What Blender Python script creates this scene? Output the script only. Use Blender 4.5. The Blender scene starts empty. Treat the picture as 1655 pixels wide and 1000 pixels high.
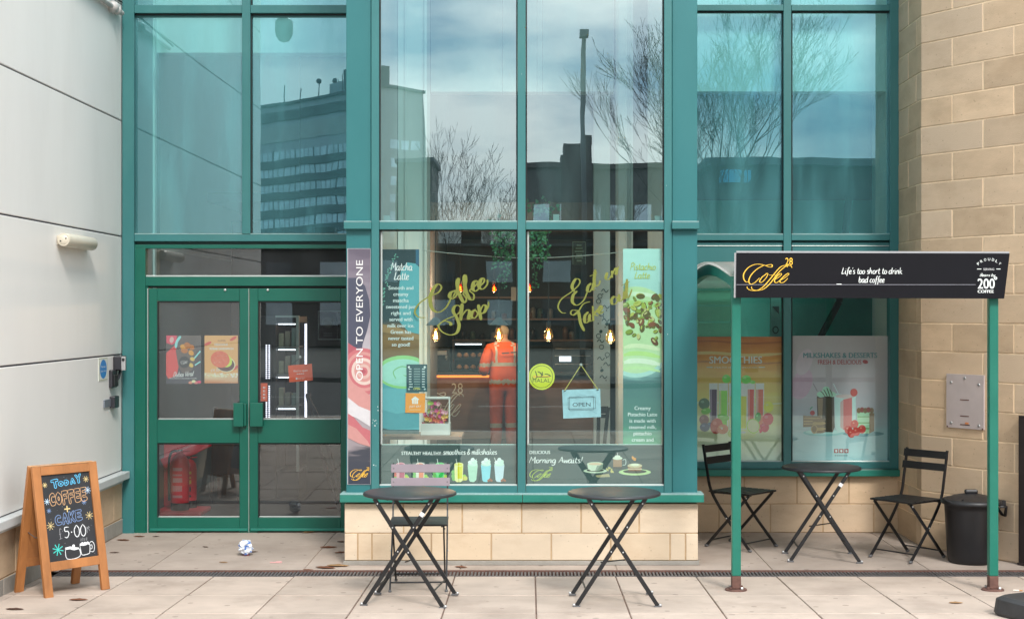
import bpy, math, random
from mathutils import Vector, Matrix, noise as mnoise

R = math.radians
rnd = random.Random(11)
SC = bpy.context.scene
COL = SC.collection

# ------------------------------------------------------------------ camera, sky, sun, exposure
CX, CY, F, H = 855.0, 505.0, 2400.0, 1.9      # principal point and focal length in photo pixels, eye height in metres
cd = bpy.data.cameras.new('camera')
cam = bpy.data.objects.new('camera', cd)
COL.objects.link(cam)
cam.location = (0, 0, H)
cam.rotation_euler = (R(90), 0, 0)
cd.sensor_width = 36.0
cd.lens = F / 1655.0 * 36.0
cd.shift_x = -(CX - 827.5) / 1655.0
cd.shift_y = (CY - 500.0) / 1655.0
cd.clip_start = 0.05
cd.clip_end = 2000
SC.camera = cam

SUN_EL, SUN_AZ = 40.0, 162.0                  # azimuth clockwise from +Y
world = bpy.data.worlds.new('World')
SC.world = world
world.use_nodes = True
wn, wl = world.node_tree.nodes, world.node_tree.links
bg = wn['Background']
sky = wn.new('ShaderNodeTexSky')
sky.sky_type = 'NISHITA'
sky.sun_disc = False
sky.sun_elevation = R(SUN_EL)
sky.sun_rotation = R(SUN_AZ)
tc = wn.new('ShaderNodeTexCoord')
mp = wn.new('ShaderNodeMapping')
mp.inputs['Scale'].default_value = (4.2, 4.2, 12.0)
mp.inputs['Location'].default_value = (1.3, 0.4, 2.2)
n1 = wn.new('ShaderNodeTexNoise')
n1.inputs['Scale'].default_value = 1.15
n1.inputs['Detail'].default_value = 7
n1.inputs['Roughness'].default_value = 0.55
r1 = wn.new('ShaderNodeValToRGB')
r1.color_ramp.elements[0].position = 0.37
r1.color_ramp.elements[0].color = (2.6, 4.3, 5.9, 1)
r1.color_ramp.elements[1].position = 0.63
r1.color_ramp.elements[1].color = (12.8, 12.4, 11.8, 1)
wm = wn.new('ShaderNodeMixRGB')
wm.inputs['Fac'].default_value = 0.93
wl.new(tc.outputs['Generated'], mp.inputs['Vector'])
wl.new(mp.outputs['Vector'], n1.inputs['Vector'])
wl.new(n1.outputs['Fac'], r1.inputs['Fac'])
wl.new(sky.outputs['Color'], wm.inputs['Color1'])
sp0 = wn.new('ShaderNodeSeparateXYZ')       # an overcast sky is about three times brighter overhead than at the horizon
wl.new(tc.outputs['Generated'], sp0.inputs[0])
mr0 = wn.new('ShaderNodeMapRange')
mr0.inputs['From Max'].default_value = 0.75
mr0.inputs['To Min'].default_value = 0.40
mr0.inputs['To Max'].default_value = 1.25
wl.new(sp0.outputs['Z'], mr0.inputs['Value'])
vm0 = wn.new('ShaderNodeVectorMath')
vm0.operation = 'SCALE'
wl.new(r1.outputs['Color'], vm0.inputs[0])
wl.new(mr0.outputs['Result'], vm0.inputs['Scale'])
wl.new(vm0.outputs['Vector'], wm.inputs['Color2'])
wl.new(wm.outputs['Color'], bg.inputs['Color'])
bg.inputs['Strength'].default_value = 0.135

sd = bpy.data.lights.new('sun', 'SUN')
sd.energy = 1.75
sd.angle = R(12)
sd.color = (1.0, 0.955, 0.89)
sun = bpy.data.objects.new('sun', sd)
COL.objects.link(sun)
_s = Vector((math.sin(R(SUN_AZ)) * math.cos(R(SUN_EL)), math.cos(R(SUN_AZ)) * math.cos(R(SUN_EL)), math.sin(R(SUN_EL))))
sun.rotation_euler = _s.to_track_quat('Z', 'Y').to_euler()
sun.location = _s * 40

SC.view_settings.view_transform = 'Standard'
SC.view_settings.look = 'None'
SC.view_settings.gamma = 1.0
SC.view_settings.exposure = 0.90
cy = SC.cycles
cy.max_bounces = 12
cy.transparent_max_bounces = 24
cy.glossy_bounces = 6
cy.caustics_reflective = False
cy.caustics_refractive = False
cy.sample_clamp_indirect = 6.0

# ------------------------------------------------------------------ helpers: materials
MATS = {}


def _nt(name):
    m = bpy.data.materials.new(name)
    m.use_nodes = True
    nt = m.node_tree
    return m, nt, nt.nodes, nt.links, nt.nodes['Principled BSDF']


def mat(name, col, rough=0.5, metal=0.0, var=0.08, scale=9.0, bump=0.0, bscale=60.0, spec=0.5, island=0.0, stain=0.0,
        stain_col=(0.1, 0.06, 0.03), squash=(1, 1, 1), coat=0.0, emit=None, estr=0.0, speck=0.0, speck_scale=14.0, hue2=None):
    """Procedural Principled: noise tone variation, optional per-piece tone, stains and bump."""
    if name in MATS:
        return MATS[name]
    m, nt, n, l, p = _nt(name)
    geo = n.new('ShaderNodeNewGeometry')
    mpn = n.new('ShaderNodeMapping')
    mpn.inputs['Scale'].default_value = squash
    l.new(geo.outputs['Position'], mpn.inputs['Vector'])
    nz = n.new('ShaderNodeTexNoise')
    nz.inputs['Scale'].default_value = scale
    nz.inputs['Detail'].default_value = 6
    nz.inputs['Roughness'].default_value = 0.6
    l.new(mpn.outputs['Vector'], nz.inputs['Vector'])
    rp = n.new('ShaderNodeValToRGB')
    rp.color_ramp.elements[0].position = 0.25
    rp.color_ramp.elements[1].position = 0.75
    rp.color_ramp.elements[0].color = [max(0, c * (1 - var)) for c in col] + [1]
    rp.color_ramp.elements[1].color = [min(1, c * (1 + var)) for c in col] + [1]
    l.new(nz.outputs['Fac'], rp.inputs['Fac'])
    out = rp.outputs['Color']
    if island:
        mr = n.new('ShaderNodeMapRange')
        mr.inputs['To Min'].default_value = 1 - island
        mr.inputs['To Max'].default_value = 1 + island
        l.new(geo.outputs['Random Per Island'], mr.inputs['Value'])
        mm = n.new('ShaderNodeVectorMath')
        mm.operation = 'SCALE'
        l.new(out, mm.inputs[0])
        l.new(mr.outputs['Result'], mm.inputs['Scale'])
        out = mm.outputs['Vector']
    if hue2:                                   # some pieces lean to a second natural colour
        wn2 = n.new('ShaderNodeTexWhiteNoise')
        wn2.noise_dimensions = '1D'
        l.new(geo.outputs['Random Per Island'], wn2.inputs['W'])
        mh = n.new('ShaderNodeMixRGB')
        mh.inputs['Color2'].default_value = (*hue2, 1)
        mrh = n.new('ShaderNodeMapRange')
        mrh.inputs['From Min'].default_value = 0.35
        mrh.inputs['To Max'].default_value = 0.75
        l.new(wn2.outputs['Value'], mrh.inputs['Value'])
        l.new(mrh.outputs['Result'], mh.inputs['Fac'])
        l.new(out, mh.inputs['Color1'])
        out = mh.outputs['Color']
    if speck:                                  # gum, grit and pitting: scattered small dark dots
        vo = n.new('ShaderNodeTexVoronoi')
        vo.inputs['Scale'].default_value = speck_scale
        vo.inputs['Randomness'].default_value = 1.0
        l.new(geo.outputs['Position'], vo.inputs['Vector'])
        wn3 = n.new('ShaderNodeTexWhiteNoise')
        l.new(vo.outputs['Position'], wn3.inputs['Vector'])
        mq = n.new('ShaderNodeMath')
        mq.operation = 'MULTIPLY'
        mq.inputs[1].default_value = 0.30
        l.new(wn3.outputs['Value'], mq.inputs[0])
        mq2 = n.new('ShaderNodeMath')
        mq2.operation = 'SUBTRACT'
        mq2.inputs[1].default_value = 0.10
        l.new(mq.outputs[0], mq2.inputs[0])
        lt = n.new('ShaderNodeMath')
        lt.operation = 'LESS_THAN'
        l.new(vo.outputs['Distance'], lt.inputs[0])
        l.new(mq2.outputs[0], lt.inputs[1])
        mk_ = n.new('ShaderNodeMath')
        mk_.operation = 'MULTIPLY'
        mk_.inputs[1].default_value = speck
        l.new(lt.outputs[0], mk_.inputs[0])
        mxs = n.new('ShaderNodeMixRGB')
        mxs.inputs['Color2'].default_value = (*[c * .35 for c in col], 1)
        l.new(mk_.outputs[0], mxs.inputs['Fac'])
        l.new(out, mxs.inputs['Color1'])
        out = mxs.outputs['Color']
    if stain:
        n2 = n.new('ShaderNodeTexNoise')
        n2.inputs['Scale'].default_value = 1.7
        n2.inputs['Detail'].default_value = 9
        n2.inputs['Roughness'].default_value = 0.68
        l.new(mpn.outputs['Vector'], n2.inputs['Vector'])
        r2 = n.new('ShaderNodeValToRGB')
        r2.color_ramp.elements[0].position = 0.5
        r2.color_ramp.elements[1].position = 0.76
        l.new(n2.outputs['Fac'], r2.inputs['Fac'])
        ms = n.new('ShaderNodeMath')
        ms.operation = 'MULTIPLY'
        ms.inputs[1].default_value = stain
        l.new(r2.outputs['Color'], ms.inputs[0])
        mx = n.new('ShaderNodeMixRGB')
        mx.inputs['Color2'].default_value = (*stain_col, 1)
        l.new(ms.outputs[0], mx.inputs['Fac'])
        l.new(out, mx.inputs['Color1'])
        out = mx.outputs['Color']
    l.new(out, p.inputs['Base Color'])
    mrr = n.new('ShaderNodeMapRange')
    mrr.inputs['To Min'].default_value = max(0.02, rough - 0.07)
    mrr.inputs['To Max'].default_value = min(1, rough + 0.07)
    l.new(nz.outputs['Fac'], mrr.inputs['Value'])
    l.new(mrr.outputs['Result'], p.inputs['Roughness'])
    p.inputs['Metallic'].default_value = metal
    p.inputs['Specular IOR Level'].default_value = spec
    p.inputs['Coat Weight'].default_value = coat
    if bump:
        n3 = n.new('ShaderNodeTexNoise')
        n3.inputs['Scale'].default_value = bscale
        n3.inputs['Detail'].default_value = 5
        l.new(mpn.outputs['Vector'], n3.inputs['Vector'])
        b = n.new('ShaderNodeBump')
        b.inputs['Strength'].default_value = bump
        b.inputs['Distance'].default_value = 0.01
        l.new(n3.outputs['Fac'], b.inputs['Height'])
        l.new(b.outputs['Normal'], p.inputs['Normal'])
    if emit:
        p.inputs['Emission Color'].default_value = (*emit, 1)
        p.inputs['Emission Strength'].default_value = estr
    MATS[name] = m
    return m


def ink(col, rough=0.45):
    return mat('print_%.3f_%.3f_%.3f_%.2f' % (*col, rough), col, rough, var=0.05, scale=30)


def grad(name, stops, axis=2, rough=0.4, var=0.05):
    """Printed colour that runs along a world axis: stops = [(coordinate, colour), ...]."""
    m, nt, n, l, p = _nt(name)
    geo = n.new('ShaderNodeNewGeometry')
    sp = n.new('ShaderNodeSeparateXYZ')
    l.new(geo.outputs['Position'], sp.inputs[0])
    nz = n.new('ShaderNodeTexNoise')
    nz.inputs['Scale'].default_value = 7
    mpn = n.new('ShaderNodeMapping')
    mpn.inputs['Scale'].default_value = (0.6, 1, 3)
    l.new(geo.outputs['Position'], mpn.inputs['Vector'])
    l.new(mpn.outputs['Vector'], nz.inputs['Vector'])
    lo, hi = stops[0][0], stops[-1][0]
    mr = n.new('ShaderNodeMapRange')
    mr.inputs['From Min'].default_value = lo
    mr.inputs['From Max'].default_value = hi
    l.new(sp.outputs[axis], mr.inputs['Value'])
    ad = n.new('ShaderNodeMath')
    ad.operation = 'MULTIPLY_ADD'
    ad.inputs[1].default_value = var * 3
    l.new(nz.outputs['Fac'], ad.inputs[0])
    l.new(mr.outputs['Result'], ad.inputs[2])
    sb = n.new('ShaderNodeMath')
    sb.operation = 'SUBTRACT'
    sb.inputs[1].default_value = var * 1.5
    l.new(ad.outputs[0], sb.inputs[0])
    rp = n.new('ShaderNodeValToRGB')
    els = rp.color_ramp.elements
    for i, (c, colr) in enumerate(stops):
        t = (c - lo) / (hi - lo)
        e = els[i] if i < 2 else els.new(t)
        e.position = t
        e.color = (*colr, 1)
    l.new(sb.outputs[0], rp.inputs['Fac'])
    l.new(rp.outputs['Color'], p.inputs['Base Color'])
    p.inputs['Roughness'].default_value = rough
    return m


def glass(name, tint, gcol, f0, wave=0.02, edge=0.6, dirt=0.07, dirt0=0.0, dcol=(0.5, 0.6, 0.58)):
    """Architectural sheet glass: tinted see-through plus a coated reflection, faintly wavy."""
    m, nt, n, l, p = _nt(name)
    n.remove(p)
    o = n['Material Output']
    tr = n.new('ShaderNodeBsdfTransparent')
    tr.inputs['Color'].default_value = (*tint, 1)
    gl = n.new('ShaderNodeBsdfGlossy')
    gl.inputs['Roughness'].default_value = 0.0
    gl.inputs['Color'].default_value = (*gcol, 1)
    geo = n.new('ShaderNodeNewGeometry')
    mpn = n.new('ShaderNodeMapping')
    mpn.inputs['Scale'].default_value = (1.0, 1.0, 0.55)
    l.new(geo.outputs['Position'], mpn.inputs['Vector'])
    nz = n.new('ShaderNodeTexNoise')
    nz.inputs['Scale'].default_value = 2.2
    nz.inputs['Detail'].default_value = 1.5
    l.new(mpn.outputs['Vector'], nz.inputs['Vector'])
    b = n.new('ShaderNodeBump')
    b.inputs['Strength'].default_value = wave
    b.inputs['Distance'].default_value = 0.05
    l.new(nz.outputs['Fac'], b.inputs['Height'])
    l.new(b.outputs['Normal'], gl.inputs['Normal'])
    lw = n.new('ShaderNodeLayerWeight')
    lw.inputs['Blend'].default_value = 0.25
    mr = n.new('ShaderNodeMapRange')
    mr.inputs['To Min'].default_value = f0
    mr.inputs['To Max'].default_value = max(f0, edge)
    l.new(lw.outputs['Fresnel'], mr.inputs['Value'])
    dn = n.new('ShaderNodeTexNoise')          # faint dirt film
    dn.inputs['Scale'].default_value = 3.0
    dn.inputs['Detail'].default_value = 8
    mpd = n.new('ShaderNodeMapping')
    mpd.inputs['Scale'].default_value = (1.6, 1.0, 0.30)
    l.new(geo.outputs['Position'], mpd.inputs['Vector'])
    l.new(mpd.outputs['Vector'], dn.inputs['Vector'])
    df = n.new('ShaderNodeBsdfDiffuse')
    df.inputs['Color'].default_value = (*dcol, 1)
    mx = n.new('ShaderNodeMixShader')
    l.new(mr.outputs['Result'], mx.inputs['Fac'])
    l.new(tr.outputs[0], mx.inputs[1])
    l.new(gl.outputs[0], mx.inputs[2])
    m2 = n.new('ShaderNodeMixShader')
    mr2 = n.new('ShaderNodeMapRange')
    mr2.inputs['From Min'].default_value = 0.45
    mr2.inputs['From Max'].default_value = 0.8
    mr2.inputs['To Min'].default_value = dirt0
    mr2.inputs['To Max'].default_value = dirt
    l.new(dn.outputs['Fac'], mr2.inputs['Value'])
    l.new(mr2.outputs['Result'], m2.inputs['Fac'])
    l.new(mx.outputs[0], m2.inputs[1])
    l.new(df.outputs[0], m2.inputs[2])
    l.new(m2.outputs[0], o.inputs['Surface'])
    MATS[name] = m
    return m


def glow(name, col, strength):
    return mat(name, col, 0.5, emit=col, estr=strength, var=0.02)


# ------------------------------------------------------------------ helpers: meshes
_TXT = {}


def text_shape(s):
    """Flat outline mesh of a line of type, size 1 em: (verts, faces, xmin, xmax)."""
    if s not in _TXT:
        cu = bpy.data.curves.new('type', 'FONT')
        cu.body = s
        cu.size = 1.0
        cu.resolution_u = 3
        ob = bpy.data.objects.new('type', cu)
        COL.objects.link(ob)
        bpy.context.view_layer.update()
        dg = bpy.context.evaluated_depsgraph_get()
        me = bpy.data.meshes.new_from_object(ob.evaluated_get(dg))
        vs = [(v.co.x, v.co.y) for v in me.vertices]
        fs = [tuple(p.vertices) for p in me.polygons]
        bpy.data.objects.remove(ob)
        bpy.data.curves.remove(cu)
        bpy.data.meshes.remove(me)
        xs = [v[0] for v in vs] or [0, 1]
        _TXT[s] = (vs, fs, min(xs), max(xs))
    return _TXT[s]


def spline(pts, sub=6):
    if len(pts) < 3:
        return list(pts)
    out = []
    n = len(pts)
    for i in range(n - 1):
        p0 = pts[max(i - 1, 0)]
        p1, p2 = pts[i], pts[i + 1]
        p3 = pts[min(i + 2, n - 1)]
        for k in range(sub):
            t = k / sub
            out.append(tuple(0.5 * (2 * p1[j] + (p2[j] - p0[j]) * t + (2 * p0[j] - 5 * p1[j] + 4 * p2[j] - p3[j]) * t * t
                                    + (3 * p1[j] - p0[j] - 3 * p2[j] + p3[j]) * t ** 3) for j in range(len(p1))))
    out.append(tuple(pts[-1]))
    return out


def clip_rect(pts, r):
    x0, y0, x1, y1 = r
    for ax, lim, sg in ((0, x0, 1), (0, x1, -1), (1, y0, 1), (1, y1, -1)):
        res = []
        for i in range(len(pts)):
            a, b = pts[i - 1], pts[i]
            ina, inb = sg * (a[ax] - lim) >= 0, sg * (b[ax] - lim) >= 0
            if ina != inb:
                t = (lim - a[ax]) / (b[ax] - a[ax])
                res.append((a[0] + t * (b[0] - a[0]), a[1] + t * (b[1] - a[1])))
            if inb:
                res.append(b)
        pts = res
        if len(pts) < 3:
            return []
    return pts


def FP(Y, up=0.0007):
    """Upright plane parallel to the shopfront at depth Y; photo pixel -> point in metres."""
    return lambda px, py, k=0: Vector(((px - CX) / F * Y, Y - k * up, H - (py - CY) / F * Y))


def P(px, py, Y):
    return Vector(((px - CX) / F * Y, Y, H - (py - CY) / F * Y))


class MB:
    def __init__(s):
        s.v, s.f, s.m, s.sm, s.mats = [], [], [], [], []

    def mi(s, m):
        if m not in s.mats:
            s.mats.append(m)
        return s.mats.index(m)

    def add(s, vs, fs, m, smooth=False):
        b = len(s.v)
        s.v += [Vector(v) for v in vs]
        k = s.mi(m)
        for f in fs:
            s.f.append([b + i for i in f])
            s.m.append(k)
            s.sm.append(smooth)

    def box(s, x0, y0, z0, x1, y1, z1, m, T=None):
        x0, x1 = min(x0, x1), max(x0, x1)
        y0, y1 = min(y0, y1), max(y0, y1)
        z0, z1 = min(z0, z1), max(z0, z1)
        vs = [Vector(c) for c in ((x0, y0, z0), (x1, y0, z0), (x1, y1, z0), (x0, y1, z0), (x0, y0, z1), (x1, y0, z1), (x1, y1, z1), (x0, y1, z1))]
        if T:
            vs = [T @ v for v in vs]
        s.add(vs, [(3, 2, 1, 0), (4, 5, 6, 7), (0, 1, 5, 4), (1, 2, 6, 5), (2, 3, 7, 6), (3, 0, 4, 7)], m)

    def prect(s, x0, y0, x1, y1, Y, dep, m):
        """box whose front face covers a rectangle of the shopfront plane at depth Y"""
        a, b = P(x0, y0, Y), P(x1, y1, Y)
        s.box(a.x, Y, b.z, b.x, Y + dep, a.z, m)

    def bar(s, a, b, w, d, m, side=None):
        a, b = Vector(a), Vector(b)
        ax = (b - a).normalized()
        sd_ = Vector(side) if side else ax.cross(Vector((0, 0, 1)))
        if sd_.length < 1e-4:
            sd_ = Vector((1, 0, 0))
        sd_ = (sd_ - ax * sd_.dot(ax)).normalized()
        up = ax.cross(sd_)
        q = [a + sd_ * (w / 2 * i) + up * (d / 2 * j) for i, j in ((-1, -1), (1, -1), (1, 1), (-1, 1))]
        q += [v + (b - a) for v in q]
        s.add(q, [(3, 2, 1, 0), (4, 5, 6, 7), (0, 1, 5, 4), (1, 2, 6, 5), (2, 3, 7, 6), (3, 0, 4, 7)], m)

    def tube(s, pts, r, m, n=8, caps=True):
        pts = [Vector(p) for p in pts]
        rs = r if isinstance(r, (list, tuple)) else [r] * len(pts)
        rings = []
        prev = None
        for i, p in enumerate(pts):
            t = (pts[min(i + 1, len(pts) - 1)] - pts[max(i - 1, 0)])
            if t.length < 1e-9:
                t = Vector((0, 0, 1))
            t.normalize()
            if prev is None:
                u = t.orthogonal().normalized()
            else:
                u = prev - t * prev.dot(t)
                u = u.normalized() if u.length > 1e-6 else t.orthogonal().normalized()
            prev = u
            w = t.cross(u)
            rings.append([p + (u * math.cos(2 * math.pi * k / n) + w * math.sin(2 * math.pi * k / n)) * rs[i] for k in range(n)])
        vs = [v for rg in rings for v in rg]
        fs = []
        for i in range(len(pts) - 1):
            for k in range(n):
                fs.append((i * n + k, i * n + (k + 1) % n, (i + 1) * n + (k + 1) % n, (i + 1) * n + k))
        s.add(vs, fs, m, True)
        if caps:
            s.add(rings[0], [tuple(reversed(range(n)))], m)
            s.add(rings[-1], [tuple(range(n))], m)

    def lathe(s, c, prof, m, n=32, T=None, smooth=True):
        c = Vector(c)
        vs, fs = [], []
        for r, z in prof:
            for k in range(n):
                a = 2 * math.pi * k / n
                v = Vector((r * math.cos(a), r * math.sin(a), z))
                vs.append(c + (T @ v if T else v))
        for i in range(len(prof) - 1):
            for k in range(n):
                fs.append((i * n + k, i * n + (k + 1) % n, (i + 1) * n + (k + 1) % n, (i + 1) * n + k))
        s.add(vs, fs, m, smooth)

    def ball(s, c, rx, ry, rz, m, n=12):
        c = Vector(c)
        prof = [(max(math.cos(a), 1e-4), math.sin(a)) for a in [(-0.5 + i / (n // 2 + 2)) * math.pi for i in range(n // 2 + 3)]]
        s.lathe(c, prof, m, n, Matrix.Diagonal((rx, ry, rz)))

    # flat print work on a frame fr(px, py, layer)
    def poly(s, fr, pts, k, m, clip=None):
        if clip:
            pts = clip_rect(pts, clip)
        if len(pts) >= 3:
            s.np = getattr(s, 'np', 0) + 1
            k = k + (s.np % 8) * .012          # neighbouring shapes never share a plane
            s.add([fr(x, y, k) for x, y in pts], [tuple(range(len(pts)))], m)

    def rect(s, fr, x0, y0, x1, y1, k, m, clip=None):
        s.poly(fr, [(x0, y0), (x1, y0), (x1, y1), (x0, y1)], k, m, clip)

    def ell(s, fr, cx, cy_, rx, ry, k, m, rot=0.0, clip=None, n=28, a0=0, a1=360):
        ca, sa = math.cos(R(rot)), math.sin(R(rot))
        pts = []
        full = (a1 - a0) >= 360
        for i in range(n + (0 if full else 1)):
            a = R(a0 + (a1 - a0) * i / n)
            x, y = rx * math.cos(a), ry * math.sin(a)
            pts.append((cx + x * ca - y * sa, cy_ + x * sa + y * ca))
        s.poly(fr, pts, k, m, clip)

    def ribbon(s, fr, pts, w, k, m, pen=0.0, sub=6, xf=None, taper=True, clip=None):
        """Pen stroke along a spline; pen > 0 swells the down strokes as a pointed nib does."""
        q = spline(pts, sub)
        if xf:
            q = [xf(x, y) for x, y in q]
        if clip:
            q = [(x, y) for x, y in q if clip[0] <= x <= clip[2] and clip[1] <= y <= clip[3]]
        n = len(q)
        if n < 2:
            return
        L, Rr = [], []
        for i in range(n):
            a, b = q[max(i - 1, 0)], q[min(i + 1, n - 1)]
            dx, dy = b[0] - a[0], b[1] - a[1]
            ln = math.hypot(dx, dy) or 1e-6
            dx, dy = dx / ln, dy / ln
            ww = w
            if pen:
                ww = w * ((1 - pen) + pen * abs(dy) ** 1.3 * (1.0 if dy > 0 else 0.35))
            if taper and (i < 2 or i > n - 3):
                ww *= 0.65
            L.append(fr(q[i][0] - dy * ww / 2, q[i][1] + dx * ww / 2, k + 0.35 * i / n))
            Rr.append(fr(q[i][0] + dy * ww / 2, q[i][1] - dx * ww / 2, k + 0.35 * i / n))
        s.add(L + Rr, [(i, i + 1, n + i + 1, n + i) for i in range(n - 1)], m)

    def bold(s, fr, st, cx, base, width, cap, k, m, w=.17):
        for i, (dx, dy) in enumerate(((-w, 0), (w, 0), (0, -w * .6))):
            s.text(fr, st, cx + dx, base + dy, width, cap, k + .12 * i, m)

    def text(s, fr, st, cx, base, width, cap, k, m, rot=0.0, shear=0.0):
        """A line of type centred on cx with its baseline at base, fitted to a width and a capital height."""
        vs, fs, a, b = text_shape(st)
        sx, sy = width / (b - a), cap / 0.73
        ca, sa = math.cos(R(rot)), math.sin(R(rot))
        out = []
        for x, y in vs:
            u, v = (x - (a + b) / 2) * sx + shear * y * sy, y * sy
            out.append(fr(cx + u * ca - v * sa, base - (u * sa + v * ca), k))
        s.add(out, fs, m)

    def hand(s, fr, st, cx, base, width, xh, w, k, m, rot=0.0, shear=0.12, pen=0.25):
        """A line of brush handwriting centred on cx."""
        adv = 0.0
        strokes = []
        for ch in st:
            if ch == ' ':
                adv += 2.4
                continue
            g = HAND[ch]
            for stv in g[0]:
                strokes.append([(adv + x + shear * y, y) for x, y in stv])
            adv += g[1]
        sx, sy = width / adv, xh / 5.0
        ca, sa = math.cos(R(rot)), math.sin(R(rot))
        for i, stv in enumerate(strokes):
            pts = []
            for x, y in stv:
                u, v = (x - adv / 2) * sx, y * sy
                pts.append((cx + u * ca - v * sa, base - (u * sa + v * ca)))
            s.ribbon(fr, pts, w, k + 0.03 * i % 0.6, m, pen, 5)

    def build(s, name, parent=None, bevel=0.0, local=False, **props):
        me = bpy.data.meshes.new(name)
        off = Vector((0, 0, 0))
        if parent is not None and not local:
            p = parent
            while p is not None:
                off += p.location
                p = p.parent
        me.from_pydata([tuple(v - off) for v in s.v], [], s.f)
        for m in s.mats:
            me.materials.append(m)
        me.polygons.foreach_set('material_index', s.m)
        me.polygons.foreach_set('use_smooth', s.sm)
        me.update()
        o = bpy.data.objects.new(name, me)
        COL.objects.link(o)
        if parent is not None:
            o.parent = parent
        if bevel:
            md = o.modifiers.new('bevel', 'BEVEL')
            md.width = bevel
            md.segments = 2
            md.limit_method = 'ANGLE'
            md.angle_limit = R(50)
        for k, v in props.items():
            o[k] = v
        return o


def thing(name, loc, label, cat, group=None, rz=0.0):
    o = bpy.data.objects.new(name, None)
    o.empty_display_size = 0.1
    COL.objects.link(o)
    o.location = loc
    o.rotation_euler = (0, 0, rz)
    o['label'] = label
    o['category'] = cat
    if group:
        o['group'] = group
    return o


def dup(root, loc, rz, label, group=None):
    r = root.copy()
    COL.objects.link(r)
    r.location = loc
    r.rotation_euler = (0, 0, rz)
    r['label'] = label
    if group:
        r['group'] = group
    for ch in list(root.children):
        c = ch.copy()
        COL.objects.link(c)
        c.parent = r
        for g in list(ch.children):
            d = g.copy()
            COL.objects.link(d)
            d.parent = c
    return r


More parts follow.
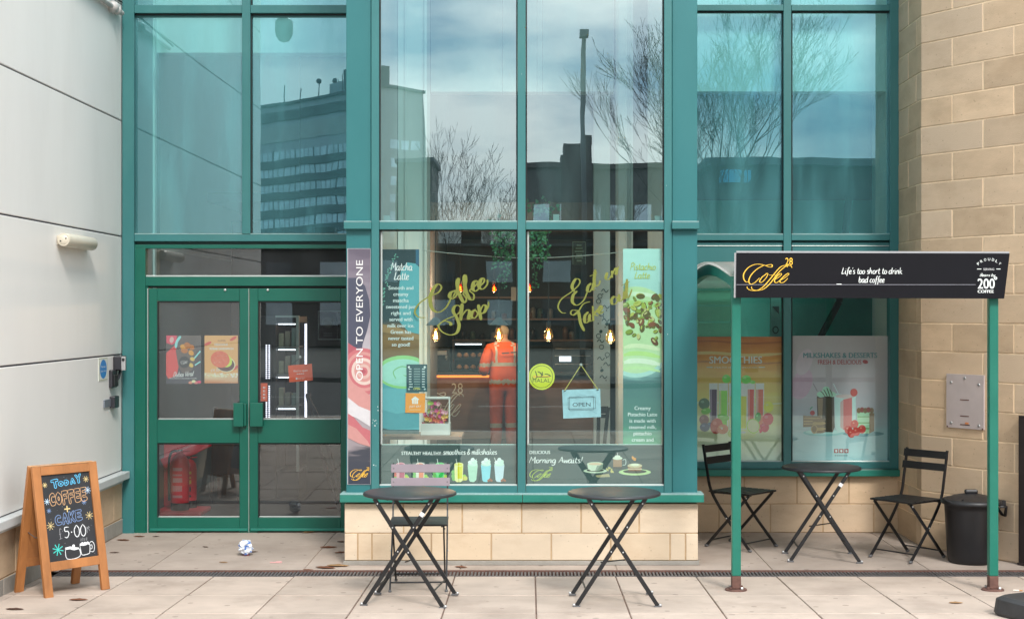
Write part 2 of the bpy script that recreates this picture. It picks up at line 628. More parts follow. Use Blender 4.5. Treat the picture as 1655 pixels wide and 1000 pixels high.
HAND = {
    'a': ([[(3.6, 4.6), (2, 5), (.4, 3.4), (.4, 1), (1.6, 0), (3, 1.2), (3.8, 4.8)], [(3.8, 4.8), (3.6, 1.2), (4.2, 0), (5, .6)]], 5),
    'b': ([[(.8, 9), (.5, 4), (.5, .5)], [(.5, 3), (2, 5), (3.6, 4), (3.4, 1), (1.8, 0), (.5, .8)]], 4.6),
    'c': ([[(3.4, 4.2), (2.2, 5), (.6, 3.6), (.5, 1.2), (1.8, 0), (3.6, .9)]], 4),
    'd': ([[(3.5, 4.4), (2, 5), (.4, 3.4), (.4, 1), (1.6, 0), (3, 1), (3.7, 3)], [(4.1, 9), (3.7, 3), (3.8, .6), (4.8, .4)]], 5),
    'e': ([[(.5, 2.2), (2.4, 2.8), (3.3, 3.9), (2.3, 5), (.7, 3.8), (.5, 1.4), (1.8, 0), (3.8, 1)]], 4.1),
    'f': ([[(4, 8.4), (3, 9), (2, 7.6), (1.7, 3), (1.3, -1.5), (.4, -2.6)], [(.2, 4.6), (3.4, 5)]], 3.4),
    'g': ([[(3.6, 4.4), (2, 5), (.4, 3.4), (.4, 1.2), (1.6, .2), (3, 1.2), (3.7, 4.6)], [(3.7, 4.6), (3.6, 0), (2.8, -3), (1, -3.4), (.2, -2.2)]], 4.8),
    'h': ([[(.8, 9), (.5, 4), (.4, 0)], [(.5, 2.4), (2, 4.8), (3.2, 4.2), (3.2, 1), (4.2, .3)]], 4.6),
    'i': ([[(.8, 5), (.6, 1.2), (1.2, 0), (2, .6)], [(1, 7.3), (1.1, 6.7)]], 2.1),
    'k': ([[(.8, 9), (.4, 0)], [(3.4, 5), (.6, 2.4)], [(1.4, 3), (3, .2), (4, .4)]], 4.2),
    'l': ([[(.9, 9), (.6, 2), (1, .2), (2, .5)]], 2.1),
    'm': ([[(.4, 5), (.5, 0)], [(.5, 2.6), (1.8, 4.9), (2.6, 4), (2.5, 0)], [(2.5, 2.6), (3.9, 4.9), (4.8, 4), (4.7, .8), (5.6, .2)]], 6),
    'n': ([[(.4, 5), (.4, 0)], [(.4, 2.6), (2, 4.9), (3.1, 4), (3, .8), (4, .2)]], 4.3),
    'o': ([[(2, 5), (.5, 3.6), (.5, 1.2), (1.9, 0), (3.4, 1.4), (3.4, 3.6), (2, 5)]], 4),
    'p': ([[(.7, 5), (.4, 0), (.2, -3.6)], [(.5, 3), (2, 5), (3.6, 4), (3.4, 1.2), (1.8, 0), (.5, 1)]], 4.3),
    'r': ([[(.5, 5), (.5, 0)], [(.5, 2.6), (1.8, 4.8), (3, 4.6)]], 3.1),
    's': ([[(3, 4.4), (1.8, 5), (.7, 4), (1.6, 2.8), (2.9, 1.6), (2.2, .2), (.4, .4)]], 3.5),
    't': ([[(1.5, 8), (1.2, 3), (1.4, .6), (2.6, .2), (3.2, .8)], [(.1, 5.2), (3, 5.4)]], 3.2),
    'u': ([[(.5, 5), (.5, 1.6), (1.5, 0), (3, 1.2), (3.4, 5)], [(3.4, 5), (3.4, 1), (4.4, .3)]], 4.5),
    'v': ([[(.3, 5), (1.6, 0), (3.3, 5)]], 3.6),
    'w': ([[(.3, 5), (1.2, 0), (2.6, 4), (3.8, 0), (5, 5)]], 5.2),
    'y': ([[(.4, 5), (.8, 2), (2, 1.4), (3.3, 4.8)], [(3.4, 5), (2.8, 0), (1.6, -3.2), (.2, -2.8)]], 4),
    'M': ([[(.2, 0), (1.6, 9)], [(1.6, 9), (3.6, 3)], [(3.6, 3), (6, 9)], [(6, 9), (6.2, .6), (7, .2)]], 7.4),
    'L': ([[(1.6, 9), (.9, 4), (.4, .4), (2, .3), (4.2, .9)]], 4.4),
    'P': ([[(1.2, 9), (.5, 0)], [(.4, 8), (3, 9.2), (4.6, 7), (3, 4.6), (1, 4.4)]], 4.8),
    'A': ([[(.2, 0), (3, 9)], [(3, 9), (3.8, 5), (4.8, .2)], [(1, 3.2), (4.6, 3.6)]], 5.4),
    'B': ([[(1, 9), (.5, 0)], [(.6, 8.4), (3.4, 9), (3.6, 6), (1, 5), (4.2, 4), (3.8, .8), (.6, .2)]], 5),
    'D': ([[(1, 9), (.5, 0)], [(.4, 8.6), (3.6, 8.4), (4.8, 5), (3.4, .8), (.5, .2)]], 5.4),
    'V': ([[(.3, 9), (2, 0), (4.6, 9)]], 4.8),
    '&': ([[(4.2, .4), (1.2, 6.4), (2, 8.6), (3.2, 7.2), (.8, 3.4), (.8, 1), (2.4, 0), (4.4, 3)]], 4.8),
    '!': ([[(1.4, 9), (.8, 2.6)], [(.7, .7), (.75, .1)]], 2),
    "'": ([[(.8, 9), (.5, 7.2)]], 1.2),
}

# the shop's calligraphic mark, strokes in its own units (about 800 x 560)
LOGO = [
    [(540, 300), (640, 285), (650, 320), (600, 325), (500, 290), (380, 280), (260, 330), (180, 430), (175, 520), (210, 575), (250, 575)],
    [(510, 300), (400, 360), (300, 460), (260, 560), (290, 615), (360, 590), (440, 510)],
    [(560, 440), (480, 500), (440, 570), (480, 582), (550, 510), (580, 440), (540, 440)],
    [(910, 330), (880, 300), (800, 320), (720, 400), (600, 550), (500, 660), (400, 720), (300, 720), (240, 690), (230, 655)],
    [(985, 340), (960, 305), (900, 305), (830, 350), (740, 440), (620, 600), (520, 690), (430, 720), (350, 715), (310, 690), (305, 655)],
    [(600, 462), (770, 466)],
    [(690, 540), (760, 500), (810, 450), (780, 440), (710, 510), (690, 570), (730, 590), (800, 530)],
    [(790, 550), (860, 510), (930, 450), (910, 435), (840, 490), (780, 560), (800, 590), (850, 580), (915, 515)],
]


def logo(mb, fr, x0, y0, x1, y1, k, m, w=2.4, num=True, mnum=None):
    """The gold mark fitted into a box: script word with a small 28 above its end."""
    sx, sy = (x1 - x0) / 830.0, (y1 - y0) / 570.0
    xf = lambda x, y: (x0 + (x - 165) * sx, y0 + (y - 170) * sy)
    for i, st in enumerate(LOGO):
        mb.ribbon(fr, st, w, k + 0.4 * i, m, 0.55, 7, xf)
    if num:
        c = xf(935, 292)
        mb.text(fr, '28', c[0], c[1], 122 * sx, 128 * sy, k, mnum or m)


# ------------------------------------------------------------------ materials of the place
m_clad = mat('white_cladding', (0.79, 0.77, 0.74), 0.42, var=0.035, scale=1.3, squash=(1, 1, 0.25), stain=0.22, stain_col=(0.60, 0.57, 0.53))
m_seam = mat('panel_seam', (0.035, 0.03, 0.05), 0.6)
m_ledge = mat('metal_ledge', (0.5, 0.52, 0.52), 0.4, var=0.08)
m_teal = mat('teal_frame_paint', (0.028, 0.148, 0.150), 0.42, var=0.10, scale=2.5, stain=0.20, stain_col=(0.13, 0.26, 0.25), squash=(1, 1, 0.4))
m_teal2 = mat('teal_panel_paint', (0.018, 0.138, 0.146), 0.40, var=0.09, scale=2, stain=0.08, stain_col=(0.1, 0.25, 0.25), squash=(1, 1, 0.4))
m_tealtop = mat('pale_teal_top', (0.22, 0.36, 0.35), 0.6, var=0.2, scale=14)  # paler teal for thin strips along rail and sill tops
m_green = mat('door_green_paint', (0.0, 0.100, 0.068), 0.40, var=0.08, scale=3, stain=0.16, stain_col=(0.03, 0.16, 0.12))
m_dkgreen = mat('dark_green_paint', (0.003, 0.055, 0.048), 0.4)
m_sill = mat('sill_green_paint', (0.01, 0.165, 0.125), 0.42, var=0.12, scale=5, stain=0.12, stain_col=(0.2, 0.34, 0.3))
m_gasket = mat('black_rubber_gasket', (0.012, 0.014, 0.015), 0.6)
m_alu = mat('aluminium_bead', (0.5, 0.55, 0.53), 0.4, metal=0.4)
m_stone = mat('buff_sandstone', (0.55, 0.405, 0.27), 0.85, var=0.13, scale=3.2, island=0.15, hue2=(.56, .435, .315), speck=.35, speck_scale=30, bump=0.25, bscale=120, stain=0.35, stain_col=(0.27, 0.17, 0.09), squash=(1, 1, 2.2), spec=0.25)
m_stone2 = mat('pale_sandstone', (0.60, 0.495, 0.375), 0.85, var=0.10, scale=3.0, island=0.08, hue2=(.60, .46, .31), speck=.3, speck_scale=30, bump=0.2, bscale=120, stain=0.45, stain_col=(0.40, 0.27, 0.165), squash=(1, 1, 2), spec=0.25)
m_stoneg = mat('grey_weathered_stone', (0.30, 0.28, 0.25), 0.9, var=0.2, scale=5, island=0.12, bump=0.3, bscale=90)
m_mortar = mat('pale_mortar', (0.74, 0.57, 0.38), 0.9, var=0.18, scale=12)
m_mortar2 = mat('brown_mortar', (0.42, 0.29, 0.17), 0.9, var=0.25, scale=12)
m_slab = mat('concrete_paving', (0.445, 0.365, 0.308), 0.82, var=0.16, scale=2.6, island=0.085, speck=.5, speck_scale=9, bump=0.2, bscale=150, stain=0.6, stain_col=(0.25, 0.19, 0.155), spec=0.3)
m_slab2 = mat('worn_inner_paving', (0.385, 0.318, 0.272), 0.82, var=0.18, scale=1.8, island=0.06, speck=.55, speck_scale=10, bump=0.2, bscale=150, stain=0.5, stain_col=(0.23, 0.175, 0.14), spec=0.3)
m_joint = mat('paving_joint', (0.17, 0.11, 0.085), 0.95, var=0.4, scale=9)
m_joint2 = mat('pale_paving_joint', (0.34, 0.27, 0.22), 0.95, var=0.3, scale=9)
m_rust = mat('rusty_steel', (0.115, 0.055, 0.042), 0.85, var=0.45, scale=22, bump=0.3)
m_grate = mat('galvanised_grating', (0.13, 0.12, 0.12), 0.6, metal=0.3, var=0.3, scale=30)
m_void = mat('dark_void', (0.006, 0.006, 0.006), 0.9)
m_asph = mat('asphalt', (0.055, 0.055, 0.058), 0.9, var=0.25, scale=6, bump=0.3)
m_kerb = mat('kerb_stone', (0.42, 0.41, 0.39), 0.85, var=0.15, scale=5, island=0.08)
m_ground = mat('far_ground', (0.11, 0.11, 0.10), 0.95, var=0.3, scale=0.4)
m_indark = mat('interior_dark_wall', (0.045, 0.047, 0.052), 0.7, var=0.25, scale=2.2)
m_ingrey = mat('interior_grey_wall', (0.19, 0.20, 0.22), 0.7, var=0.12, scale=2)
m_inwhite = mat('interior_plaster', (0.80, 0.83, 0.81), 0.7, var=0.05, scale=2)
m_infloor = mat('interior_floor', (0.075, 0.072, 0.07), 0.5, var=0.25, scale=3)
g_up = glass('coated_upper_glass', (0.60, 0.95, 0.92), (0.46, 0.77, 0.87), 0.36, 0.010, .6, 0.38, 0.15, (0.17, 0.52, 0.56))
g_bay = glass('coated_bay_glass', (0.60, 0.84, 0.82), (0.70, 0.85, 0.90), 0.42, 0.009, .6, 0.10, 0.02, (0.30, 0.55, 0.56))
g_low = glass('shop_window_glass', (0.90, 0.985, 0.965), (0.78, 0.98, 0.98), 0.135, 0.008, .6, .035, .010, (0.20, 0.46, 0.46))
g_disp = glass('display_window_glass', (0.90, 0.985, 0.96), (0.80, 0.98, 0.94), 0.085, 0.008, .6, .03, .004, (0.3, 0.5, 0.46))
g_door = glass('door_glass', (0.80, 0.85, 0.85), (0.92, 0.97, 0.98), 0.12, 0.008, .6, .07, .025, (0.42, 0.46, 0.50))

YD, YB = 12.8, 11.2           # depth of the recessed shopfront and of the projecting bay
SLOPE = 0.025


def gz(Y):                    # height of the paving
    return 0.0 if Y > 10.7 else min(10.7 - Y, 4.7) * SLOPE


# ------------------------------------------------------------------ ground
g = MB()
g.add([(-500, -500, -0.12), (500, -500, -0.12), (500, 500, -0.12), (-500, 500, -0.12)], [(0, 1, 2, 3)], m_ground)
g.build('ground', kind='structure')

g = MB()
xs = [-3.98, -2.82, -1.67, -0.51, 0.65, 1.80, 2.96, 4.12, 5.28]
for i in range(len(xs) - 1):
    g.box(xs[i] + 0.004, 10.945, -0.05, xs[i + 1] - 0.004, 13.0, 0.0 + rnd.uniform(-.001, .001), m_slab2)
g.box(-6, 10.945, -0.06, 7, 13.0, -0.006, m_joint2)
g.build('forecourt', kind='structure', bevel=0.004)

g = MB()
ys = [10.715, 9.88, 9.2, 8.52, 7.85, 7.2, 6.5, 5.8, 5.1, 4.4, 3.7, 3.0, 2.3, 1.6, 0.9, 0.2]
for j in range(len(ys) - 1):
    ya, yb = ys[j] - 0.010, ys[j + 1] + 0.010
    for k in range(-11, 12):
        xa, xb = 0.045 + 0.58 * k + 0.0045, 0.045 + 0.58 * (k + 1) - 0.0045
        dz = rnd.uniform(-0.0015, 0.0015)
        za, zb = gz(ya) + dz, gz(yb) + dz
        g.add([(xa, yb, zb), (xb, yb, zb), (xb, ya, za), (xa, ya, za), (xa, yb, zb - .05), (xb, yb, zb - .05), (xb, ya, za - .05), (xa, ya, za - .05)],
              [(0, 1, 2, 3), (1, 0, 4, 5), (2, 1, 5, 6), (3, 2, 6, 7), (0, 3, 7, 4)], m_slab)
for ya, yb in ((10.715, 6.0), (6.0, 0.2)):
    g.add([(-9, yb, gz(yb) - .008), (9, yb, gz(yb) - .008), (9, ya, gz(ya) - .008), (-9, ya, gz(ya) - .008)], [(0, 1, 2, 3)], m_joint)
g.build('pavement', kind='structure', bevel=0.004)

g = MB()
x = -30.0
while x < 30:
    g.box(x + .003, 0.0, -0.1, x + 0.91, 0.19, gz(0) + .002, m_kerb)
    x += 0.915
g.build('kerb', kind='structure', bevel=0.012)
g = MB()
g.box(-60, -15, -0.11, 60, -0.002, 0.0, m_asph)
m_line = mat('white_road_paint', (0.6, 0.6, 0.58), 0.7, var=0.2)
for k in range(-6, 7):
    g.box(k * 6 - 1, -7.6, 0.0, k * 6 + 1, -7.5, 0.004, m_line)
g.build('road', kind='structure')
g = MB()
g.box(-60, -19, -0.11, 60, -15.01, 0.12, m_asph)
g.build('far_pavement', kind='structure')

# drain channel across the forecourt
g = MB()
g.box(-3.45, 10.72, -0.06, 4.6, 10.94, -0.03, m_void)
g.box(-3.45, 10.90, -0.03, 4.6, 10.94, 0.006, m_rust)
g.box(-3.45, 10.72, -0.03, 4.6, 10.735, 0.001, m_grate)
x = -3.44
while x < 4.58:
    g.box(x, 10.735, -0.012, x + 0.014, 10.90, 0.0 if int(x * 50) % 7 else 0.002, m_grate)
    x += 0.026
d = g.build('drain_channel')
d['label'] = 'slotted steel drain channel with a rusty rear edge crossing the paving'
d['category'] = 'drain'

# ------------------------------------------------------------------ stone laying
def stones(mb, O, U, N, rows, dep, ms, mm, gap=0.005, rec=0.004):
    """courses of separate blocks; O origin, U along the wall, N outward; rows = [(z0, z1, [joint positions])]"""
    U, N = Vector(U).normalized(), Vector(N).normalized()
    T = Matrix((( U.x, -N.x, 0, O[0]), (U.y, -N.y, 0, O[1]), (0, 0, 1, O[2]), (0, 0, 0, 1)))
    lo, hi = min(r[2][0] for r in rows), max(r[2][-1] for r in rows)
    mb.box(lo + .002, rec, rows[0][0] + .001, hi - .002, dep, rows[-1][1] - .001, mm, T)
    for z0, z1, js in rows:
        for a, b in zip(js[:-1], js[1:]):
            p = rnd.uniform(-.0015, .0015)
            mb.box(a + (gap if a > lo else 0), p, z0 + gap, b - (gap if b < hi else 0), dep * 0.6, z1 - gap * 0.4, ms if not isinstance(ms, list) else rnd.choice(ms), T)


shop = thing('coffee_shop_building', (0, YD, 0), 'sandstone and teal glazed coffee shop front with a projecting bay window', 'building')

# bay base
g = MB()
xb = lambda p, Y: (p - CX) / F * Y
Ys = 11.2
r1 = [xb(p, Ys) for p in (557, 652, 747, 843, 939, 1033, 1128)]
r2 = [xb(p, Ys) for p in (557, 578, 601, 697, 794, 891, 987, 1083, 1108, 1128)]
stones(g, (0, Ys, 0), (1, 0, 0), (0, -1, 0), [(0.03, 0.236, r2), (0.236, 0.462, r1)], 0.25, m_stone2, m_mortar2)
g.box(r1[0] - .01, Ys - .02, 0.0, r1[-1] + .01, Ys + .2, 0.03, m_stoneg)
for sx in (r1[0], r1[-1]):
    s_ = -1 if sx < 0 else 1
    stones(g, (sx, Ys + .25 if s_ > 0 else YD, 0), (0, 1, 0) if s_ > 0 else (0, -1, 0), (s_, 0, 0), [(0.03, 0.236, [0, .6, 1.2, 1.55]), (0.236, 0.462, [0, .3, .9, 1.55])], 0.12, m_stone2, m_mortar2)
g.build('bay_stone_base', shop, bevel=0.004)

# stone under the display window and the stone pier with its oblique face
g = MB()
xw = lambda p: (p - CX) / F * 12.83
stones(g, (0, 12.83, 0), (1, 0, 0), (0, -1, 0), [(0.0, 0.247, [1.2] + [xw(p) for p in (1162, 1245, 1330, 1412, 1458)]),
                                                 (0.247, 0.50, [1.2] + [xw(p) for p in (1118, 1203, 1288, 1372, 1458)])], 0.2, m_stone, m_mortar2)
g.build('window_stone_base', shop, bevel=0.004)
g = MB()
cr = 0.2265
rows_a, rows_b = [], []
U2 = Vector((0.644, -1, 0)).normalized()
for i in range(29):
    z0, z1 = i * cr, (i + 1) * cr
    o = 0.326 if i % 2 else 0.63
    rows_b.append((z0, z1, [0, o, o + .6, o + 1.2, o + 1.8, o + 2.4] if i % 2 else [0, o, o + .6, o + 1.2, o + 1.8, o + 2.096]))
    rows_a.append((z0, z1, [0, 0.37, 0.78] if i % 2 else [0, 0.62, 0.78]))
stones(g, (3.185, 12.06, 0), U2, (-0.841, -0.541, 0), rows_b, 0.3, m_stone, m_mortar, .0065)
stones(g, (3.185, 12.84, 0), (0, -1, 0), (-1, 0, 0), rows_a, 0.3, m_stone, m_mortar, .0065)
g.build('stone_pier', shop, bevel=0.004)

# ------------------------------------------------------------------ bay window
TOPB = -455
g = MB()
for a, b in ((600, 612.5), (836.5, 849.5), (1073.5, 1086)):
    g.prect(a, TOPB, b, 797, YB - 0.004, 0.11, m_teal)
for a, b in ((613, 836), (850, 1073)):
    g.prect(a, 359, b, 371, YB, 0.1, m_teal)
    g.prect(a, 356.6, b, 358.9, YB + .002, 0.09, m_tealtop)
    g.prect(a, 371.2, b, 373.5, YB + 0.02, 0.05, m_gasket)
    g.prect(a, 784.5, b, 797, YB, 0.1, m_teal)
    g.prect(a, 782.5, b, 784.3, YB + .012, 0.05, m_alu)
    g.prect(a, -452, b, -430, YB, 0.1, m_teal)
    for c, dd in ((a, a + 1.8), (b - 1.8, b)):
        g.prect(c, -428, dd, 782.2, YB + 0.02, 0.03, m_gasket)
    g.prect(a + 1.9, 373.7, a + 5.0, 718, YB + 0.045, 0.01, m_alu)
chip = mat('bare_white_primer', (.62, .68, .66), .7)
frc = FP(YB - 0.004)
for x, y, r_ in ((603, 678, .5), (605.5, 680, .8), (607.5, 679, .6), (602, 683, .5), (606, 687.5, 1.1), (609, 684, .5), (604, 751, .9), (607.5, 752, .6), (611, 663, .7), (610.6, 657, .6), (840, 600, .5), (1079, 540, .6), (1077, 300, .5), (843, 120, .5)):
    g.ell(frc, x, y, r_, r_ * rnd.uniform(.7, 1.5), 1.2, chip, rnd.uniform(0, 90), n=7)
bayw = g.build('bay_window', shop, bevel=0.003)
bayw.location = (0, 0, 0)
g = MB()
for a, b in ((559.5, 599.6), (1086.4, 1127)):
    g = MB()
    g.prect(a, TOPB, b, 797, YB + 0.015, 0.08, m_teal2)
    xe = P(a if a < 800 else b, 0, YB).x
    s_ = 1 if a < 800 else -1
    g.box(xe, YB + .096, P(0, 797, YB).z, xe + s_ * 0.08, YD + .1, 6.35, m_teal2)
    g.build('corner_panel', bayw, bevel=0.004)
for a, b in ((555.5, 599.6), (1086.4, 1130)):
    g = MB()
    g.prect(a, 359, b, 370, YB - 0.04, 0.2, m_teal)
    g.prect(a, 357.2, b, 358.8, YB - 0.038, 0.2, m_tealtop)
    g.build('cap_moulding', bayw, bevel=0.003)
g = MB()
g.prect(549, 799.5, 844.2, 811.5, YB - 0.075, 0.2, m_sill)
g.prect(844.8, 799.5, 1138, 811.5, YB - 0.075, 0.2, m_sill)
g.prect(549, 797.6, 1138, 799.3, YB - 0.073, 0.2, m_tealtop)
g.build('window_sill', bayw, bevel=0.004)
for a, b in ((613, 836), (850, 1073)):
    for t, bt, mg in ((-430, 359, g_bay), (372, 783, g_low)):
        g = MB()
        q = [P(a, t, YB + .05), P(b, t, YB + .05), P(b, bt, YB + .05), P(a, bt, YB + .05)]
        g.add(q, [(3, 2, 1, 0)], mg)
        g.build('glass_pane', bayw)
# small paint chips on the frame are in its paint; two loose screws heads
# ------------------------------------------------------------------ left glazing above the doors
g = MB()
TOPD = -330
g.prect(197.5, TOPD, 216.5, 866, YD - .004, 0.9, m_teal)
g.prect(391, TOPD, 404.5, 378, YD - .004, 0.12, m_teal)
g.prect(404.6, TOPD, 407, 378, YD + .03, 0.06, m_gasket)
for a, b in ((217, 390.8), (404.8, 596)):
    g.prect(a, 8.5, b, 21.5, YD, 0.1, m_teal)
    g.prect(a, 21.7, b, 25, YD + .03, 0.05, m_gasket)
    g.prect(a, 25.2, b, 28.2, YD + .045, 0.03, m_teal)
    g.prect(a, TOPD + 3, b, TOPD + 20, YD, 0.1, m_teal)
g.prect(217, 379, 596, 390, YD, 0.14, m_teal)
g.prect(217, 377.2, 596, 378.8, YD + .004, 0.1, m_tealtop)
g.prect(217, 390.3, 596, 395, YD + .05, 0.05, m_dkgreen)
topw = g.build('upper_window', shop, bevel=0.003)
for a, b in ((217, 391), (405, 596)):
    for t, bt in ((TOPD + 20, 8.5), (25, 377)):
        g = MB()
        g.add([P(a, t, YD + .06), P(b, t, YD + .06), P(b, bt, YD + .06), P(a, bt, YD + .06)], [(3, 2, 1, 0)], g_up)
        g.build('glass_pane', topw)

# entrance frame and the double doors
g = MB()
g.prect(217, 395.2, 596, 401.5, YD + .02, 0.1, m_green)
g.prect(217, 401.5, 235, 866, YD + .02, 0.1, m_green)
g.prect(235.2, 447.5, 596, 462, YD + .022, 0.1, m_green)
g.prect(235.2, 462.2, 239.5, 862, YD + .035, 0.08, m_green)
g.prect(239.5, 462.2, 596, 465, YD + .05, 0.06, m_gasket)
g.prect(238.0, 466, 239.4, 862, YD + .03, 0.01, m_alu)
g.prect(217, 862.5, 596, 866, YD + .0, 0.1, m_alu)
g.prect(235.2, 444.8, 596, 447.3, YD + .045, 0.03, m_alu)
ent = g.build('entrance_frame', shop, bevel=0.003)
g = MB()
g.add([P(235, 401, YD + .06), P(596, 401, YD + .06), P(596, 447, YD + .06), P(235, 447, YD + .06)], [(3, 2, 1, 0)], g_door)
g.build('transom_pane', ent)
for (x0, x1, g0, g1, hx0, hx1, kx) in ((240.5, 402, 254, 387, 377, 398, 364), (403, 564, 417, 550.5, 404, 424.5, 433)):
    g = MB()
    g.prect(x0, 466, g0 - .2, 860, YD + .03, 0.05, m_green)
    g.prect(g1 + .2, 466, x1, 860, YD + .03, 0.05, m_green)
    for t, b in ((466, 486.5), (678, 715.5), (836, 858)):
        g.prect(g0, t, g1, b, YD + .031, 0.048, m_green)
    g.prect(x0 + 2, 853.5, x1 - 2, 857.5, YD + .018, 0.012, m_sill)
    for t, b in ((487, 677.5), (716, 835.5)):
        g.prect(g0, t, g1, t + 2, YD + .04, 0.03, m_gasket)
        g.prect(g0, t, g0 + 2, b, YD + .041, 0.03, m_gasket)
        g.prect(g0 + 2, b - 1.6, g1, b, YD + .042, 0.03, m_alu)
    if x0 < 300:
        g.prect(x1 - .4, 466, x1 + .5, 860, YD + .028, 0.004, m_alu)
    door = g.build('door', shop, bevel=0.003)
    g = MB()
    g.prect(hx0, 651, hx1 - 5 if x0 < 300 else hx1, 689, YD - .045, 0.03, m_green)
    g.prect(hx0 + 1, 652, hx1, 688, YD - .014, 0.044, m_green)
    g.build('door_handle', door, bevel=0.003)
    g = MB()
    c = P(kx, 468.5, YD + .03)
    g.lathe(c, [(.0, -.012), (.008, -.012), (.012, -.004), (.012, 0)], m_alu, 12, Matrix.Rotation(R(-90), 3, 'X'))
    g.build('lock_button', door)
    for t, b in ((487, 677.5), (716, 835.5)):
        g = MB()
        g.add([P(g0, t, YD + .058), P(g1, t, YD + .058), P(g1, b, YD + .058), P(g0, b, YD + .058)], [(3, 2, 1, 0)], g_door)
        g.build('glass_pane', door)

# ------------------------------------------------------------------ right display window
g = MB()
g.prect(1438.5, TOPD, 1453, 770, YD - .004, 0.12, m_teal)
g.prect(1266.5, TOPD, 1279, 757, YD - .004, 0.12, m_teal)
g.prect(1279.2, 20, 1281, 745, YD + .03, 0.05, m_gasket)
g.prect(1264.6, 20, 1266.3, 745, YD + .03, 0.05, m_gasket)
for a, b in ((1090, 1266.3), (1279.4, 1438.3)):
    g.prect(a, 8, b, 17.5, YD, 0.1, m_teal)
    g.prect(a, 17.7, b, 20.5, YD + .03, 0.05, m_gasket)
    g.prect(a, TOPD + 3, b, TOPD + 20, YD, 0.1, m_teal)
    g.prect(a, 379, b, 388.5, YD, 0.14, m_teal)
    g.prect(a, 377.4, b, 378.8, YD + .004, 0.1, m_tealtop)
    g.prect(a, 388.7, b, 391, YD + .04, 0.06, m_dkgreen)
    g.prect(a, 391.2, b, 396.5, YD + .03, 0.06, m_teal)
    g.prect(a, 396.7, b, 398, YD + .028, 0.06, m_alu)
    g.prect(a, 398.2, b, 436, YD + .035, 0.05, m_teal)
    g.prect(a, 436.2, b, 440, YD + .02, 0.06, m_dkgreen)
    g.prect(a, 746, b, 757, YD, 0.1, m_teal)
    g.prect(a, 744.2, b, 745.8, YD + .03, 0.04, m_alu)
disp = g.build('display_window', shop, bevel=0.003)
g = MB()
g.prect(1085, 759, 1455, 769.5, YD - .05, 0.15, m_sill)
g.prect(1085, 757.3, 1452.8, 758.8, YD - .045, 0.12, m_dkgreen)
g.build('window_sill', disp, bevel=0.004)
for a, b in ((1090, 1266), (1279, 1438.5)):
    for t, bt, mg in ((TOPD + 20, 8, g_up), (20, 377.5, g_up), (440, 745, g_disp)):
        g = MB()
        g.add([P(a, t, YD + .06), P(b, t, YD + .06), P(b, bt, YD + .06), P(a, bt, YD + .06)], [(3, 2, 1, 0)], mg)
        g.build('glass_pane', disp)
# green slatted board inside the display window
g = MB()
m_slat = mat('green_slat_paint', (0.12, 0.46, 0.32), 0.45, var=0.15, scale=3)
for t, b in ((441, 467), (468.5, 493), (494.5, 519.5), (521, 545)):
    g.prect(1090, t, 1183, b, YD + .10, 0.03, m_slat)
g.prect(1183.5, 441, 1193, 545, YD + .095, 0.04, m_green)
for y in (450, 460):
    g.ball(P(1179, y, YD + .1), .012, .01, .012, m_alu, 8)
g.build('slatted_board', disp, bevel=0.003)

# ------------------------------------------------------------------ inside of the shop
g = MB()
g.box(-3.75, 13.0, -0.05, 6.0, 23.6, 0.0, m_infloor)
g.box(-1.3, 11.46, -0.05, 1.2, 13.0, 0.001, m_infloor)
g.build('interior_floor', shop)
g = MB()
g.box(-3.72, 13.5, 0.0, -3.60, 23.5, 2.515, m_ingrey)
g.box(-3.722, 13.5, 2.515, -3.63, 23.5, 6.4, m_inwhite)
g.box(-3.75, 23.5, 0, 6.0, 23.7, 6.4, m_indark)
g.box(6.0, 12.9, 0, 6.2, 23.7, 6.4, m_indark)
g.box(3.2, 12.95, 0, 6.0, 13.1, 6.4, m_indark)
g.box(-1.42, 18.0, 0, -1.30, 23.5, 6.4, m_ingrey)
g.build('interior_wall', shop)
g = MB()
g.box(-3.75, YD - .02, 6.4, 6.2, 23.7, 6.5, m_indark)
g.box(-1.48, YB, 6.36, 1.36, YD - .02, 6.46, m_teal2)
g.box(-3.36, 15.5, 3.05, 6.0, 23.4, 3.15, m_indark)
g.build('ceiling', shop)
g = MB()
g.box(-3.46, 12.93, 0, -3.42, 13.5, 6.4, m_inwhite)                 # white reveal beside the doors
g.box(-3.722, 13.44, 0, -3.385, 13.498, 6.4, m_inwhite)
g.box(-3.4, 13.5, 4.26, -1.2, 13.7, 6.4, m_inwhite)                 # downstand heads
g.box(1.3, 12.98, 3.83, 3.12, 13.14, 6.4, m_inwhite)
g.box(-0.9, 13.6, 3.92, 0.78, 13.8, 6.4, m_inwhite)
g.box(3.12, 12.93, 0, 3.2, 13.5, 6.4, m_inwhite)
for x0, x1 in ((-1.135, -0.885), (0.775, 0.90)):                    # white piers at the back of the bay
    g.box(x0, 12.86, 0, x1, 13.3, 6.4, m_inwhite)
    g.box(x0 + .06, 12.83, 0, x0 + .072, 12.858, 6.4, m_inwhite)
    g.box(x1 - .03, 12.84, 0, x1 - .02, 12.858, 6.4, m_alu)
for s_ in (-1, 1):
    xx = P(606 if s_ < 0 else 1080, 0, YB).x
    g.box(xx, 11.32, 0.46, xx + s_ * -0.02, 12.9, 6.35, m_inwhite)
g.box(0.62, 14.2, 0, 0.775, 14.35, 6.3, m_inwhite)
g.build('plaster_reveal', shop)
fr = FP(14.19)
mk = ink((0.03, 0.10, 0.10))
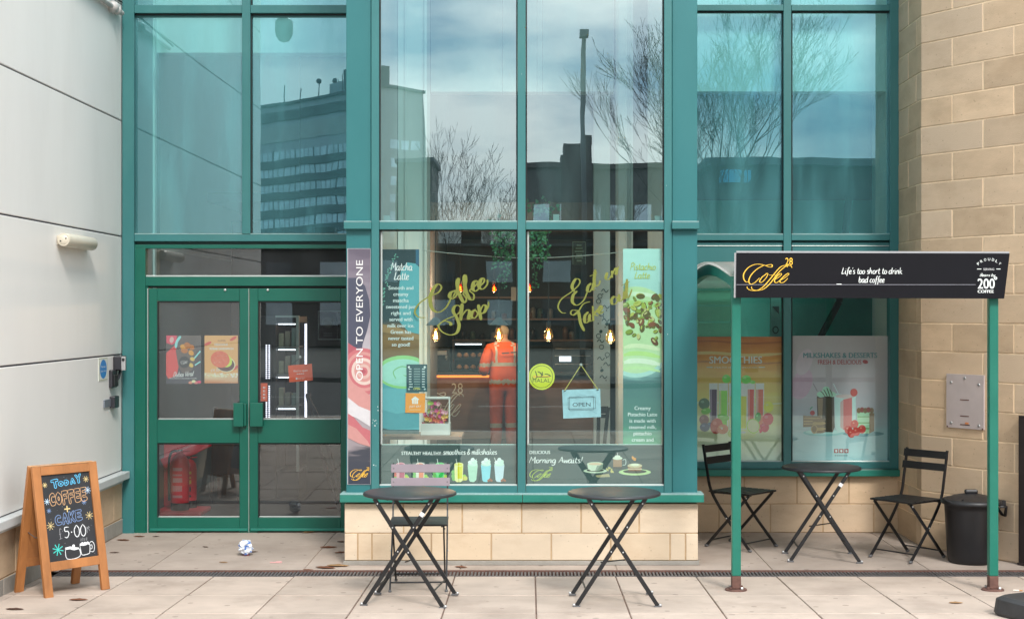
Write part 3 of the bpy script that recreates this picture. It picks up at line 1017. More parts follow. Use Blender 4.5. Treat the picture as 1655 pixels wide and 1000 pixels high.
for i in range(16):                                                 # doodles printed on the column
    g = MB()
    cx_, cy_ = rnd.uniform(966, 983), 470 + i * 9.2 + rnd.uniform(-2, 2)
    k = rnd.random()
    if k < .35:
        g.ell(fr, cx_, cy_, 2.6, 3.0, 1, mk, rnd.uniform(0, 90), n=8)
    elif k < .7:
        g.ribbon(fr, [(cx_ - 6, cy_ + 1), (cx_ - 2, cy_ - 3), (cx_ + 2, cy_ + 2), (cx_ + 6, cy_ - 2)], 1.3, 1, mk)
    else:
        g.ribbon(fr, [(cx_ + 3.5 * math.cos(t * .8), cy_ + 3.5 * math.sin(t * .8)) for t in range(9)], 1.0, 1, mk)
    if rnd.random() < .5:
        g.ell(fr, rnd.uniform(965, 984), cy_ + 5, 1.0, 1.2, 1, mk, n=6)
    g.build('doodle', shop)


# ------------------------------------------------------------------ the white clad building on the left
clad = thing('clad_building', (-5.5, 9.5, 0), 'white panel clad building wall running towards the green doors', 'building')
XL = -3.51
g = MB()
zs = [0.54, 1.54, 2.555, 3.55, 4.55, 5.55, 6.55]
for z0, z1 in zip(zs[:-1], zs[1:]):
    g.box(-7.5, 6.3, z0 + .006, XL, 12.79, z1 - .006, m_clad)
g.box(-7.45, 6.35, 0.4, XL - .012, 12.79, 6.5, m_seam)
g.build('wall_panel', clad, bevel=0.005)
g = MB()
g.box(-7.6, 6.25, 0.475, XL + .075, 12.78, 0.538, m_ledge)
g.box(-7.55, 6.28, 0.44, XL + .02, 12.78, 0.4748, m_ledge)
g.build('ledge', clad, bevel=0.006)
g = MB()
L = 12.79 - 6.3
stones(g, (XL + .012, 12.79, 0), (0, -1, 0), (1, 0, 0), [(0.0, 0.13, [0, .5, 1.3, 2.1, 2.9, 3.7, L])], 0.3, m_stoneg, m_mortar2)
stones(g, (XL + .005, 12.79, 0), (0, -1, 0), (1, 0, 0), [(0.13, 0.44, [0, .25, .85, 1.45, 2.05, 2.65, 3.25, 3.85, L])], 0.3, m_stone, m_mortar2)
g.build('stone_plinth', clad, bevel=0.004)
g = MB()                                                            # cable tray and pipe at the top of the wall
m_cab = mat('grey_white_plastic', (0.5, 0.48, 0.46), 0.5)
ptop = lambda px, py: Vector((XL + .03, (XL + .03) * F / (px - CX), H - (py - CY) / F * ((XL + .03) * F / (px - CX))))
a, b = ptop(120, -34), ptop(197, 22)
g.tube([a, a.lerp(b, .6), b], 0.022, m_cab, 8)
g.ball(a.lerp(b, .8), .05, .07, .05, m_cab, 10)
g.ball(a.lerp(b, .9), .035, .05, .04, m_cab, 10)
g.tube([ptop(110, -52), ptop(197, 4)], 0.008, m_gasket, 6)
g.build('cable_conduit', clad)
# ------------------------------------------------------------------ window lettering and prints
def printed(name, g, label, cat, parent=None, group=None):
    o = g.build(name, parent)
    if label and parent is None:
        o['label'] = label
        o['category'] = cat
        if group:
            o['group'] = group
    elif label:
        o['label'] = label
    return o


WHITE = ink((0.78, 0.82, 0.80))
GOLD = mat('gold_print', (0.80, 0.46, 0.06), 0.4, var=0.08, scale=20)
OLIVE = mat('olive_gold_vinyl', (0.16, 0.18, 0.03), 0.4, var=0.2, scale=10)
BLACK = ink((0.012, 0.013, 0.016))

# script lettering stuck on the outside of the bay glass
fr = FP(YB + .047)
t1 = lambda x, y: (620 + x / 6.25, 380 + y / 6.25)
g = MB()
for i, st in enumerate([
    [(425, 832), (350, 825), (315, 770), (360, 690), (460, 620), (550, 580), (584, 525), (552, 495), (505, 540), (470, 640), (490, 740), (555, 778), (630, 730), (680, 640)],
    [(720, 560), (680, 580), (668, 620), (700, 642), (740, 600), (735, 560), (705, 566)],
    [(700, 625), (750, 520), (764, 440), (745, 470), (755, 560), (790, 650), (820, 680), (836, 640), (805, 590), (845, 555)],
    [(805, 575), (836, 470), (830, 405), (815, 440), (830, 560), (870, 640), (905, 650), (911, 600), (870, 560), (905, 530)],
    [(900, 535), (945, 490), (940, 460), (910, 480), (900, 540), (930, 565), (970, 530)],
    [(965, 525), (1015, 470), (1010, 435), (980, 455), (965, 520), (1000, 545), (1045, 500), (1048, 448)]]):
    g.ribbon(fr, st, 6.4, 1 + .4 * i, OLIVE, 0.80, 8, t1)
t2 = lambda x, y: (x, y)
for i, st in enumerate([
    [(706, 527), (719, 517), (739, 508), (744.5, 499), (741, 493.5), (735, 495), (732.5, 503), (738.5, 514), (742, 526), (738, 537.5), (727, 541), (714, 535.5), (709, 526), (717, 519), (727, 521), (729, 526)],
    [(747, 490), (746, 502), (744.5, 518)], [(745, 513), (754, 501), (759, 504), (757, 515), (763, 514)],
    [(769, 500), (763.5, 504), (762, 511), (767, 514), (772, 507), (768, 500.5)],
    [(773, 492), (775, 503), (777.5, 517)], [(775, 505), (781, 493), (786, 496), (783, 504), (777, 507)], [(783, 504), (789, 496), (789.5, 487)]]):
    g.ribbon(fr, st, 5.6, 4 + .4 * i, OLIVE, 0.78, 7, t2)
printed('window_lettering', g, 'olive script reading Coffee Shop', None, bayw)

t3 = lambda x, y: (890 + x / 6.253, 400 + y / 6.253)
g = MB()
for i, st in enumerate([
    [(155, 660), (110, 655), (75, 600), (110, 520), (220, 440), (288, 370), (290, 325), (252, 320), (216, 390), (238, 440), (270, 440)],
    [(270, 440), (228, 480), (220, 550), (268, 582), (335, 530), (372, 440)],
    [(410, 360), (380, 390), (372, 438), (400, 442), (428, 380), (436, 350)], [(436, 350), (428, 420), (455, 430)],
    [(452, 220), (440, 330), (452, 392), (488, 372), (500, 330)], [(395, 290), (470, 258)],
    [(572, 250), (558, 310), (588, 322), (612, 280)], [(618, 235), (620, 305)], [(620, 285), (650, 212), (668, 222), (660, 275), (686, 190)],
    [(285, 640), (230, 682), (202, 662), (222, 632), (290, 640)], [(285, 640), (330, 570), (400, 546)],
    [(280, 630), (302, 760), (340, 842)],
    [(382, 650), (346, 690), (346, 752), (376, 752), (396, 690)], [(396, 670), (390, 740), (418, 738)],
    [(426, 590), (432, 742)], [(482, 620), (440, 670), (482, 690)],
    [(492, 655), (522, 612), (508, 588), (482, 640), (505, 668), (535, 640)],
    [(642, 490), (614, 530), (626, 572), (664, 560), (672, 512), (640, 492)],
    [(690, 470), (696, 540), (728, 522), (744, 440)], [(744, 440), (750, 512), (768, 500)],
    [(772, 318), (764, 480), (790, 500), (822, 420)], [(715, 385), (796, 345)]]):
    g.ribbon(fr, st, 5.2, 1 + .3 * i, OLIVE, 0.78, 7, t3)
printed('window_lettering', g, 'olive script reading Eat in Take out', None, bayw)

_ink0, _grad0 = ink, grad
GAIN = 1.12


def ink(col, rough=0.45):
    return _ink0(tuple(min(.85, c * GAIN) for c in col), rough)


def grad(name, stops, axis=2, rough=0.4, var=0.05):
    return _grad0(name, [(c, tuple(min(.85, q * GAIN) for q in col)) for c, col in stops], axis, rough, var)


# tall print for matcha latte, behind the left pane
fr = FP(YB + .075)
c = (617.5, 403, 677.5, 701)
zz = lambda py, Y: H - (py - CY) / F * Y
g = MB()
g.rect(fr, *c, 0, grad('matcha_print_ground', [(zz(701, YB), (0.03, 0.07, 0.07)), (zz(580, YB), (0.16, 0.10, 0.045)), (zz(545, YB), (0.22, 0.135, 0.05)), (zz(515, YB), (0.03, 0.06, 0.065)), (zz(403, YB), (0.02, 0.045, 0.055))]))
tq, tq2 = ink((0.10, 0.36, 0.40)), ink((0.07, 0.29, 0.33))
g.poly(fr, [(646, 520), (644, 470), (648, 436), (658, 424), (672, 426), (678, 432), (678, 540), (660, 536)], 1, tq, c)
g.rect(fr, 672, 403, 678, 428, 1, ink((0.03, 0.12, 0.2)), c)
g.poly(fr, [(600, 520), (640, 528), (690, 546), (690, 552), (640, 540), (600, 534)], 1.5, ink((0.30, 0.20, 0.09)), c)
g.poly(fr, [(612, 598), (612, 680), (630, 694), (680, 694), (680, 600)], 2, tq, c)
g.poly(fr, [(612, 660), (640, 668), (680, 664), (680, 690), (630, 694), (612, 690)], 2.3, tq2, c)
g.ell(fr, 652, 601, 44, 27, 3, ink((0.24, 0.55, 0.20)), 0, c)
g.ell(fr, 652, 602, 39, 22, 3.5, ink((0.30, 0.60, 0.50)), 0, c)
g.ribbon(fr, [(640, 612), (636, 600), (650, 592), (668, 598), (664, 608), (652, 606)], 1.6, 4, ink((0.16, 0.42, 0.16)), 0, clip=c)
lf = ink((0.14, 0.38, 0.30))
for i in range(42):
    t = i / 42
    x, y = 641 - 24 * t ** .6 + rnd.uniform(-3, 3), 412 + 84 * t + rnd.uniform(-4, 4)
    g.ell(fr, x, y, 1.7, 0.9, 4, lf, rnd.uniform(0, 180), c, n=6)
for i, (s_, y, w) in enumerate((('Matcha', 437, 35), ('Latte', 452, 24))):
    g.hand(fr, s_, 649, y, w, 7 if i == 0 else 7, 1.5, 5, ink((0.75, 0.95, 0.92)))
for i, (s_, w) in enumerate((('Smooth and', 40), ('creamy', 24), ('matcha', 25), ('sweetened just', 48), ('right and', 31), ('served with', 37), ('milk over ice.', 43), ('Green has', 33), ('never tasted', 40), ('so good!', 29))):
    g.bold(fr, s_, 648, 468 + 10.15 * i, w, 6.2, 5, ink((0.66, 0.80, 0.76)))
printed('matcha_poster', g, 'tall dark teal poster for matcha latte in the left of the bay window', 'poster')

# tall print for pistachio latte
c = (1007, 402, 1069.5, 718)
g = MB()
g.rect(fr, *c, 0, grad('pistachio_print_ground', [(zz(718, YB), (0.10, 0.34, 0.20)), (zz(690, YB), (0.07, 0.22, 0.17)), (zz(615, YB), (0.05, 0.15, 0.15)), (zz(600, YB), (0.2, 0.4, 0.38)), (zz(402, YB), (0.42, 0.72, 0.66))]))
g.ell(fr, 1028, 535, 66, 75, 1, ink((0.36, 0.62, 0.56)), 0, c, 48)
g.ell(fr, 1028, 533, 62, 70, 1.5, ink((0.44, 0.66, 0.36)), 0, c, 48)
for i, (y, h_, cc) in enumerate(((478, 6, (0.58, .80, .55)), (492, 8, (0.36, .60, .22)), (562, 7, (0.62, .80, .48)), (574, 7, (0.40, .66, .20)), (586, 8, (0.62, .82, .58)), (597, 5, (0.46, .70, .34)))):
    g.ribbon(fr, [(1000, y + 3), (1020, y - 3), (1045, y - 2), (1075, y + 5)], h_, 2 + .2 * i, ink(cc), 0, clip=c)
nutc = [ink(x) for x in ((0.30, .40, .05), (.42, .48, .10), (.20, .30, .04), (.13, .045, .018), (.20, .07, .03), (.50, .52, .22), (.10, .09, .02))]
for i in range(70):
    x, y = rnd.uniform(1006, 1069), 505 + rnd.gauss(0, 19)
    if 474 < y < 562:
        r_ = rnd.uniform(3.0, 7.6)
        an = rnd.uniform(0, 180)
        mm = rnd.choice(nutc)
        g.ell(fr, x + .8, y + 1.3, r_, r_ * .62, 3.2 + i * .03, nutc[6], an, c, n=9)
        g.ell(fr, x, y, r_, r_ * .58, 3.22 + i * .03, mm, an, c, n=9)
        g.ell(fr, x - .8, y - .8, r_ * .55, r_ * .2, 3.24 + i * .03, rnd.choice(nutc), an, c, n=6)
ol = ink((0.46, 0.52, 0.10))
g.hand(fr, 'Pistachio', 1039, 436, 41, 6.2, 1.3, 6, ol)
g.hand(fr, 'Latte', 1038, 450, 25, 6.2, 1.3, 6, ol)
for i, (s_, w) in enumerate((('Creamy', 26), ('Pistachio Latte', 47), ('is made with', 42), ('steamed milk,', 44), ('pistachio', 29), ('cream and', 35))):
    g.bold(fr, s_, 1038.5, 662 + 10.2 * i, w, 6.2, 5, ink((0.66, 0.80, 0.74)))
printed('pistachio_poster', g, 'tall pale green poster for pistachio latte in the right of the bay window', 'poster')

# banner on the left corner panel
GAIN = 0.74
fr = FP(YB + .008)
c = (562.5, 402, 598.5, 782)
g = MB()
sl = ink((0.075, 0.082, 0.125), .4)
g.rect(fr, 561.5, 401.5, 599, 782.5, 0, ink((0.62, 0.60, 0.64)))
g.rect(fr, *c, 1, grad('banner_ground', [(zz(782, YB), (0.035, 0.045, 0.075)), (zz(735, YB), (0.06, 0.065, 0.085)), (zz(722, YB), (0.35, 0.30, 0.32)), (zz(600, YB), (0.55, 0.52, 0.55)), (zz(440, YB), (0.20, 0.17, 0.22)), (zz(402, YB), (0.13, 0.11, 0.15))]))
g.poly(fr, [(560, 449), (578, 449), (590, 462), (597, 485), (598.5, 510), (594, 532), (586, 556), (584, 575), (560, 575)], 2, sl, c)
pk = [ink(x) for x in ((.55, .16, .18), (.62, .30, .28), (.66, .45, .40), (.42, .10, .13), (.72, .58, .52))]
g.poly(fr, [(560, 552), (572, 560), (584, 566), (598, 564), (600, 600), (560, 600)], 3, pk[3], c)
for i, (r_, mm) in enumerate(((38, 0), (32, 1), (27, 0), (22, 4), (17, 1), (12, 2), (7, 0), (3.5, 3))):
    g.ell(fr, 588, 600, r_ * .9, r_, 3.2 + .2 * i, pk[mm], -14, c)
g.poly(fr, [(560, 612), (576, 622), (600, 640), (600, 664), (580, 656), (560, 640)], 5, pk[1], c)
g.poly(fr, [(560, 640), (580, 656), (600, 664), (600, 690), (578, 676), (560, 668)], 5.2, ink((.70, .68, .70)), c)
g.poly(fr, [(560, 666), (572, 674), (586, 690), (600, 696), (600, 722), (578, 712), (560, 700)], 5.4, pk[0], c)
g.poly(fr, [(560, 684), (576, 692), (594, 712), (600, 722), (580, 716), (560, 706)], 5.6, pk[1], c)
g.text(fr, 'OPEN TO EVERYONE', 586.5, 517.5, 194, 11.5, 7, ink((.86, .86, .86)), rot=90)
logo(g, fr, 566, 754, 597, 776, 7, GOLD, 1.1)
printed('banner', g, 'tall slate banner reading OPEN TO EVERYONE on the corner panel', 'banner')

GAIN = 1.25
# lower print bands behind the two lower panes
fr = FP(YB + .07)
m_band = ink((0.035, 0.062, 0.062), .5)
g = MB()
c = (613.5, 718.5, 836, 783)
g.rect(fr, *c, 0, m_band)
g.rect(fr, 613.5, 717.3, 836, 718.4, 0, ink((.45, .62, .58)))
g.bold(fr, 'STEALTHY HEALTHY', 681, 734.5, 64, 5.6, 1, WHITE)
g.hand(fr, 'smoothies & milkshakes', 759.5, 734, 87, 5.0, 1.35, 1, WHITE)
cups = [(647.5, (.42, .07, .13), (.62, .30, .34)), (679, (.72, .20, .10), (.62, .62, .54)), (711, (.02, .42, .07), (.10, .55, .16)), (741.5, (.62, .60, .02), (.72, .74, .30))]
for x, a, b in cups:
    for dx, dy, cc in ((-9, -2, (.55, .08, .06)), (-9, 7, (.6, .10, .06)), (9, 8, (.25, .5, .05)), (8, 12, (.5, .45, .05)), (-8, 13, (.12, .4, .06)), (11, 12, (.55, .55, .1))):
        g.ell(fr, x + dx, 764 + dy * .7, 3.2, 3.6, 1, ink(cc if x < 660 or dx > 0 else (.15, .42, .1)), 0, n=9)
    g.poly(fr, [(x - 7.3, 750), (x + 7.3, 750), (x + 6.4, 776), (x + 3, 778.5), (x - 3, 778.5), (x - 6.4, 776)], 2, ink(b))
    g.poly(fr, [(x - 2, 752), (x + 6.2, 752), (x + 5.4, 773), (x - 2, 773)], 3, ink(a))
    g.ell(fr, x, 750, 7.3, 3.2, 3.4, ink(b), 0, n=14)
    g.ell(fr, x, 750, 5.6, 2.2, 3.6, ink(a), 0, n=14)
    g.ribbon(fr, [(x - 4.5, 741), (x - 2.5, 751)], 1.4, 4, WHITE)
for x, a in ((764, (.38, .62, .48)), (785.5, (.22, .58, .66)), (807, (.48, .62, .68))):
    g.poly(fr, [(x - 8.2, 751), (x + 8.2, 751), (x + 5.8, 775), (x + 2, 778.5), (x - 4, 778), (x - 6, 775)], 2, ink(a))
    for k, (dx, dy, r_) in enumerate(((0, 749.5, 8), (-2, 746.5, 5.8), (2.5, 745.5, 5), (0, 742.5, 3.4))):
        g.ell(fr, x + dx, dy, r_, 3.4, 3 + k * .2, ink((.62, .78, .68) if k % 2 else (.50, .70, .60)), 0, n=12)
    g.ribbon(fr, [(x + 6, 741), (x + 4, 749)] if x < 800 else [(x - 8, 739), (x - 5, 747)], 1.5, 4, WHITE)
    if x > 780:
        for k in range(3):
            g.ell(fr, x + 4 + k * 2.4, 776 - k % 2 * 2, 2.2, 1.8, 4, ink((.30, .10, .05)), n=7)
printed('smoothie_window_strip', g, 'dark strip of smoothie and milkshake cups along the bottom of the left bay pane', 'window sticker')

g = MB()
c = (850, 718.5, 1073, 783)
g.rect(fr, *c, 0, m_band)
g.rect(fr, 850, 717.3, 1073, 718.4, 0, ink((.45, .62, .58)))
g.bold(fr, 'DELICIOUS', 872.5, 733, 33, 5.4, 1, WHITE)
g.hand(fr, 'Morning Awaits!', 898, 747.5, 86, 5.4, 1.6, 1, WHITE)
logo(g, fr, 856, 754, 893, 777, 1, ink((.42, .55, .06)), 1.1)
cr_, br_, dk = ink((.46, .56, .42)), ink((.22, .10, .04)), ink((.03, .035, .03))
g.ell(fr, 962, 760.5, 19, 3.6, 1, cr_, n=24)
g.ell(fr, 962, 759.5, 14, 2.4, 1.4, dk, n=24)
g.poly(fr, [(949, 749), (975, 749), (973.5, 757), (968, 760.5), (956, 760.5), (950.5, 757)], 2, ink((.20, .26, .20)))
g.poly(fr, [(949, 749), (966, 749), (962, 760), (956, 760.5), (950.5, 757)], 2.2, cr_)
g.ell(fr, 962, 749, 13, 2.9, 2.6, cr_, n=24)
g.ell(fr, 962, 749.2, 11, 2.0, 2.8, ink((.52, .40, .26)), n=24)
g.rect(fr, 991, 740, 1005, 754, 1, ink((.28, .17, .10)))
g.rect(fr, 990.5, 754, 1005.5, 758, 1, dk)
g.ell(fr, 998, 740, 8, 2.6, 1.6, ink((.56, .64, .52)), n=14)
g.ell(fr, 998, 737.3, 4.6, 2.2, 1.8, ink((.60, .68, .56)), n=12)
g.ribbon(fr, [(1006, 743), (1011, 742), (1011, 750), (1006, 751)], 1.1, 1.4, ink((.4, .48, .45)))
g.ribbon(fr, [(998, 731), (998, 737)], 1.0, 2.2, WHITE)
g.ell(fr, 1026, 762.5, 26, 5.2, 1, ink((.40, .55, .26)), n=28)
g.ell(fr, 1026, 761.4, 19, 3.2, 1.4, dk, n=28)
g.poly(fr, [(1014, 752), (1037.5, 752), (1036, 760.5), (1016, 760.5)], 2, br_)
g.rect(fr, 1014.6, 756.5, 1037, 758, 2.2, ink((.55, .50, .36)))
g.ell(fr, 1026, 752, 11.8, 3.6, 2.4, ink((.46, .42, .26)), n=22)
g.ell(fr, 1026, 750.6, 7.5, 2.2, 2.6, ink((.60, .64, .48)), n=16)
for k in range(6):
    g.ell(fr, 1020 + rnd.uniform(0, 8), 740 + rnd.uniform(-3, 3), 2.4, 1.5, 2, ink((.55, .25, .06)), rnd.uniform(0, 90), n=8)
g.poly(fr, [(962, 768), (984, 765), (986, 770), (966, 771)], .6, ink((.34, .30, .16)))
for k in range(7):
    g.ell(fr, 986 + rnd.uniform(-5, 5), 758 + rnd.uniform(-3, 4), 2.2, 1.4, 1.2 + k * .1, ink((.45, .42, .14)), rnd.uniform(0, 90), n=7)
printed('breakfast_window_strip', g, 'dark strip reading Morning Awaits with coffee and cakes along the right bay pane', 'window sticker')

# round halal sticker
fr = FP(YB + .066)
g = MB()
yl = ink((0.50, 0.56, 0.03))
dg = ink((0.05, 0.075, 0.01))
g.ell(fr, 875.3, 608.5, 21.2, 21.2, 0, yl, n=40)
g.ell(fr, 875.3, 608.5, 18.3, 18.3, 1, dg, n=40)
g.ell(fr, 875.3, 608.5, 17.5, 17.5, 2, yl, n=40)
g.text(fr, 'HALAL', 875.2, 617.6, 28.5, 6.4, 3, dg)
for st, w in (([(865, 599), (867, 605), (867.5, 610), (863, 612.5), (860.5, 609)], 1.5),
              ([(869, 600), (874, 603), (876, 607)], 2.2), ([(876, 600), (877, 606), (872, 609), (868, 608)], 1.4),
              ([(880, 604.5), (885, 604.5), (890.5, 607.5)], 2.0), ([(890, 607.5), (882, 609), (868, 609)], 1.3)):
    g.ribbon(fr, st, w, 3, dg, .3, 5)
g.rect(fr, 862, 606.8, 889, 609.8, 2.4, ink((.75, .42, .04)))
printed('halal_sticker', g, 'round yellow HALAL sticker beside the centre mullion of the bay window', 'sticker')

# opening hours card and the orange delivery sticker
fr = FP(YB + .066)
g = MB()
g.rect(fr, 657, 588.5, 690.5, 633, 0, ink((.012, .055, .065)))
for i in range(8):
    y = 596 + i * 4.1
    g.rect(fr, 661, y - .7, 665 + (2 if i > 5 else 0), y + .7, 1, ink((.5, .6, .6)))
    g.rect(fr, 669, y - .9, 679, y + .9, 1, ink((.16, .24, .24)))
    g.rect(fr, 682, y - .7, 686.5, y + .7, 1, ink((.5, .6, .6)))
for x in (661, 686.5):
    g.ell(fr, x, 593, 1.8, 1.8, 2, ink((.6, .75, .75)), n=8)
    g.ell(fr, x, 628.5, 1.6, 1.6, 1, ink((.3, .42, .42)), n=8)
g.text(fr, 'OPEN', 673.6, 629.6, 10.5, 3.6, 1, ink((.78, .80, .12)))
printed('opening_hours_card', g, 'dark opening hours card above the orange square sticker in the bay window', 'card')
g = MB()
g.poly(fr, [(655.5, 634.7), (687.5, 635.5), (686.5, 667.2), (654.8, 666.5)], 0, ink((.74, .25, .02)))
g.poly(fr, [(671, 640), (677.5, 645), (675.5, 646.5), (675.5, 652.5), (666, 652.2), (666, 646.4), (664.6, 645)], 1, WHITE)
g.rect(fr, 668.8, 645, 669.8, 652, 2, ink((.74, .25, .02)))
g.rect(fr, 672, 645, 673, 652, 2, ink((.74, .25, .02)))
g.text(fr, 'JUST EAT', 670.8, 658, 19, 3.4, 1, WHITE, shear=.15)
g.rect(fr, 661.5, 661.4, 680, 662.2, 1, ink((.8, .5, .25)))
printed('delivery_sticker', g, 'orange square takeaway delivery sticker under the opening hours card', 'sticker')

# posters in the display window
GAIN = 2.1
YP = YD + .085
fr = FP(YP)
g = MB()
c = (1100, 544, 1266, 745)
g.rect(fr, *c, 0, grad('smoothie_print_ground', [(zz(745, YP), (.36, .48, .34)), (zz(690, YP), (.40, .46, .24)), (zz(640, YP), (.46, .34, .09)), (zz(580, YP), (.44, .18, .05)), (zz(544, YP), (.26, .075, .02))]))
for y, h_, a in ((553, 3, (.22, .07, .025)), (572, 5, (.50, .30, .14)), (586, 3, (.30, .13, .05)), (652, 3.5, (.56, .52, .26))):
    g.ribbon(fr, [(1095, y), (1150, y - 2), (1210, y + 2), (1270, y - 1)], h_, .6, ink(a), 0, clip=c)
g.bold(fr, 'SMOOTHIES', 1189, 587, 85, 12, 3, ink((.40, .42, .40)), .35)
g.text(fr, 'STEALTHY HEALTHY SMOOTHIES', 1189, 595, 70, 3, 3, ink((.50, .52, .38)))
for a, b in ((1142, 1152), (1226, 1236)):
    g.rect(fr, a, 592.5, b, 594, 3, WHITE)
gl_ = ink((.42, .56, .56))
for i, (x0, x1, t, cc) in enumerate(((1146, 1160, 629, (.05, .02, .05)), (1161, 1177, 631, (.16, .42, .05)), (1207, 1220, 629, (.50, .06, .05)), (1221, 1235, 629, (.52, .10, .07)), (1193, 1208, 640, (.60, .62, .06)), (1178, 1193, 640, (.62, .52, .06)))):
    g.poly(fr, [(x0, 619), (x1, 619), (x1 - 1, 694), (x0 + 1, 694)], 1 + .2 * i, gl_)
    g.poly(fr, [(x0 + 1.5, t), (x1 - 1.5, t), (x1 - 2.2, 692), (x0 + 2.2, 692)], 1.1 + .2 * i, ink(cc))
    g.rect(fr, x0 + 2.4, t, x0 + 4.6, 690, 1.15 + .2 * i, ink(tuple(min(1, q * 1.5 + .1) for q in cc)))
for x, y, rx, ry, cc in ((1138, 652, 9, 9, (.05, .10, .06)), (1141, 664, 8, 5, (.12, .32, .05)), (1138, 678, 8, 8, (.10, .02, .03)), (1139, 690, 8, 7, (.02, .04, .10)), (1147, 686, 4, 4, (.03, .07, .16)), (1158, 688, 10, 13, (.32, .04, .03)),
                         (1169, 674, 10, 5, (.12, .34, .05)), (1168, 693, 9, 8, (.5, .14, .08)), (1168, 694, 4, 5, (.6, .42, .26)), (1242, 657, 8, 9, (.45, .50, .06)), (1241, 677, 9, 10, (.38, .04, .06)), (1236, 690, 7, 8, (.36, .03, .06)), (1225, 674, 5, 8, (.05, .22, .05)),
                         (1205, 701, 17, 8, (.50, .52, .22)), (1186, 700, 10, 8, (.30, .36, .12)), (1174, 612, 7, 7, (.12, .42, .08)), (1206, 613, 8, 7, (.12, .42, .08)), (1216, 617, 5, 3, (.16, .46, .1))):
    g.ell(fr, x, y, rx, ry, 3 + rnd.uniform(0, .5), ink(cc), rnd.uniform(-15, 15), n=14)
    g.ell(fr, x - rx * .3, y - ry * .35, rx * .35, ry * .25, 3.7, ink(tuple(min(1, q * 1.6 + .05) for q in cc)), n=8)
g.ell(fr, 1217, 688, 10.5, 12, 4, ink((.26, .46, .06)), -15, n=20)
g.ell(fr, 1217.3, 688, 9.2, 10.6, 4.2, ink((.50, .66, .26)), -15, n=20)
for k in range(9):
    g.ell(fr, 1232 + rnd.uniform(-4, 5), 692 + rnd.uniform(-5, 5), 2.2, 2.2, 4, ink((.42, .04, .08)), n=7)
printed('smoothie_poster', g, 'orange and green smoothie poster behind the green canopy post', 'poster')

GAIN = 1.35
g = MB()
c = (1280.5, 542.5, 1437.5, 745)
g.rect(fr, *c, 0, grad('milkshake_print_ground', [(zz(745, YP), (.33, .52, .56)), (zz(700, YP), (.34, .48, .52)), (zz(665, YP), (.36, .36, .41)), (zz(610, YP), (.42, .36, .40)), (zz(542, YP), (.40, .34, .36))]))
for x, y, rx, ry, cc in ((1296, 620, 16, 26, (.46, .30, .40)), (1300, 585, 12, 22, (.48, .38, .44))):
    g.ell(fr, x, y, rx, ry, .5, ink(cc), 20, c)
g.bold(fr, 'MILKSHAKES & DESSERTS', 1358, 578, 119, 8.5, 2, ink((.07, .19, .21)), .3)
rd = ink((.30, .045, .055))
g.bold(fr, 'FRESH & DELICIOUS', 1357, 588.5, 70, 7.6, 2, rd)
g.ell(fr, 1398.5, 584.5, 4.6, 3.2, 2, rd, 15, n=12)
g.ell(fr, 1395, 700.5, 34, 4, .8, ink((.12, .26, .30)), 0, c)
g.ell(fr, 1331, 699, 33, 5.5, 1, ink((.20, .44, .46)), 0, c)
g.ell(fr, 1331, 697.5, 29, 3.6, 1.2, ink((.36, .58, .58)), 0, c)
bw, bw2, tan = ink((.05, .028, .018)), ink((.16, .085, .03)), ink((.34, .22, .08))
g.poly(fr, [(1320, 640), (1348, 640), (1348, 664), (1349, 690), (1346, 698), (1324, 698), (1321, 676)], 2, bw)
g.poly(fr, [(1321, 643), (1330, 643), (1329, 676), (1323, 676)], 2.2, ink((.24, .16, .09)))
mint = ink((.34, .58, .44))
for x, y, r_ in ((1327, 637, 7), (1336, 634, 9), (1345, 637, 6), (1335, 628, 5.5)):
    g.ell(fr, x, y, r_, r_ * .7, 2.5 + r_ * .05, mint, n=12)
for k in range(4):
    g.ribbon(fr, [(1326 + k * 5, 626 + abs(k - 2) * 3), (1329 + k * 5, 634), (1333 + k * 4, 640)], 1.2, 3.4, bw)
g.ribbon(fr, [(1314, 619), (1321, 632)], 2.2, 2.4, ink((.25, .2, .24)))
g.poly(fr, [(1298, 671), (1326, 672), (1326, 688), (1298, 690)], 2.4, bw2)
for k in range(3):
    g.rect(fr, 1299, 675 + k * 4.5, 1325, 676.6 + k * 4.5, 2.6, tan)
for k in range(5):
    g.ell(fr, 1323 + (k % 2), 697 - k * 4.5, 11, 2.8, 2.9 + k * .1, tan if k % 2 else bw2, n=14)
g.ell(fr, 1316, 693, 5.5, 7.5, 3.6, tan, n=14)
g.ell(fr, 1316, 693, 3.8, 5.6, 3.8, bw2, n=14)
g.ell(fr, 1313, 667, 4, 4, 2.8, ink((.40, .05, .05)), n=10)
g.ribbon(fr, [(1309, 661), (1313, 657)], 2.4, 3, ink((.06, .26, .12)))
g.poly(fr, [(1348, 635), (1383, 640), (1383, 690), (1378, 698), (1354, 698), (1350, 690)], 1.6, ink((.42, .58, .58)))
g.poly(fr, [(1363, 645), (1377, 642), (1377, 692), (1363, 694)], 1.9, ink((.50, .13, .13)))
g.poly(fr, [(1358, 650), (1363, 645), (1363, 694), (1358, 690)], 1.9, ink((.48, .34, .34)))
g.ell(fr, 1366, 640, 16, 3.2, 2.2, ink((.50, .40, .40)), n=16)
g.ell(fr, 1380, 634, 6, 6.5, 2.6, ink((.45, .06, .05)), n=12)
g.ribbon(fr, [(1347, 620), (1355, 636)], 1.8, 1.9, ink((.5, .62, .66)))
g.poly(fr, [(1385, 664), (1412, 666), (1413, 696), (1405, 700), (1386, 700)], 1.4, ink((.34, .56, .38)))
for y in (672, 682, 691):
    g.rect(fr, 1386, y, 1405, y + 2.2, 1.8, ink((.16, .34, .14)))
g.poly(fr, [(1405, 667), (1413, 667), (1413, 696), (1405, 700)], 1.7, bw2)
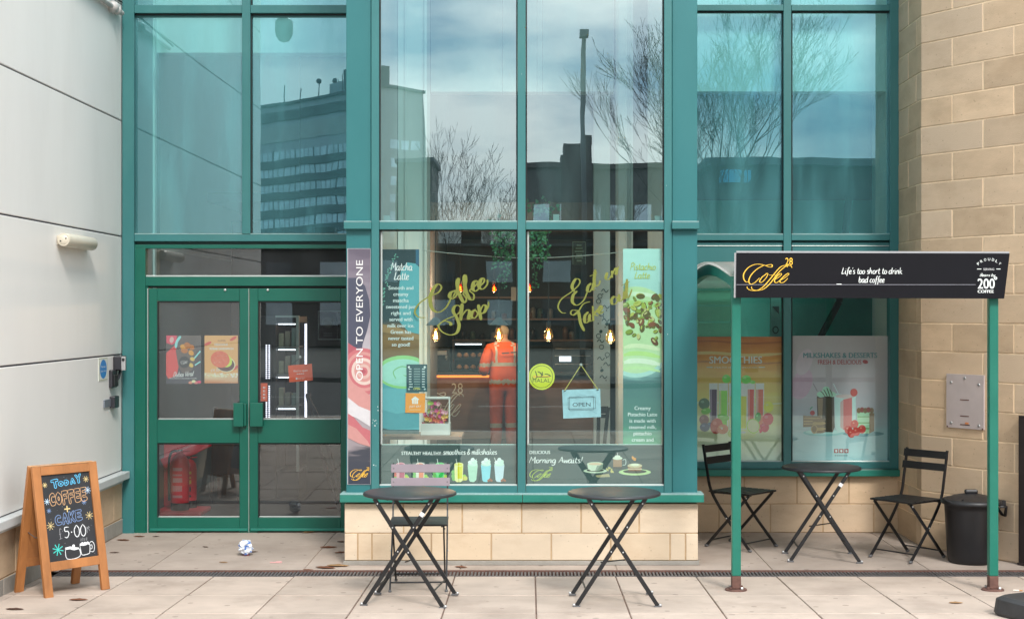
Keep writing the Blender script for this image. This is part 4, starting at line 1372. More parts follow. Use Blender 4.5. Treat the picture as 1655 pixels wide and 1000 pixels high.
for k in range(5):
    g.ell(fr, 1388 + k * 5.2, 663 - (k % 2), 3.6, 4.6, 2, ink((.22, .04, .03)) if k % 2 else bw2, n=10)
for x, y in ((1371, 694), (1381, 685), (1384, 697), (1393, 693), (1376, 700)):
    g.ell(fr, x, y, 6.4, 7, 3 + rnd.uniform(0, .4), ink((.46, .045, .04)), rnd.uniform(-20, 20), n=12)
    g.ell(fr, x - 1.6, y - 2, 1.6, 1.2, 3.6, ink((.62, .25, .2)), n=6)
for k in range(3):
    g.rect(fr, 1348 + k * 8.2, 725, 1355 + k * 8.2, 731.6, 2, rd)
    g.ell(fr, 1351.5 + k * 8.2, 728.3, 1.9, 2.2, 3, ink((.50, .56, .58)), n=8)
for k in range(7):
    g.ell(fr, 1350 + k * 3.1, 735.6, 1.1, 1.5, 2, ink((.16, .24, .27)), n=7)
printed('milkshake_poster', g, 'pale lilac milkshakes and desserts poster left of the stone pier', 'poster')

# two food posters on the left door
GAIN = 1.7
fr = FP(YD + .075)
g = MB()
c = (268.5, 542, 325, 620)
g.rect(fr, *c, 0, grad('dubai_print_ground', [(zz(620, YD), (.045, .05, .065)), (zz(590, YD), (.05, .05, .065)), (zz(542, YD), (.10, .085, .08))]))
g.poly(fr, [(269, 570), (282, 558), (292, 575), (286, 606), (272, 612), (266, 600)], 1, ink((.52, .07, .07)), c)
g.poly(fr, [(284, 566), (290, 558), (300, 555), (312, 558), (317, 566), (312, 596), (304, 604), (294, 602), (288, 590)], 2, ink((.10, .08, .075)), c)
for x, y, r_ in ((296, 560, 5), (303, 558, 6), (310, 561, 5), (309, 570, 5), (311, 580, 4), (309, 590, 4), (298, 566, 6)):
    g.ell(fr, x, y, r_, r_ * .8, 2.4 + r_ * .02, ink(rnd.choice(((.50, .24, .05), (.34, .12, .03), (.62, .36, .10)))), rnd.uniform(0, 90), c, n=9)
g.ell(fr, 298, 585, 9, 9.5, 3, ink((.03, .034, .04)), 0, c, n=20)
logo(g, fr, 292, 581, 304, 589, 3.4, ink((.3, .3, .3)), .7, False)
sb_ = ink((.20, .52, .72))
g.ribbon(fr, [(292, 543), (286, 552), (284, 562)], 4.2, 2, sb_, clip=c)
g.ribbon(fr, [(324, 567), (314, 579)], 3.6, 2, sb_, clip=c)
g.ribbon(fr, [(324, 584), (315, 590)], 3.2, 2, sb_, clip=c)
g.poly(fr, [(269, 542), (286, 542), (285, 553), (278, 557), (269, 554)], 2, ink((.58, .06, .10)), c)
g.ell(fr, 277.5, 549, 3.4, 5, 2.4, ink((.74, .32, .30)), 10, c, n=12)
g.hand(fr, 'Dubai Viral', 296, 608, 33, 4.4, 1.1, 4, WHITE, rot=4, shear=.35)
g.text(fr, 'Strawberry Chocolate Kunafa', 296, 612, 44, 2.4, 4, WHITE)
for x, y, cc in ((308, 618, (.62, .2, .14)), (313, 616, (.7, .5, .3)), (317, 618, (.66, .14, .14)), (322, 617, (.5, .05, .12))):
    g.ell(fr, x, y, 3.4, 2.4, 4, ink(cc), 0, n=9)
printed('dessert_poster', g, 'dark dessert cup poster on the left door, beside the orange burger poster', 'poster')
g = MB()
c = (330.5, 542, 384.5, 619)
g.rect(fr, *c, 0, grad('burger_print_ground', [(zz(619, YD), (.40, .16, .07)), (zz(606, YD), (.66, .46, .30)), (zz(602, YD), (.68, .27, .10)), (zz(542, YD), (.70, .28, .11))]))
for x, y, a in ((336, 555, -25), (377, 547, -30), (381, 594, -35)):
    g.ell(fr, x, y, 6.5, 2.4, 1, ink((.46, .07, .06)), a, c, n=12)
g.text(fr, 'SUPER', 358.5, 552, 13, 3.2, 1, ink((.16, .06, .03)))
g.bold(fr, 'DELICIOUS', 357.5, 558.2, 21, 3.6, 1, WHITE)
g.bold(fr, 'KEBAB SANDWICH', 358, 565, 38, 3.6, 1, WHITE)
g.ell(fr, 364, 588, 16.6, 12.8, 1.4, ink((.72, .50, .34)), 15, c)
g.ell(fr, 363.6, 588, 15.4, 11.6, 1.6, ink((.07, .03, .035)), 15, c)
g.ell(fr, 363, 582, 13, 10.5, 2, ink((.40, .50, .08)), 35, c)
g.ell(fr, 356, 580.5, 15.5, 13.4, 2.3, ink((.50, .11, .06)), 15, c)
for k in range(60):
    a, r_ = rnd.uniform(0, 6.28), rnd.uniform(0, 1) ** .5
    g.ell(fr, 355 + 12.6 * r_ * math.cos(a), 580 + 10.8 * r_ * math.sin(a), .7, .5, 2.6, ink(rnd.choice(((.66, .28, .2), (.36, .06, .04), (.7, .36, .26)))), rnd.uniform(0, 180), n=5)
g.text(fr, '\u00a34.50', 347.5, 600.5, 14, 5.4, 3.4, WHITE, shear=.15)
for k in range(60):
    g.ell(fr, rnd.uniform(331, 384), 606 + rnd.uniform(-2.4, 2.4), 2.2, 1.2, 1.2 + k * .01, ink(rnd.choice(((.68, .52, .36), (.58, .36, .2), (.74, .62, .48)))), rnd.uniform(0, 180), c, n=6)
printed('burger_poster', g, 'orange kebab sandwich poster priced at 4.50 on the left door', 'poster')

ink, grad = _ink0, _grad0
# small white cards standing at the foot of the upper bay panes
for x0, x1, y0, nm in ((620, 631, 348.5, 'tiny white card at the foot of the upper bay pane, left corner'), (894, 904, 346.5, 'tiny white card at the foot of the upper bay pane beside the mullion'),
                       (1058, 1070, 349, 'tiny white card at the foot of the upper bay pane, right corner')):
    g = MB()
    a, b = P(x0, y0, YB + .085), P(x1, 356.4, YB + .085)
    g.box(a.x, YB + .075, b.z, b.x, YB + .09, a.z, ink((.75, .78, .76)))
    g.box(a.x - .01, YB + .07, b.z - .012, b.x + .01, YB + .16, b.z - .001, ink((.75, .78, .76)))
    o = g.build('card')
    o['label'], o['category'], o['group'] = nm, 'card', 'white cards in the upper bay window'
# ------------------------------------------------------------------ bistro tables and folding chairs
m_blk = mat('black_powder_coat', (0.009, 0.009, 0.0105), 0.45, var=0.2, scale=14, bump=0.04, bscale=400)
m_top = mat('charcoal_table_top', (0.020, 0.021, 0.025), 0.40, var=0.25, scale=7, bump=0.03, bscale=300)
m_slatm = mat('black_chair_slat', (0.008, 0.008, 0.009), 0.45, var=0.2, scale=10)
m_lit_slat = mat('lit_mauve_slat', (0.215, 0.175, 0.20), 0.5, var=0.08, scale=10)  # black slats coloured mauve for the light falling on them
m_steel = mat('bare_steel', (0.5, 0.5, 0.5), 0.35, metal=0.8)
m_foot = mat('grey_plastic_foot', (0.10, 0.10, 0.105), 0.5)
m_tag = mat('white_label', (0.75, 0.75, 0.76), 0.5)


def make_table(loc, rz, label, tagged=True):
    t = thing('bistro_table', loc, label, 'table', 'round black folding tables outside the shop', rz)
    g = MB()
    g.lathe((0, 0, 0), [(0.0001, .712), (.29, .712), (.300, .708), (.304, .700), (.302, .692), (.297, .690), (.294, .697), (0.0001, .697)], m_top, 64)
    g.build('tabletop', t, local=True)
    for yy, io in ((-.225, 0), (-.2, 1), (.2, 1), (.225, 0)):
        g = MB()
        s_ = 1 if io == 0 else -1
        a, b = Vector((-s_ * .185, yy, .692)), Vector((s_ * .258, yy, .012))
        mid = a.lerp(b, .52)
        g.bar(a, mid + Vector((0, 0, 0)), .026, .012, m_blk, (1, 0, 0))
        g.bar(mid, b, .026, .0118, m_blk, (1, 0, 0))
        for q in (.05, .27, .5):
            c = a.lerp(b, q)
            g.ball(c + Vector((0, -.007 if yy < 0 else .007, 0)), .006, .004, .006, m_steel, 8)
        if tagged and yy == -.2:
            c = a.lerp(b, .13)
            g.bar(c, a.lerp(b, .165), .0285, .0145, m_tag, (1, 0, 0))
        g.box(b.x - .024, yy - .009, 0, b.x + .024, yy + .009, .012, m_foot)
        g.ball(b + Vector((s_ * .016, 0, .004)), .012, .009, .009, m_steel, 8)
        g.build('leg', t, bevel=.002, local=True)
    rods = [((.05, -.19, .30), (-.07, .19, .22), .0045), ((-.10, -.22, .685), (-.10, .22, .685), .007), ((.12, -.2, .685), (.12, .2, .685), .007)]
    for s_, y0 in ((1, .225), (-1, .2)):
        x, z = -s_ * .185 + s_ * .443 * .86, .692 - .68 * .86
        rods.append(((x, -y0, z), (x, y0, z), .006))
    for a, b, r_ in rods:
        g = MB()
        g.tube([a, b], r_, m_blk, 6)
        g.build('stretcher', t, local=True)
    return t


t1_ = make_table((-0.775, 9.66, gz(9.66)), R(-7), 'round black folding table with a chair tucked behind it, nearest the doors')
make_table((0.553, 9.66, gz(9.66)), R(2), 'round black folding table standing alone in front of the right bay pane', False)
make_table((2.265, 11.5, 0), R(-4), 'round black folding table between two chairs under the canopy')


def make_chair(loc, rz, label, slat, seatm):
    """folding chair facing its own -y"""
    t = thing('folding_chair', loc, label, 'chair', 'folding slatted chairs outside the shop', rz)
    w = .19
    for s_ in (-1, 1):
        x = s_ * w
        g = MB()
        pts = [(x, .245, .83), (x, .205, .62), (x, .165, .46), (x, .03, .27), (x, -.205, .012)]
        q = spline(pts, 4)
        for a, b in zip(q[:-1], q[1:]):
            g.bar(a, Vector(b) + (Vector(b) - Vector(a)).normalized() * .002, .011, .022, m_blk, (1, 0, 0))
        g.ball((x, -.205, .012), .012, .022, .012, m_foot, 8)
        g.ball((x + s_ * .007, .015, .25), .004, .007, .007, m_steel, 8)
        g.build('back_leg', t, local=True)
        g = MB()
        x2 = s_ * (w - .018)
        g.bar((x2, .225, .012), (x2, -.185, .445), .011, .022, m_blk, (1, 0, 0))
        g.ball((x2, .225, .012), .012, .022, .012, m_foot, 8)
        g.ball((x2 + s_ * .008, -.165, .425), .004, .007, .007, m_steel, 8)
        g.build('front_leg', t, local=True)
    g = MB()
    for k in range(7):
        y = -.205 + k * .058
        g.box(-w - .008, y, .452 - .004 * (k == 0), w + .008, y + .044, .462, seatm)
    g.bar((-w + .03, -.2, .446), (-w + .03, .19, .446), .012, .012, m_blk)
    g.bar((w - .03, -.2, .446), (w - .03, .19, .446), .012, .012, m_blk)
    g.build('seat', t, bevel=.002, local=True)
    for z, h_ in ((.765, .058), (.672, .058)):
        g = MB()
        y = .205 + (z - .62) / .21 * .04
        T = Matrix.Translation((0, y - .011, z)) @ Matrix.Rotation(R(-10), 4, 'X')
        g.box(-w - .016, -.006, 0, w + .016, .004, h_, slat, T)
        for s_ in (-1, 1):
            g.ball(T @ Vector((s_ * (w - .002), -.007, h_ * .5)), .005, .003, .005, m_foot if slat is m_lit_slat else m_blk, 6)
        g.build('back_slat', t, bevel=.003, local=True)
    for a, b in (((-w, -.155, .062), (w, -.155, .062)), ((-w + .018, .175, .062), (w - .018, .175, .062)), ((-w, .155, .44), (w, .155, .44))):
        g = MB()
        g.tube([a, b], .006, m_blk, 6)
        g.build('stretcher', t, local=True)
    return t


make_chair((-0.755, 10.22, gz(10.22)), R(2), 'folding chair with two lit mauve back slats tucked behind the table by the bay window', m_lit_slat, m_slatm)
make_chair((1.725, 12.05, 0), R(48), 'black folding chair half hidden by the left canopy post', m_slatm, m_slatm)
make_chair((2.935, 11.52, 0), R(-52), 'black folding chair in front of the stone pier beside the bin', m_slatm, m_slatm)

# ------------------------------------------------------------------ chalk A-board
m_wood = mat('orange_stained_wood', (0.36, 0.145, 0.045), 0.5, var=0.35, scale=9, squash=(1, 1, .22), stain=0.5, stain_col=(0.12, 0.035, 0.012), bump=.15, bscale=60)
m_wood2 = mat('worn_wood_top', (0.46, 0.24, 0.11), 0.6, var=0.35, scale=16)
m_chalk = mat('chalkboard', (0.018, 0.019, 0.023), 0.6, var=0.35, scale=5)
wd = Vector((0.30, 0.35, 0)).normalized()
nd = Vector((wd.y, -wd.x, 0))                          # towards the viewer
ab = thing('chalk_sign', (-3.165, 10.07, gz(10.07)), 'wooden A-board with a chalked coffee and cake offer against the white wall', 'A-board')
zb = gz(10.07)


def aframe(front):
    s_ = 1 if front else -1
    top = Vector((-3.165, 10.07, .855 + zb)) + nd * .02 * s_
    foot = Vector((-3.165, 10.07, zb)) + nd * .185 * s_
    up = (top - foot).normalized()
    L_ = (top - foot).length
    nn = wd.cross(up)
    if nn.dot(nd) * s_ < 0:
        nn = -nn
    def pt(u, v, n_=0.0):
        return foot + wd * u + up * v + nn * n_
    return pt, L_, up, nn


for front in (True, False):
    pt, L_, up, nn = aframe(front)
    g = MB()
    hw = .245
    for s_ in (-1, 1):
        g.bar(pt(s_ * (hw - .03), 0), pt(s_ * (hw - .03), L_), .06, .026, m_wood, wd)
    g.bar(pt(-hw + .06, L_ - .031, .001), pt(hw - .06, L_ - .031, .001), .058, .026, m_wood, up)
    g.bar(pt(-hw + .06, .205, .001), pt(hw - .06, .205, .001), .06, .026, m_wood, up)
    g.bar(pt(-hw, L_ + .003, 0), pt(hw, L_ + .003, 0), .006, .026, m_wood2, up)
    g.build('front_frame' if front else 'rear_frame', ab, bevel=.004)
    g = MB()
    g.bar(pt(-hw + .055, .232 + (L_ - .29) / 2, -.004), pt(hw - .055, .232 + (L_ - .29) / 2, -.004), L_ - .29, .008, m_chalk if front else m_wood, up)
    bd = g.build('chalkboard' if front else 'rear_panel', ab)
    if front:
        # chalk work in board coordinates: u 0..100 across, v 0..150 down
        x_a, x_b, v_t, v_b = -hw + .06, hw - .06, L_ - .06, .235
        fr = lambda u, v, k=0: pt(x_a + (x_b - x_a) * u / 100.0, v_t + (v_b - v_t) * v / 160.0, .0008 + k * .0004)
        ck = lambda c: mat('chalk_%.2f_%.2f_%.2f' % c, c, .9, var=.3, scale=120)
        cb, co, cw, cl, cm = ck((.10, .42, .66)), ck((.50, .30, .16)), ck((.66, .68, .70)), ck((.16, .24, .42)), ck((.05, .50, .44))
        cyw = ck((.62, .48, .22))
        g = MB()
        def outline(segs, x, y, sx, sy, m, w=2.4, rot=0):
            ca, sa = math.cos(R(rot)), math.sin(R(rot))
            for sg in segs:
                g.ribbon(fr, [(x + (a * sx) * ca - (b * sy) * sa, y + (a * sx) * sa + (b * sy) * ca) for a, b in sg], w * .72, rnd.uniform(0, .6), m, 0, 4)
        # hollow capitals on a unit cell
        HC = {'T': [[(0, 0), (1, 0), (1, .28), (.66, .30), (.66, 1), (.36, 1), (.36, .3), (0, .28), (0, 0)]],
              'O': [[(.5, 0), (0, .3), (0, .72), (.5, 1), (1, .7), (1, .3), (.5, 0)], [(.5, .34), (.36, .5), (.5, .68), (.62, .5), (.5, .34)]],
              'D': [[(.05, 0), (.05, 1), (.6, .95), (.95, .5), (.6, .05), (.05, 0)], [(.36, .34), (.36, .66), (.6, .5), (.36, .34)]],
              'A': [[(.36, 0), (0, 1), (.28, 1), (.4, .74), (.62, .74), (.72, 1), (1, 1), (.66, 0), (.36, 0)], [(.5, .3), (.42, .52), (.58, .52), (.5, .3)]],
              'Y': [[(0, 0), (.36, .55), (.34, 1), (.62, 1), (.64, .55), (1, 0), (.74, 0), (.5, .34), (.28, 0), (0, 0)]],
              'C': [[(.95, .1), (.6, 0), (.1, .2), (0, .6), (.3, .98), (.95, .92), (.95, .7), (.5, .72), (.34, .5), (.55, .28), (.95, .32), (.95, .1)]],
              'F': [[(0, 0), (.95, 0), (.95, .24), (.34, .26), (.34, .4), (.8, .4), (.8, .62), (.34, .62), (.34, 1), (0, 1), (0, 0)]],
              'E': [[(0, 0), (.95, 0), (.95, .22), (.34, .24), (.34, .38), (.85, .38), (.85, .6), (.34, .6), (.34, .76), (.95, .76), (.95, 1), (0, 1), (0, 0)]],
              'K': [[(0, 0), (.3, 0), (.3, .36), (.68, 0), (1, 0), (.56, .5), (1, 1), (.7, 1), (.3, .64), (.3, 1), (0, 1), (0, 0)]]}
        for i, ch in enumerate('TODAY'):
            big = ch in 'TY'
            outline(HC[ch], 22 + i * 12.2 - (2 if big else 0), (10 if big else 15) - i * 1.3, 13 if big else 9.5, 15 if big else 9.5, cb, 2.0, -6)
        for i, ch in enumerate('COFFEE'):
            outline(HC[ch], 13 + i * 13.0, 34 - i * .9, 11.2, 24, co, 1.7, -2)
        g.ribbon(fr, [(47, 60), (47, 72)], 3.4, 0, cyw, 0, 3)
        g.ribbon(fr, [(41, 66), (53, 66)], 3.4, .6, cyw, 0, 3)
        for i, ch in enumerate('CAKE'):
            outline(HC[ch], 20 + i * 14.2, 76 - i * 1.8, 12.2, 19, cl, 1.7, -3)
        outline([[(1, .05), (.2, .05), (.2, .4), (.75, .42), (.9, .7), (.5, 1), (0, .92)]], 36, 99, 10, 20, cw, 2.2)
        g.ell(fr, 51, 110, 1.2, 1.4, 0, cw, n=6)
        for x in (57, 70):
            outline([[(.5, 0), (0, .35), (.05, .8), (.5, 1), (.95, .75), (.95, .3), (.5, 0)]], x, 98, 10, 22, cw, 2.2)
        outline([[(1, .1), (.5, 0), (.35, .4), (.4, .95), (0, 1)], [(.4, .97), (1, .96)], [(.1, .55), (.8, .5)]], 25, 101, 6, 19, ck((.3, .3, .32)), 1.3)
        outline([[(0, 0), (0, 1)], [(0, .4), (.5, 0), (1, .1)], [(.5, .2), (.9, .7)]], 83, 104, 6, 11, ck((.42, .44, .46)), 1.1)
        def star(x, y, r_, m, n_=8, w=1.4):
            for k in range(n_ // 2):
                a = math.pi * k / (n_ // 2) + .3
                g.ribbon(fr, [(x - r_ * math.cos(a), y - r_ * math.sin(a)), (x + r_ * math.cos(a), y + r_ * math.sin(a))], w, k * .2, m, 0, 3)
        for x, y, r_, m in ((7, 18, 5, cyw), (92, 14, 6, cyw), (93, 35, 7, ck((.45, .6, .8))), (8, 49, 6, ck((.45, .6, .8))), (10, 66, 4.5, cl), (83, 57, 5, cl), (10, 94, 8, cyw), (91, 83, 8, cyw)):
            star(x, y, r_, m, 8)
        star(20, 139, 11, cm, 8, 2.6)
        outline([[(0, .05), (.05, 1), (.98, .94), (.96, .22), (.5, .28), (.3, .12), (0, .05)]], 35, 136, 28, 22, cw, 1.8)
        g.poly(fr, [(36, 137), (45, 136), (62, 140), (62, 143), (52, 144), (44, 141), (36, 141)], .3, cw)
        g.ell(fr, 52, 136, 3, 3, .5, cw, n=8)
        outline([[(0, .15), (.06, .8), (.2, 1), (.8, .95), (.95, .8), (1, .1), (.5, .2), (0, .15)]], 65, 133, 20, 22, cw, 1.9)
        outline([[(0, .1), (.6, 0), (1, .4), (.7, .9), (0, .85)], [(.05, .35), (.45, .3), (.45, .6), (.05, .65)]], 85, 132, 10, 21, cw, 1.6)
        for k in range(10):
            g.ell(fr, 67 + k * 1.8, 135 - (k % 3), 2.3, 2.2, .2 + .04 * k, cw, n=7)
        for k in range(4):
            g.ribbon(fr, [(68 + k * 4, 129), (69 + k * 4, 124 - k % 2)], 1.1, .8, ck((.42, .44, .46)), 0, 3)
        for k in range(26):                     # chalk dust left by wiping
            x, y = rnd.uniform(4, 96), rnd.uniform(4, 156)
            g.ell(fr, x, y, rnd.uniform(.3, .8), rnd.uniform(.3, .8), .1, ck((.24, .25, .28)), n=5)
        g.build('chalk_drawing', bd)
g = MB()
pf, L_, up, nn = aframe(True)
pr, _, _, _ = aframe(False)
for s_ in (-1, 1):
    a, b = pf(s_ * .2, .42, -.012), pr(s_ * .2, .42, -.012)
    g = MB()
    g.tube([a, a.lerp(b, .5) + Vector((0, 0, -.03)), b], .003, m_foot, 5)
    g.build('cord', ab)
g = MB()
g.bar(pf(-.18, L_ - .01, .0) - nd * .03, pf(-.08, L_ - .01, .0) - nd * .03, .03, .02, m_steel, (0, 0, 1))
g.build('hinge', ab)

def sheet(name):
    """weathered translucent roofing: part of the daylight passes"""
    m, nt, n, l, p = _nt(name)
    p.inputs['Base Color'].default_value = (.62, .60, .58, 1)
    p.inputs['Roughness'].default_value = .4
    tl = n.new('ShaderNodeBsdfTranslucent')
    tl.inputs['Color'].default_value = (.8, .8, .78, 1)
    nz = n.new('ShaderNodeTexNoise')
    nz.inputs['Scale'].default_value = 4
    mr = n.new('ShaderNodeMapRange')
    mr.inputs['To Min'].default_value = .72
    mr.inputs['To Max'].default_value = .92
    l.new(nz.outputs['Fac'], mr.inputs['Value'])
    mx = n.new('ShaderNodeMixShader')
    l.new(mr.outputs['Result'], mx.inputs['Fac'])
    l.new(p.outputs[0], mx.inputs[1])
    l.new(tl.outputs[0], mx.inputs[2])
    l.new(mx.outputs[0], n['Material Output'].inputs['Surface'])
    return m


# ------------------------------------------------------------------ canopy with the black sign board
YC = 10.1
can = thing('canopy', (2.3, YC, gz(YC)), 'green post canopy with a curved roof over the tables right of the bay', 'canopy')
m_post = mat('post_green_paint', (0.008, 0.14, 0.098), 0.38, var=0.1, scale=4, stain=.12, stain_col=(.09, .3, .24))
m_roof = sheet('translucent_roof_sheet')
for px in (1189.5, 1604.5):
    g = MB()
    c = P(px, 950, YC)
    zg = gz(YC)
    g.box(c.x - .0305, YC - .0305, zg + .10, c.x + .0305, YC + .0305, 2.12, m_post)
    g.box(c.x - .031, YC - .031, zg + .012, c.x + .031, YC + .031, zg + .0995, m_rust)
    o = g.build('post', can, bevel=.006)
    g = MB()
    g.lathe((c.x, YC, zg), [(.0001, .011), (.070, .011), (.075, .007), (.075, 0)], m_rust, 28)
    for a in range(4):
        g.lathe((c.x + .054 * math.cos(a * 1.57 + .7), YC + .054 * math.sin(a * 1.57 + .7), zg + .012), [(.0001, .014), (.009, .014), (.011, .01), (.011, 0)], m_steel if a % 2 else m_rust, 6, smooth=False)
    g.build('base_plate', o)
xl, xr = P(1190, 0, YC).x, P(1603, 0, YC).x
prof = []
for i in range(15):
    t = i / 14
    y = YC - .06 + t * 2.62
    prof.append((y, 2.115 + .13 * math.sin(math.pi * min(1, t * 1.02) * .80)))
g = MB()
for k, (dz, th, m) in enumerate(((0.03, .018, m_roof),)):
    vs, fs = [], []
    for y, z in prof:
        for x in (xl - .05, xr + .05):
            vs += [(x, y, z + dz), (x, y, z + dz + th)]
    for i in range(len(prof) - 1):
        a, b = i * 4, i * 4 + 4
        fs += [(a, a + 2, b + 2, b), (a + 1, b + 1, b + 3, a + 3), (a, b, b + 1, a + 1), (a + 2, a + 3, b + 3, b + 2)]
    g.add(vs, fs, m)
g.build('roof_sheet', can)
for x in (xl, (xl + xr) / 2, xr):
    g = MB()
    for (y0, z0), (y1, z1) in zip(prof[:-1], prof[1:]):
        g.bar((x, y0, z0 - .012), (x, y1 + .003, z1 - .012), .05, .082, m_post, (1, 0, 0))
    g.build('roof_rib', can)
g = MB()
g.box(xl + .04, YC - .03, 2.06, xr - .04, YC + .03, 2.12, m_post)
g.build('eaves_beam', can, bevel=.004)
g = MB()
g.box(xl - .02, 12.70, 2.22, xr + .02, 12.76, 2.30, m_post)
g.build('eaves_beam', can, bevel=.004)
g = MB()
m_sign = mat('black_sign_vinyl', (0.006, 0.006, 0.0085), 0.6, var=.15, scale=4, spec=.14)
m_edge = mat('white_sign_edge', (.34, .34, .35), .5)
YS = YC - .085
fr = FP(YS)
q = [(1190.5, 408.5), (1632, 409.5), (1623, 482.5), (1189.5, 481)]
f_, b_ = [fr(x, y) for x, y in q], [fr(x, y) + Vector((0, .03, 0)) for x, y in q]
g.add(f_ + b_, [(3, 2, 1, 0), (4, 5, 6, 7), (0, 1, 5, 4), (1, 2, 6, 5), (2, 3, 7, 6), (3, 0, 4, 7)], m_sign)
for a, b in ((0, 1), (3, 0)):
    g.bar(f_[a] + Vector((0, .012, 0)), f_[b] + Vector((0, .012, 0)), .003, .026, m_edge)
g.box(fr(1190, 0).x, YS + .032, fr(0, 470).z, fr(1600, 0).x, YS + .06, fr(0, 420).z, m_post)
sg = g.build('sign_board', can)
g = MB()
logo(g, fr, 1201, 416.5, 1281, 471, 2, mat('yellow_gold_print', (.82, .50, .05), .4), 1.75)
g.rect(fr, 1190, 459.6, 1577, 460.2, 1, ink((.30, .30, .34)))
g.rect(fr, 1352, 458.6, 1360, 459.6, 1.2, WHITE)
g.hand(fr, "Life's too short to drink", 1409, 442.5, 98, 5.6, 1.05, 2, WHITE, pen=.15)
g.hand(fr, 'bad coffee', 1408.5, 456.5, 42, 5.6, 1.05, 2, WHITE, pen=.15)
for i, ch in enumerate('PROUDLY'):
    a = R(-48 + i * 16)
    g.text(fr, ch, 1598.5 + 21.5 * math.sin(a), 440.5 - 19.5 * math.cos(a), 3.6, 4.4, 2, WHITE, rot=-math.degrees(a) * .9)
g.text(fr, 'SERVING', 1598, 436.8, 17.5, 3.6, 2, ink((.6, .6, .6)))
for a, b in ((1579, 1586), (1610, 1617)):
    g.rect(fr, a, 434.2, b, 435.2, 2, WHITE)
g.hand(fr, 'Beans by', 1595.5, 446.6, 25, 2.6, .7, 2, WHITE, shear=.3)
g.text(fr, '200', 1593.8, 466.3, 27, 17.0, 2, WHITE)
for (dx, dy) in ((.3, 0), (-.3, 0)):
    g.text(fr, '200', 1593.8 + dx, 466.3 + dy, 27, 17.0, 2.2 + dx * .2, WHITE)
g.ell(fr, 1609, 449.6, 2.5, 2.5, 2.8, WHITE, n=14)
g.ell(fr, 1609, 449.6, 1.1, 1.1, 3.2, m_sign, n=10)
g.text(fr, 'COFFEE', 1592.8, 473.2, 25.5, 4.8, 2, WHITE)
g.text(fr, 'COFFEE', 1593.2, 473.2, 25.5, 4.8, 2.2, WHITE)
g.build('sign_lettering', sg)

# ------------------------------------------------------------------ bin, wall plate, dark panel, weighted base
m_bin = mat('black_bin_plastic', (0.005, 0.005, 0.0065), 0.42, var=.3, scale=10, bump=.05, bscale=80)
m_lid = mat('grey_black_lid_plastic', (0.014, 0.0145, 0.0165), 0.45, var=.25, scale=8, bump=.05)
bn = thing('dustbin', (3.37, 11.32, 0), 'round black plastic dustbin with a domed lid against the stone pier', 'bin')
g = MB()
c = Vector((3.37, 11.32, 0))
g.lathe(c, [(.0001, .004), (.165, .004), (.172, .02), (.178, .06), (.196, .40), (.199, .44), (.21, .445), (.21, .462), (.19, .462), (.17, .05), (.0001, .04)], m_bin, 48)
g.build('bin_body', bn)
g = MB()
g.lathe(c, [(.222, .448), (.226, .455), (.224, .472), (.205, .484), (.19, .484), (.13, .508), (.06, .522), (.0001, .525)], m_lid, 48)
for a in range(5):
    an = a * 1.2566 + .3
    g.bar(c + Vector((.05 * math.cos(an), .05 * math.sin(an), .520)), c + Vector((.18 * math.cos(an), .18 * math.sin(an), .488)), .016, .008, m_lid)
lid = g.build('bin_lid', bn)
g = MB()
g.box(c.x - .05, c.y - .02, .522, c.x + .05, c.y + .02, .555, m_lid)
g.build('lid_handle', lid, bevel=.012)
for s_ in (-1, 1):
    g = MB()
    if s_ > 0:
        g.tube([c + Vector((.20, -.06, .43)), c + Vector((.245, -.07, .43)), c + Vector((.25, -.03, .36)), c + Vector((.245, .03, .36)), c + Vector((.20, .05, .43))], .012, m_bin, 8)
        g.box(c.x + .205, c.y - .05, .43, c.x + .25, c.y + .01, .475, m_bin)
    else:
        g.tube([c + Vector((-.17, -.12, .462)), c + Vector((-.235, -.10, .49)), c + Vector((-.22, -.02, .485)), c + Vector((-.19, .03, .47))], .009, m_bin, 8)
    g.build('carry_handle', bn)

m_plate = mat('dull_painted_plate', (0.44, 0.38, 0.37), 0.5, var=.08, scale=6, stain=.12, stain_col=(.3, .2, .16))
g = MB()
O = Vector((3.185, 12.06, 0))
N2 = Vector((-0.841, -0.541, 0))
def pier(u, z, n_=0.0):
    return O + U2 * u + N2 * n_ + Vector((0, 0, z))
Tp = Matrix(((U2.x, -N2.x, 0, O.x), (U2.y, -N2.y, 0, O.y), (0, 0, 1, 0), (0, 0, 0, 1)))
u0, u1, z0, z1 = .275, .648, .99, 1.415
g.box(u0, -.014, z0, u1, .0, z1, m_plate, Tp)
for u, z in ((.5, .93), (.13, .84), (.87, .82), (.13, .09), (.87, .07)):
    cc = pier(u0 + (u1 - u0) * u, z0 + (z1 - z0) * z, .014)
    g.lathe(cc, [(.0001, .004), (.009, .004), (.012, 0)], m_steel, 12, Matrix(((U2.x, 0, N2.x), (U2.y, 0, N2.y), (0, 1, 0))))
for z, w_ in ((.52, .11), (.22, .11), (.06, .12)):
    g.box(u0 + .14, -.0155, z0 + (z1 - z0) * z, u0 + .14 + w_ * .8, -.0141, z0 + (z1 - z0) * z + .008, m_rust, Tp)
g.box(u0 + .19, -.0158, z0 + .035, u0 + .225, -.0143, z0 + .05, mat('orange_rust_spot', (.6, .22, .08), .8), Tp)
for u in (u0 + .004, u1 - .018):
    g.box(u, -.0157, z0 + .001, u + .014, -.0142, z0 + .014, m_rust, Tp)
o = g.build('blanking_plate', bevel=.002)
o['label'], o['category'] = 'dull pink grey metal plate with bolts and rusty slots screwed to the stone pier', 'plate'
g = MB()
m_dk = mat('dark_brown_metal', (.02, .014, .014), .45, var=.3, scale=6)
g.box(1.005, -.05, .02, 1.35, -.002, 1.125, m_dk, Tp)
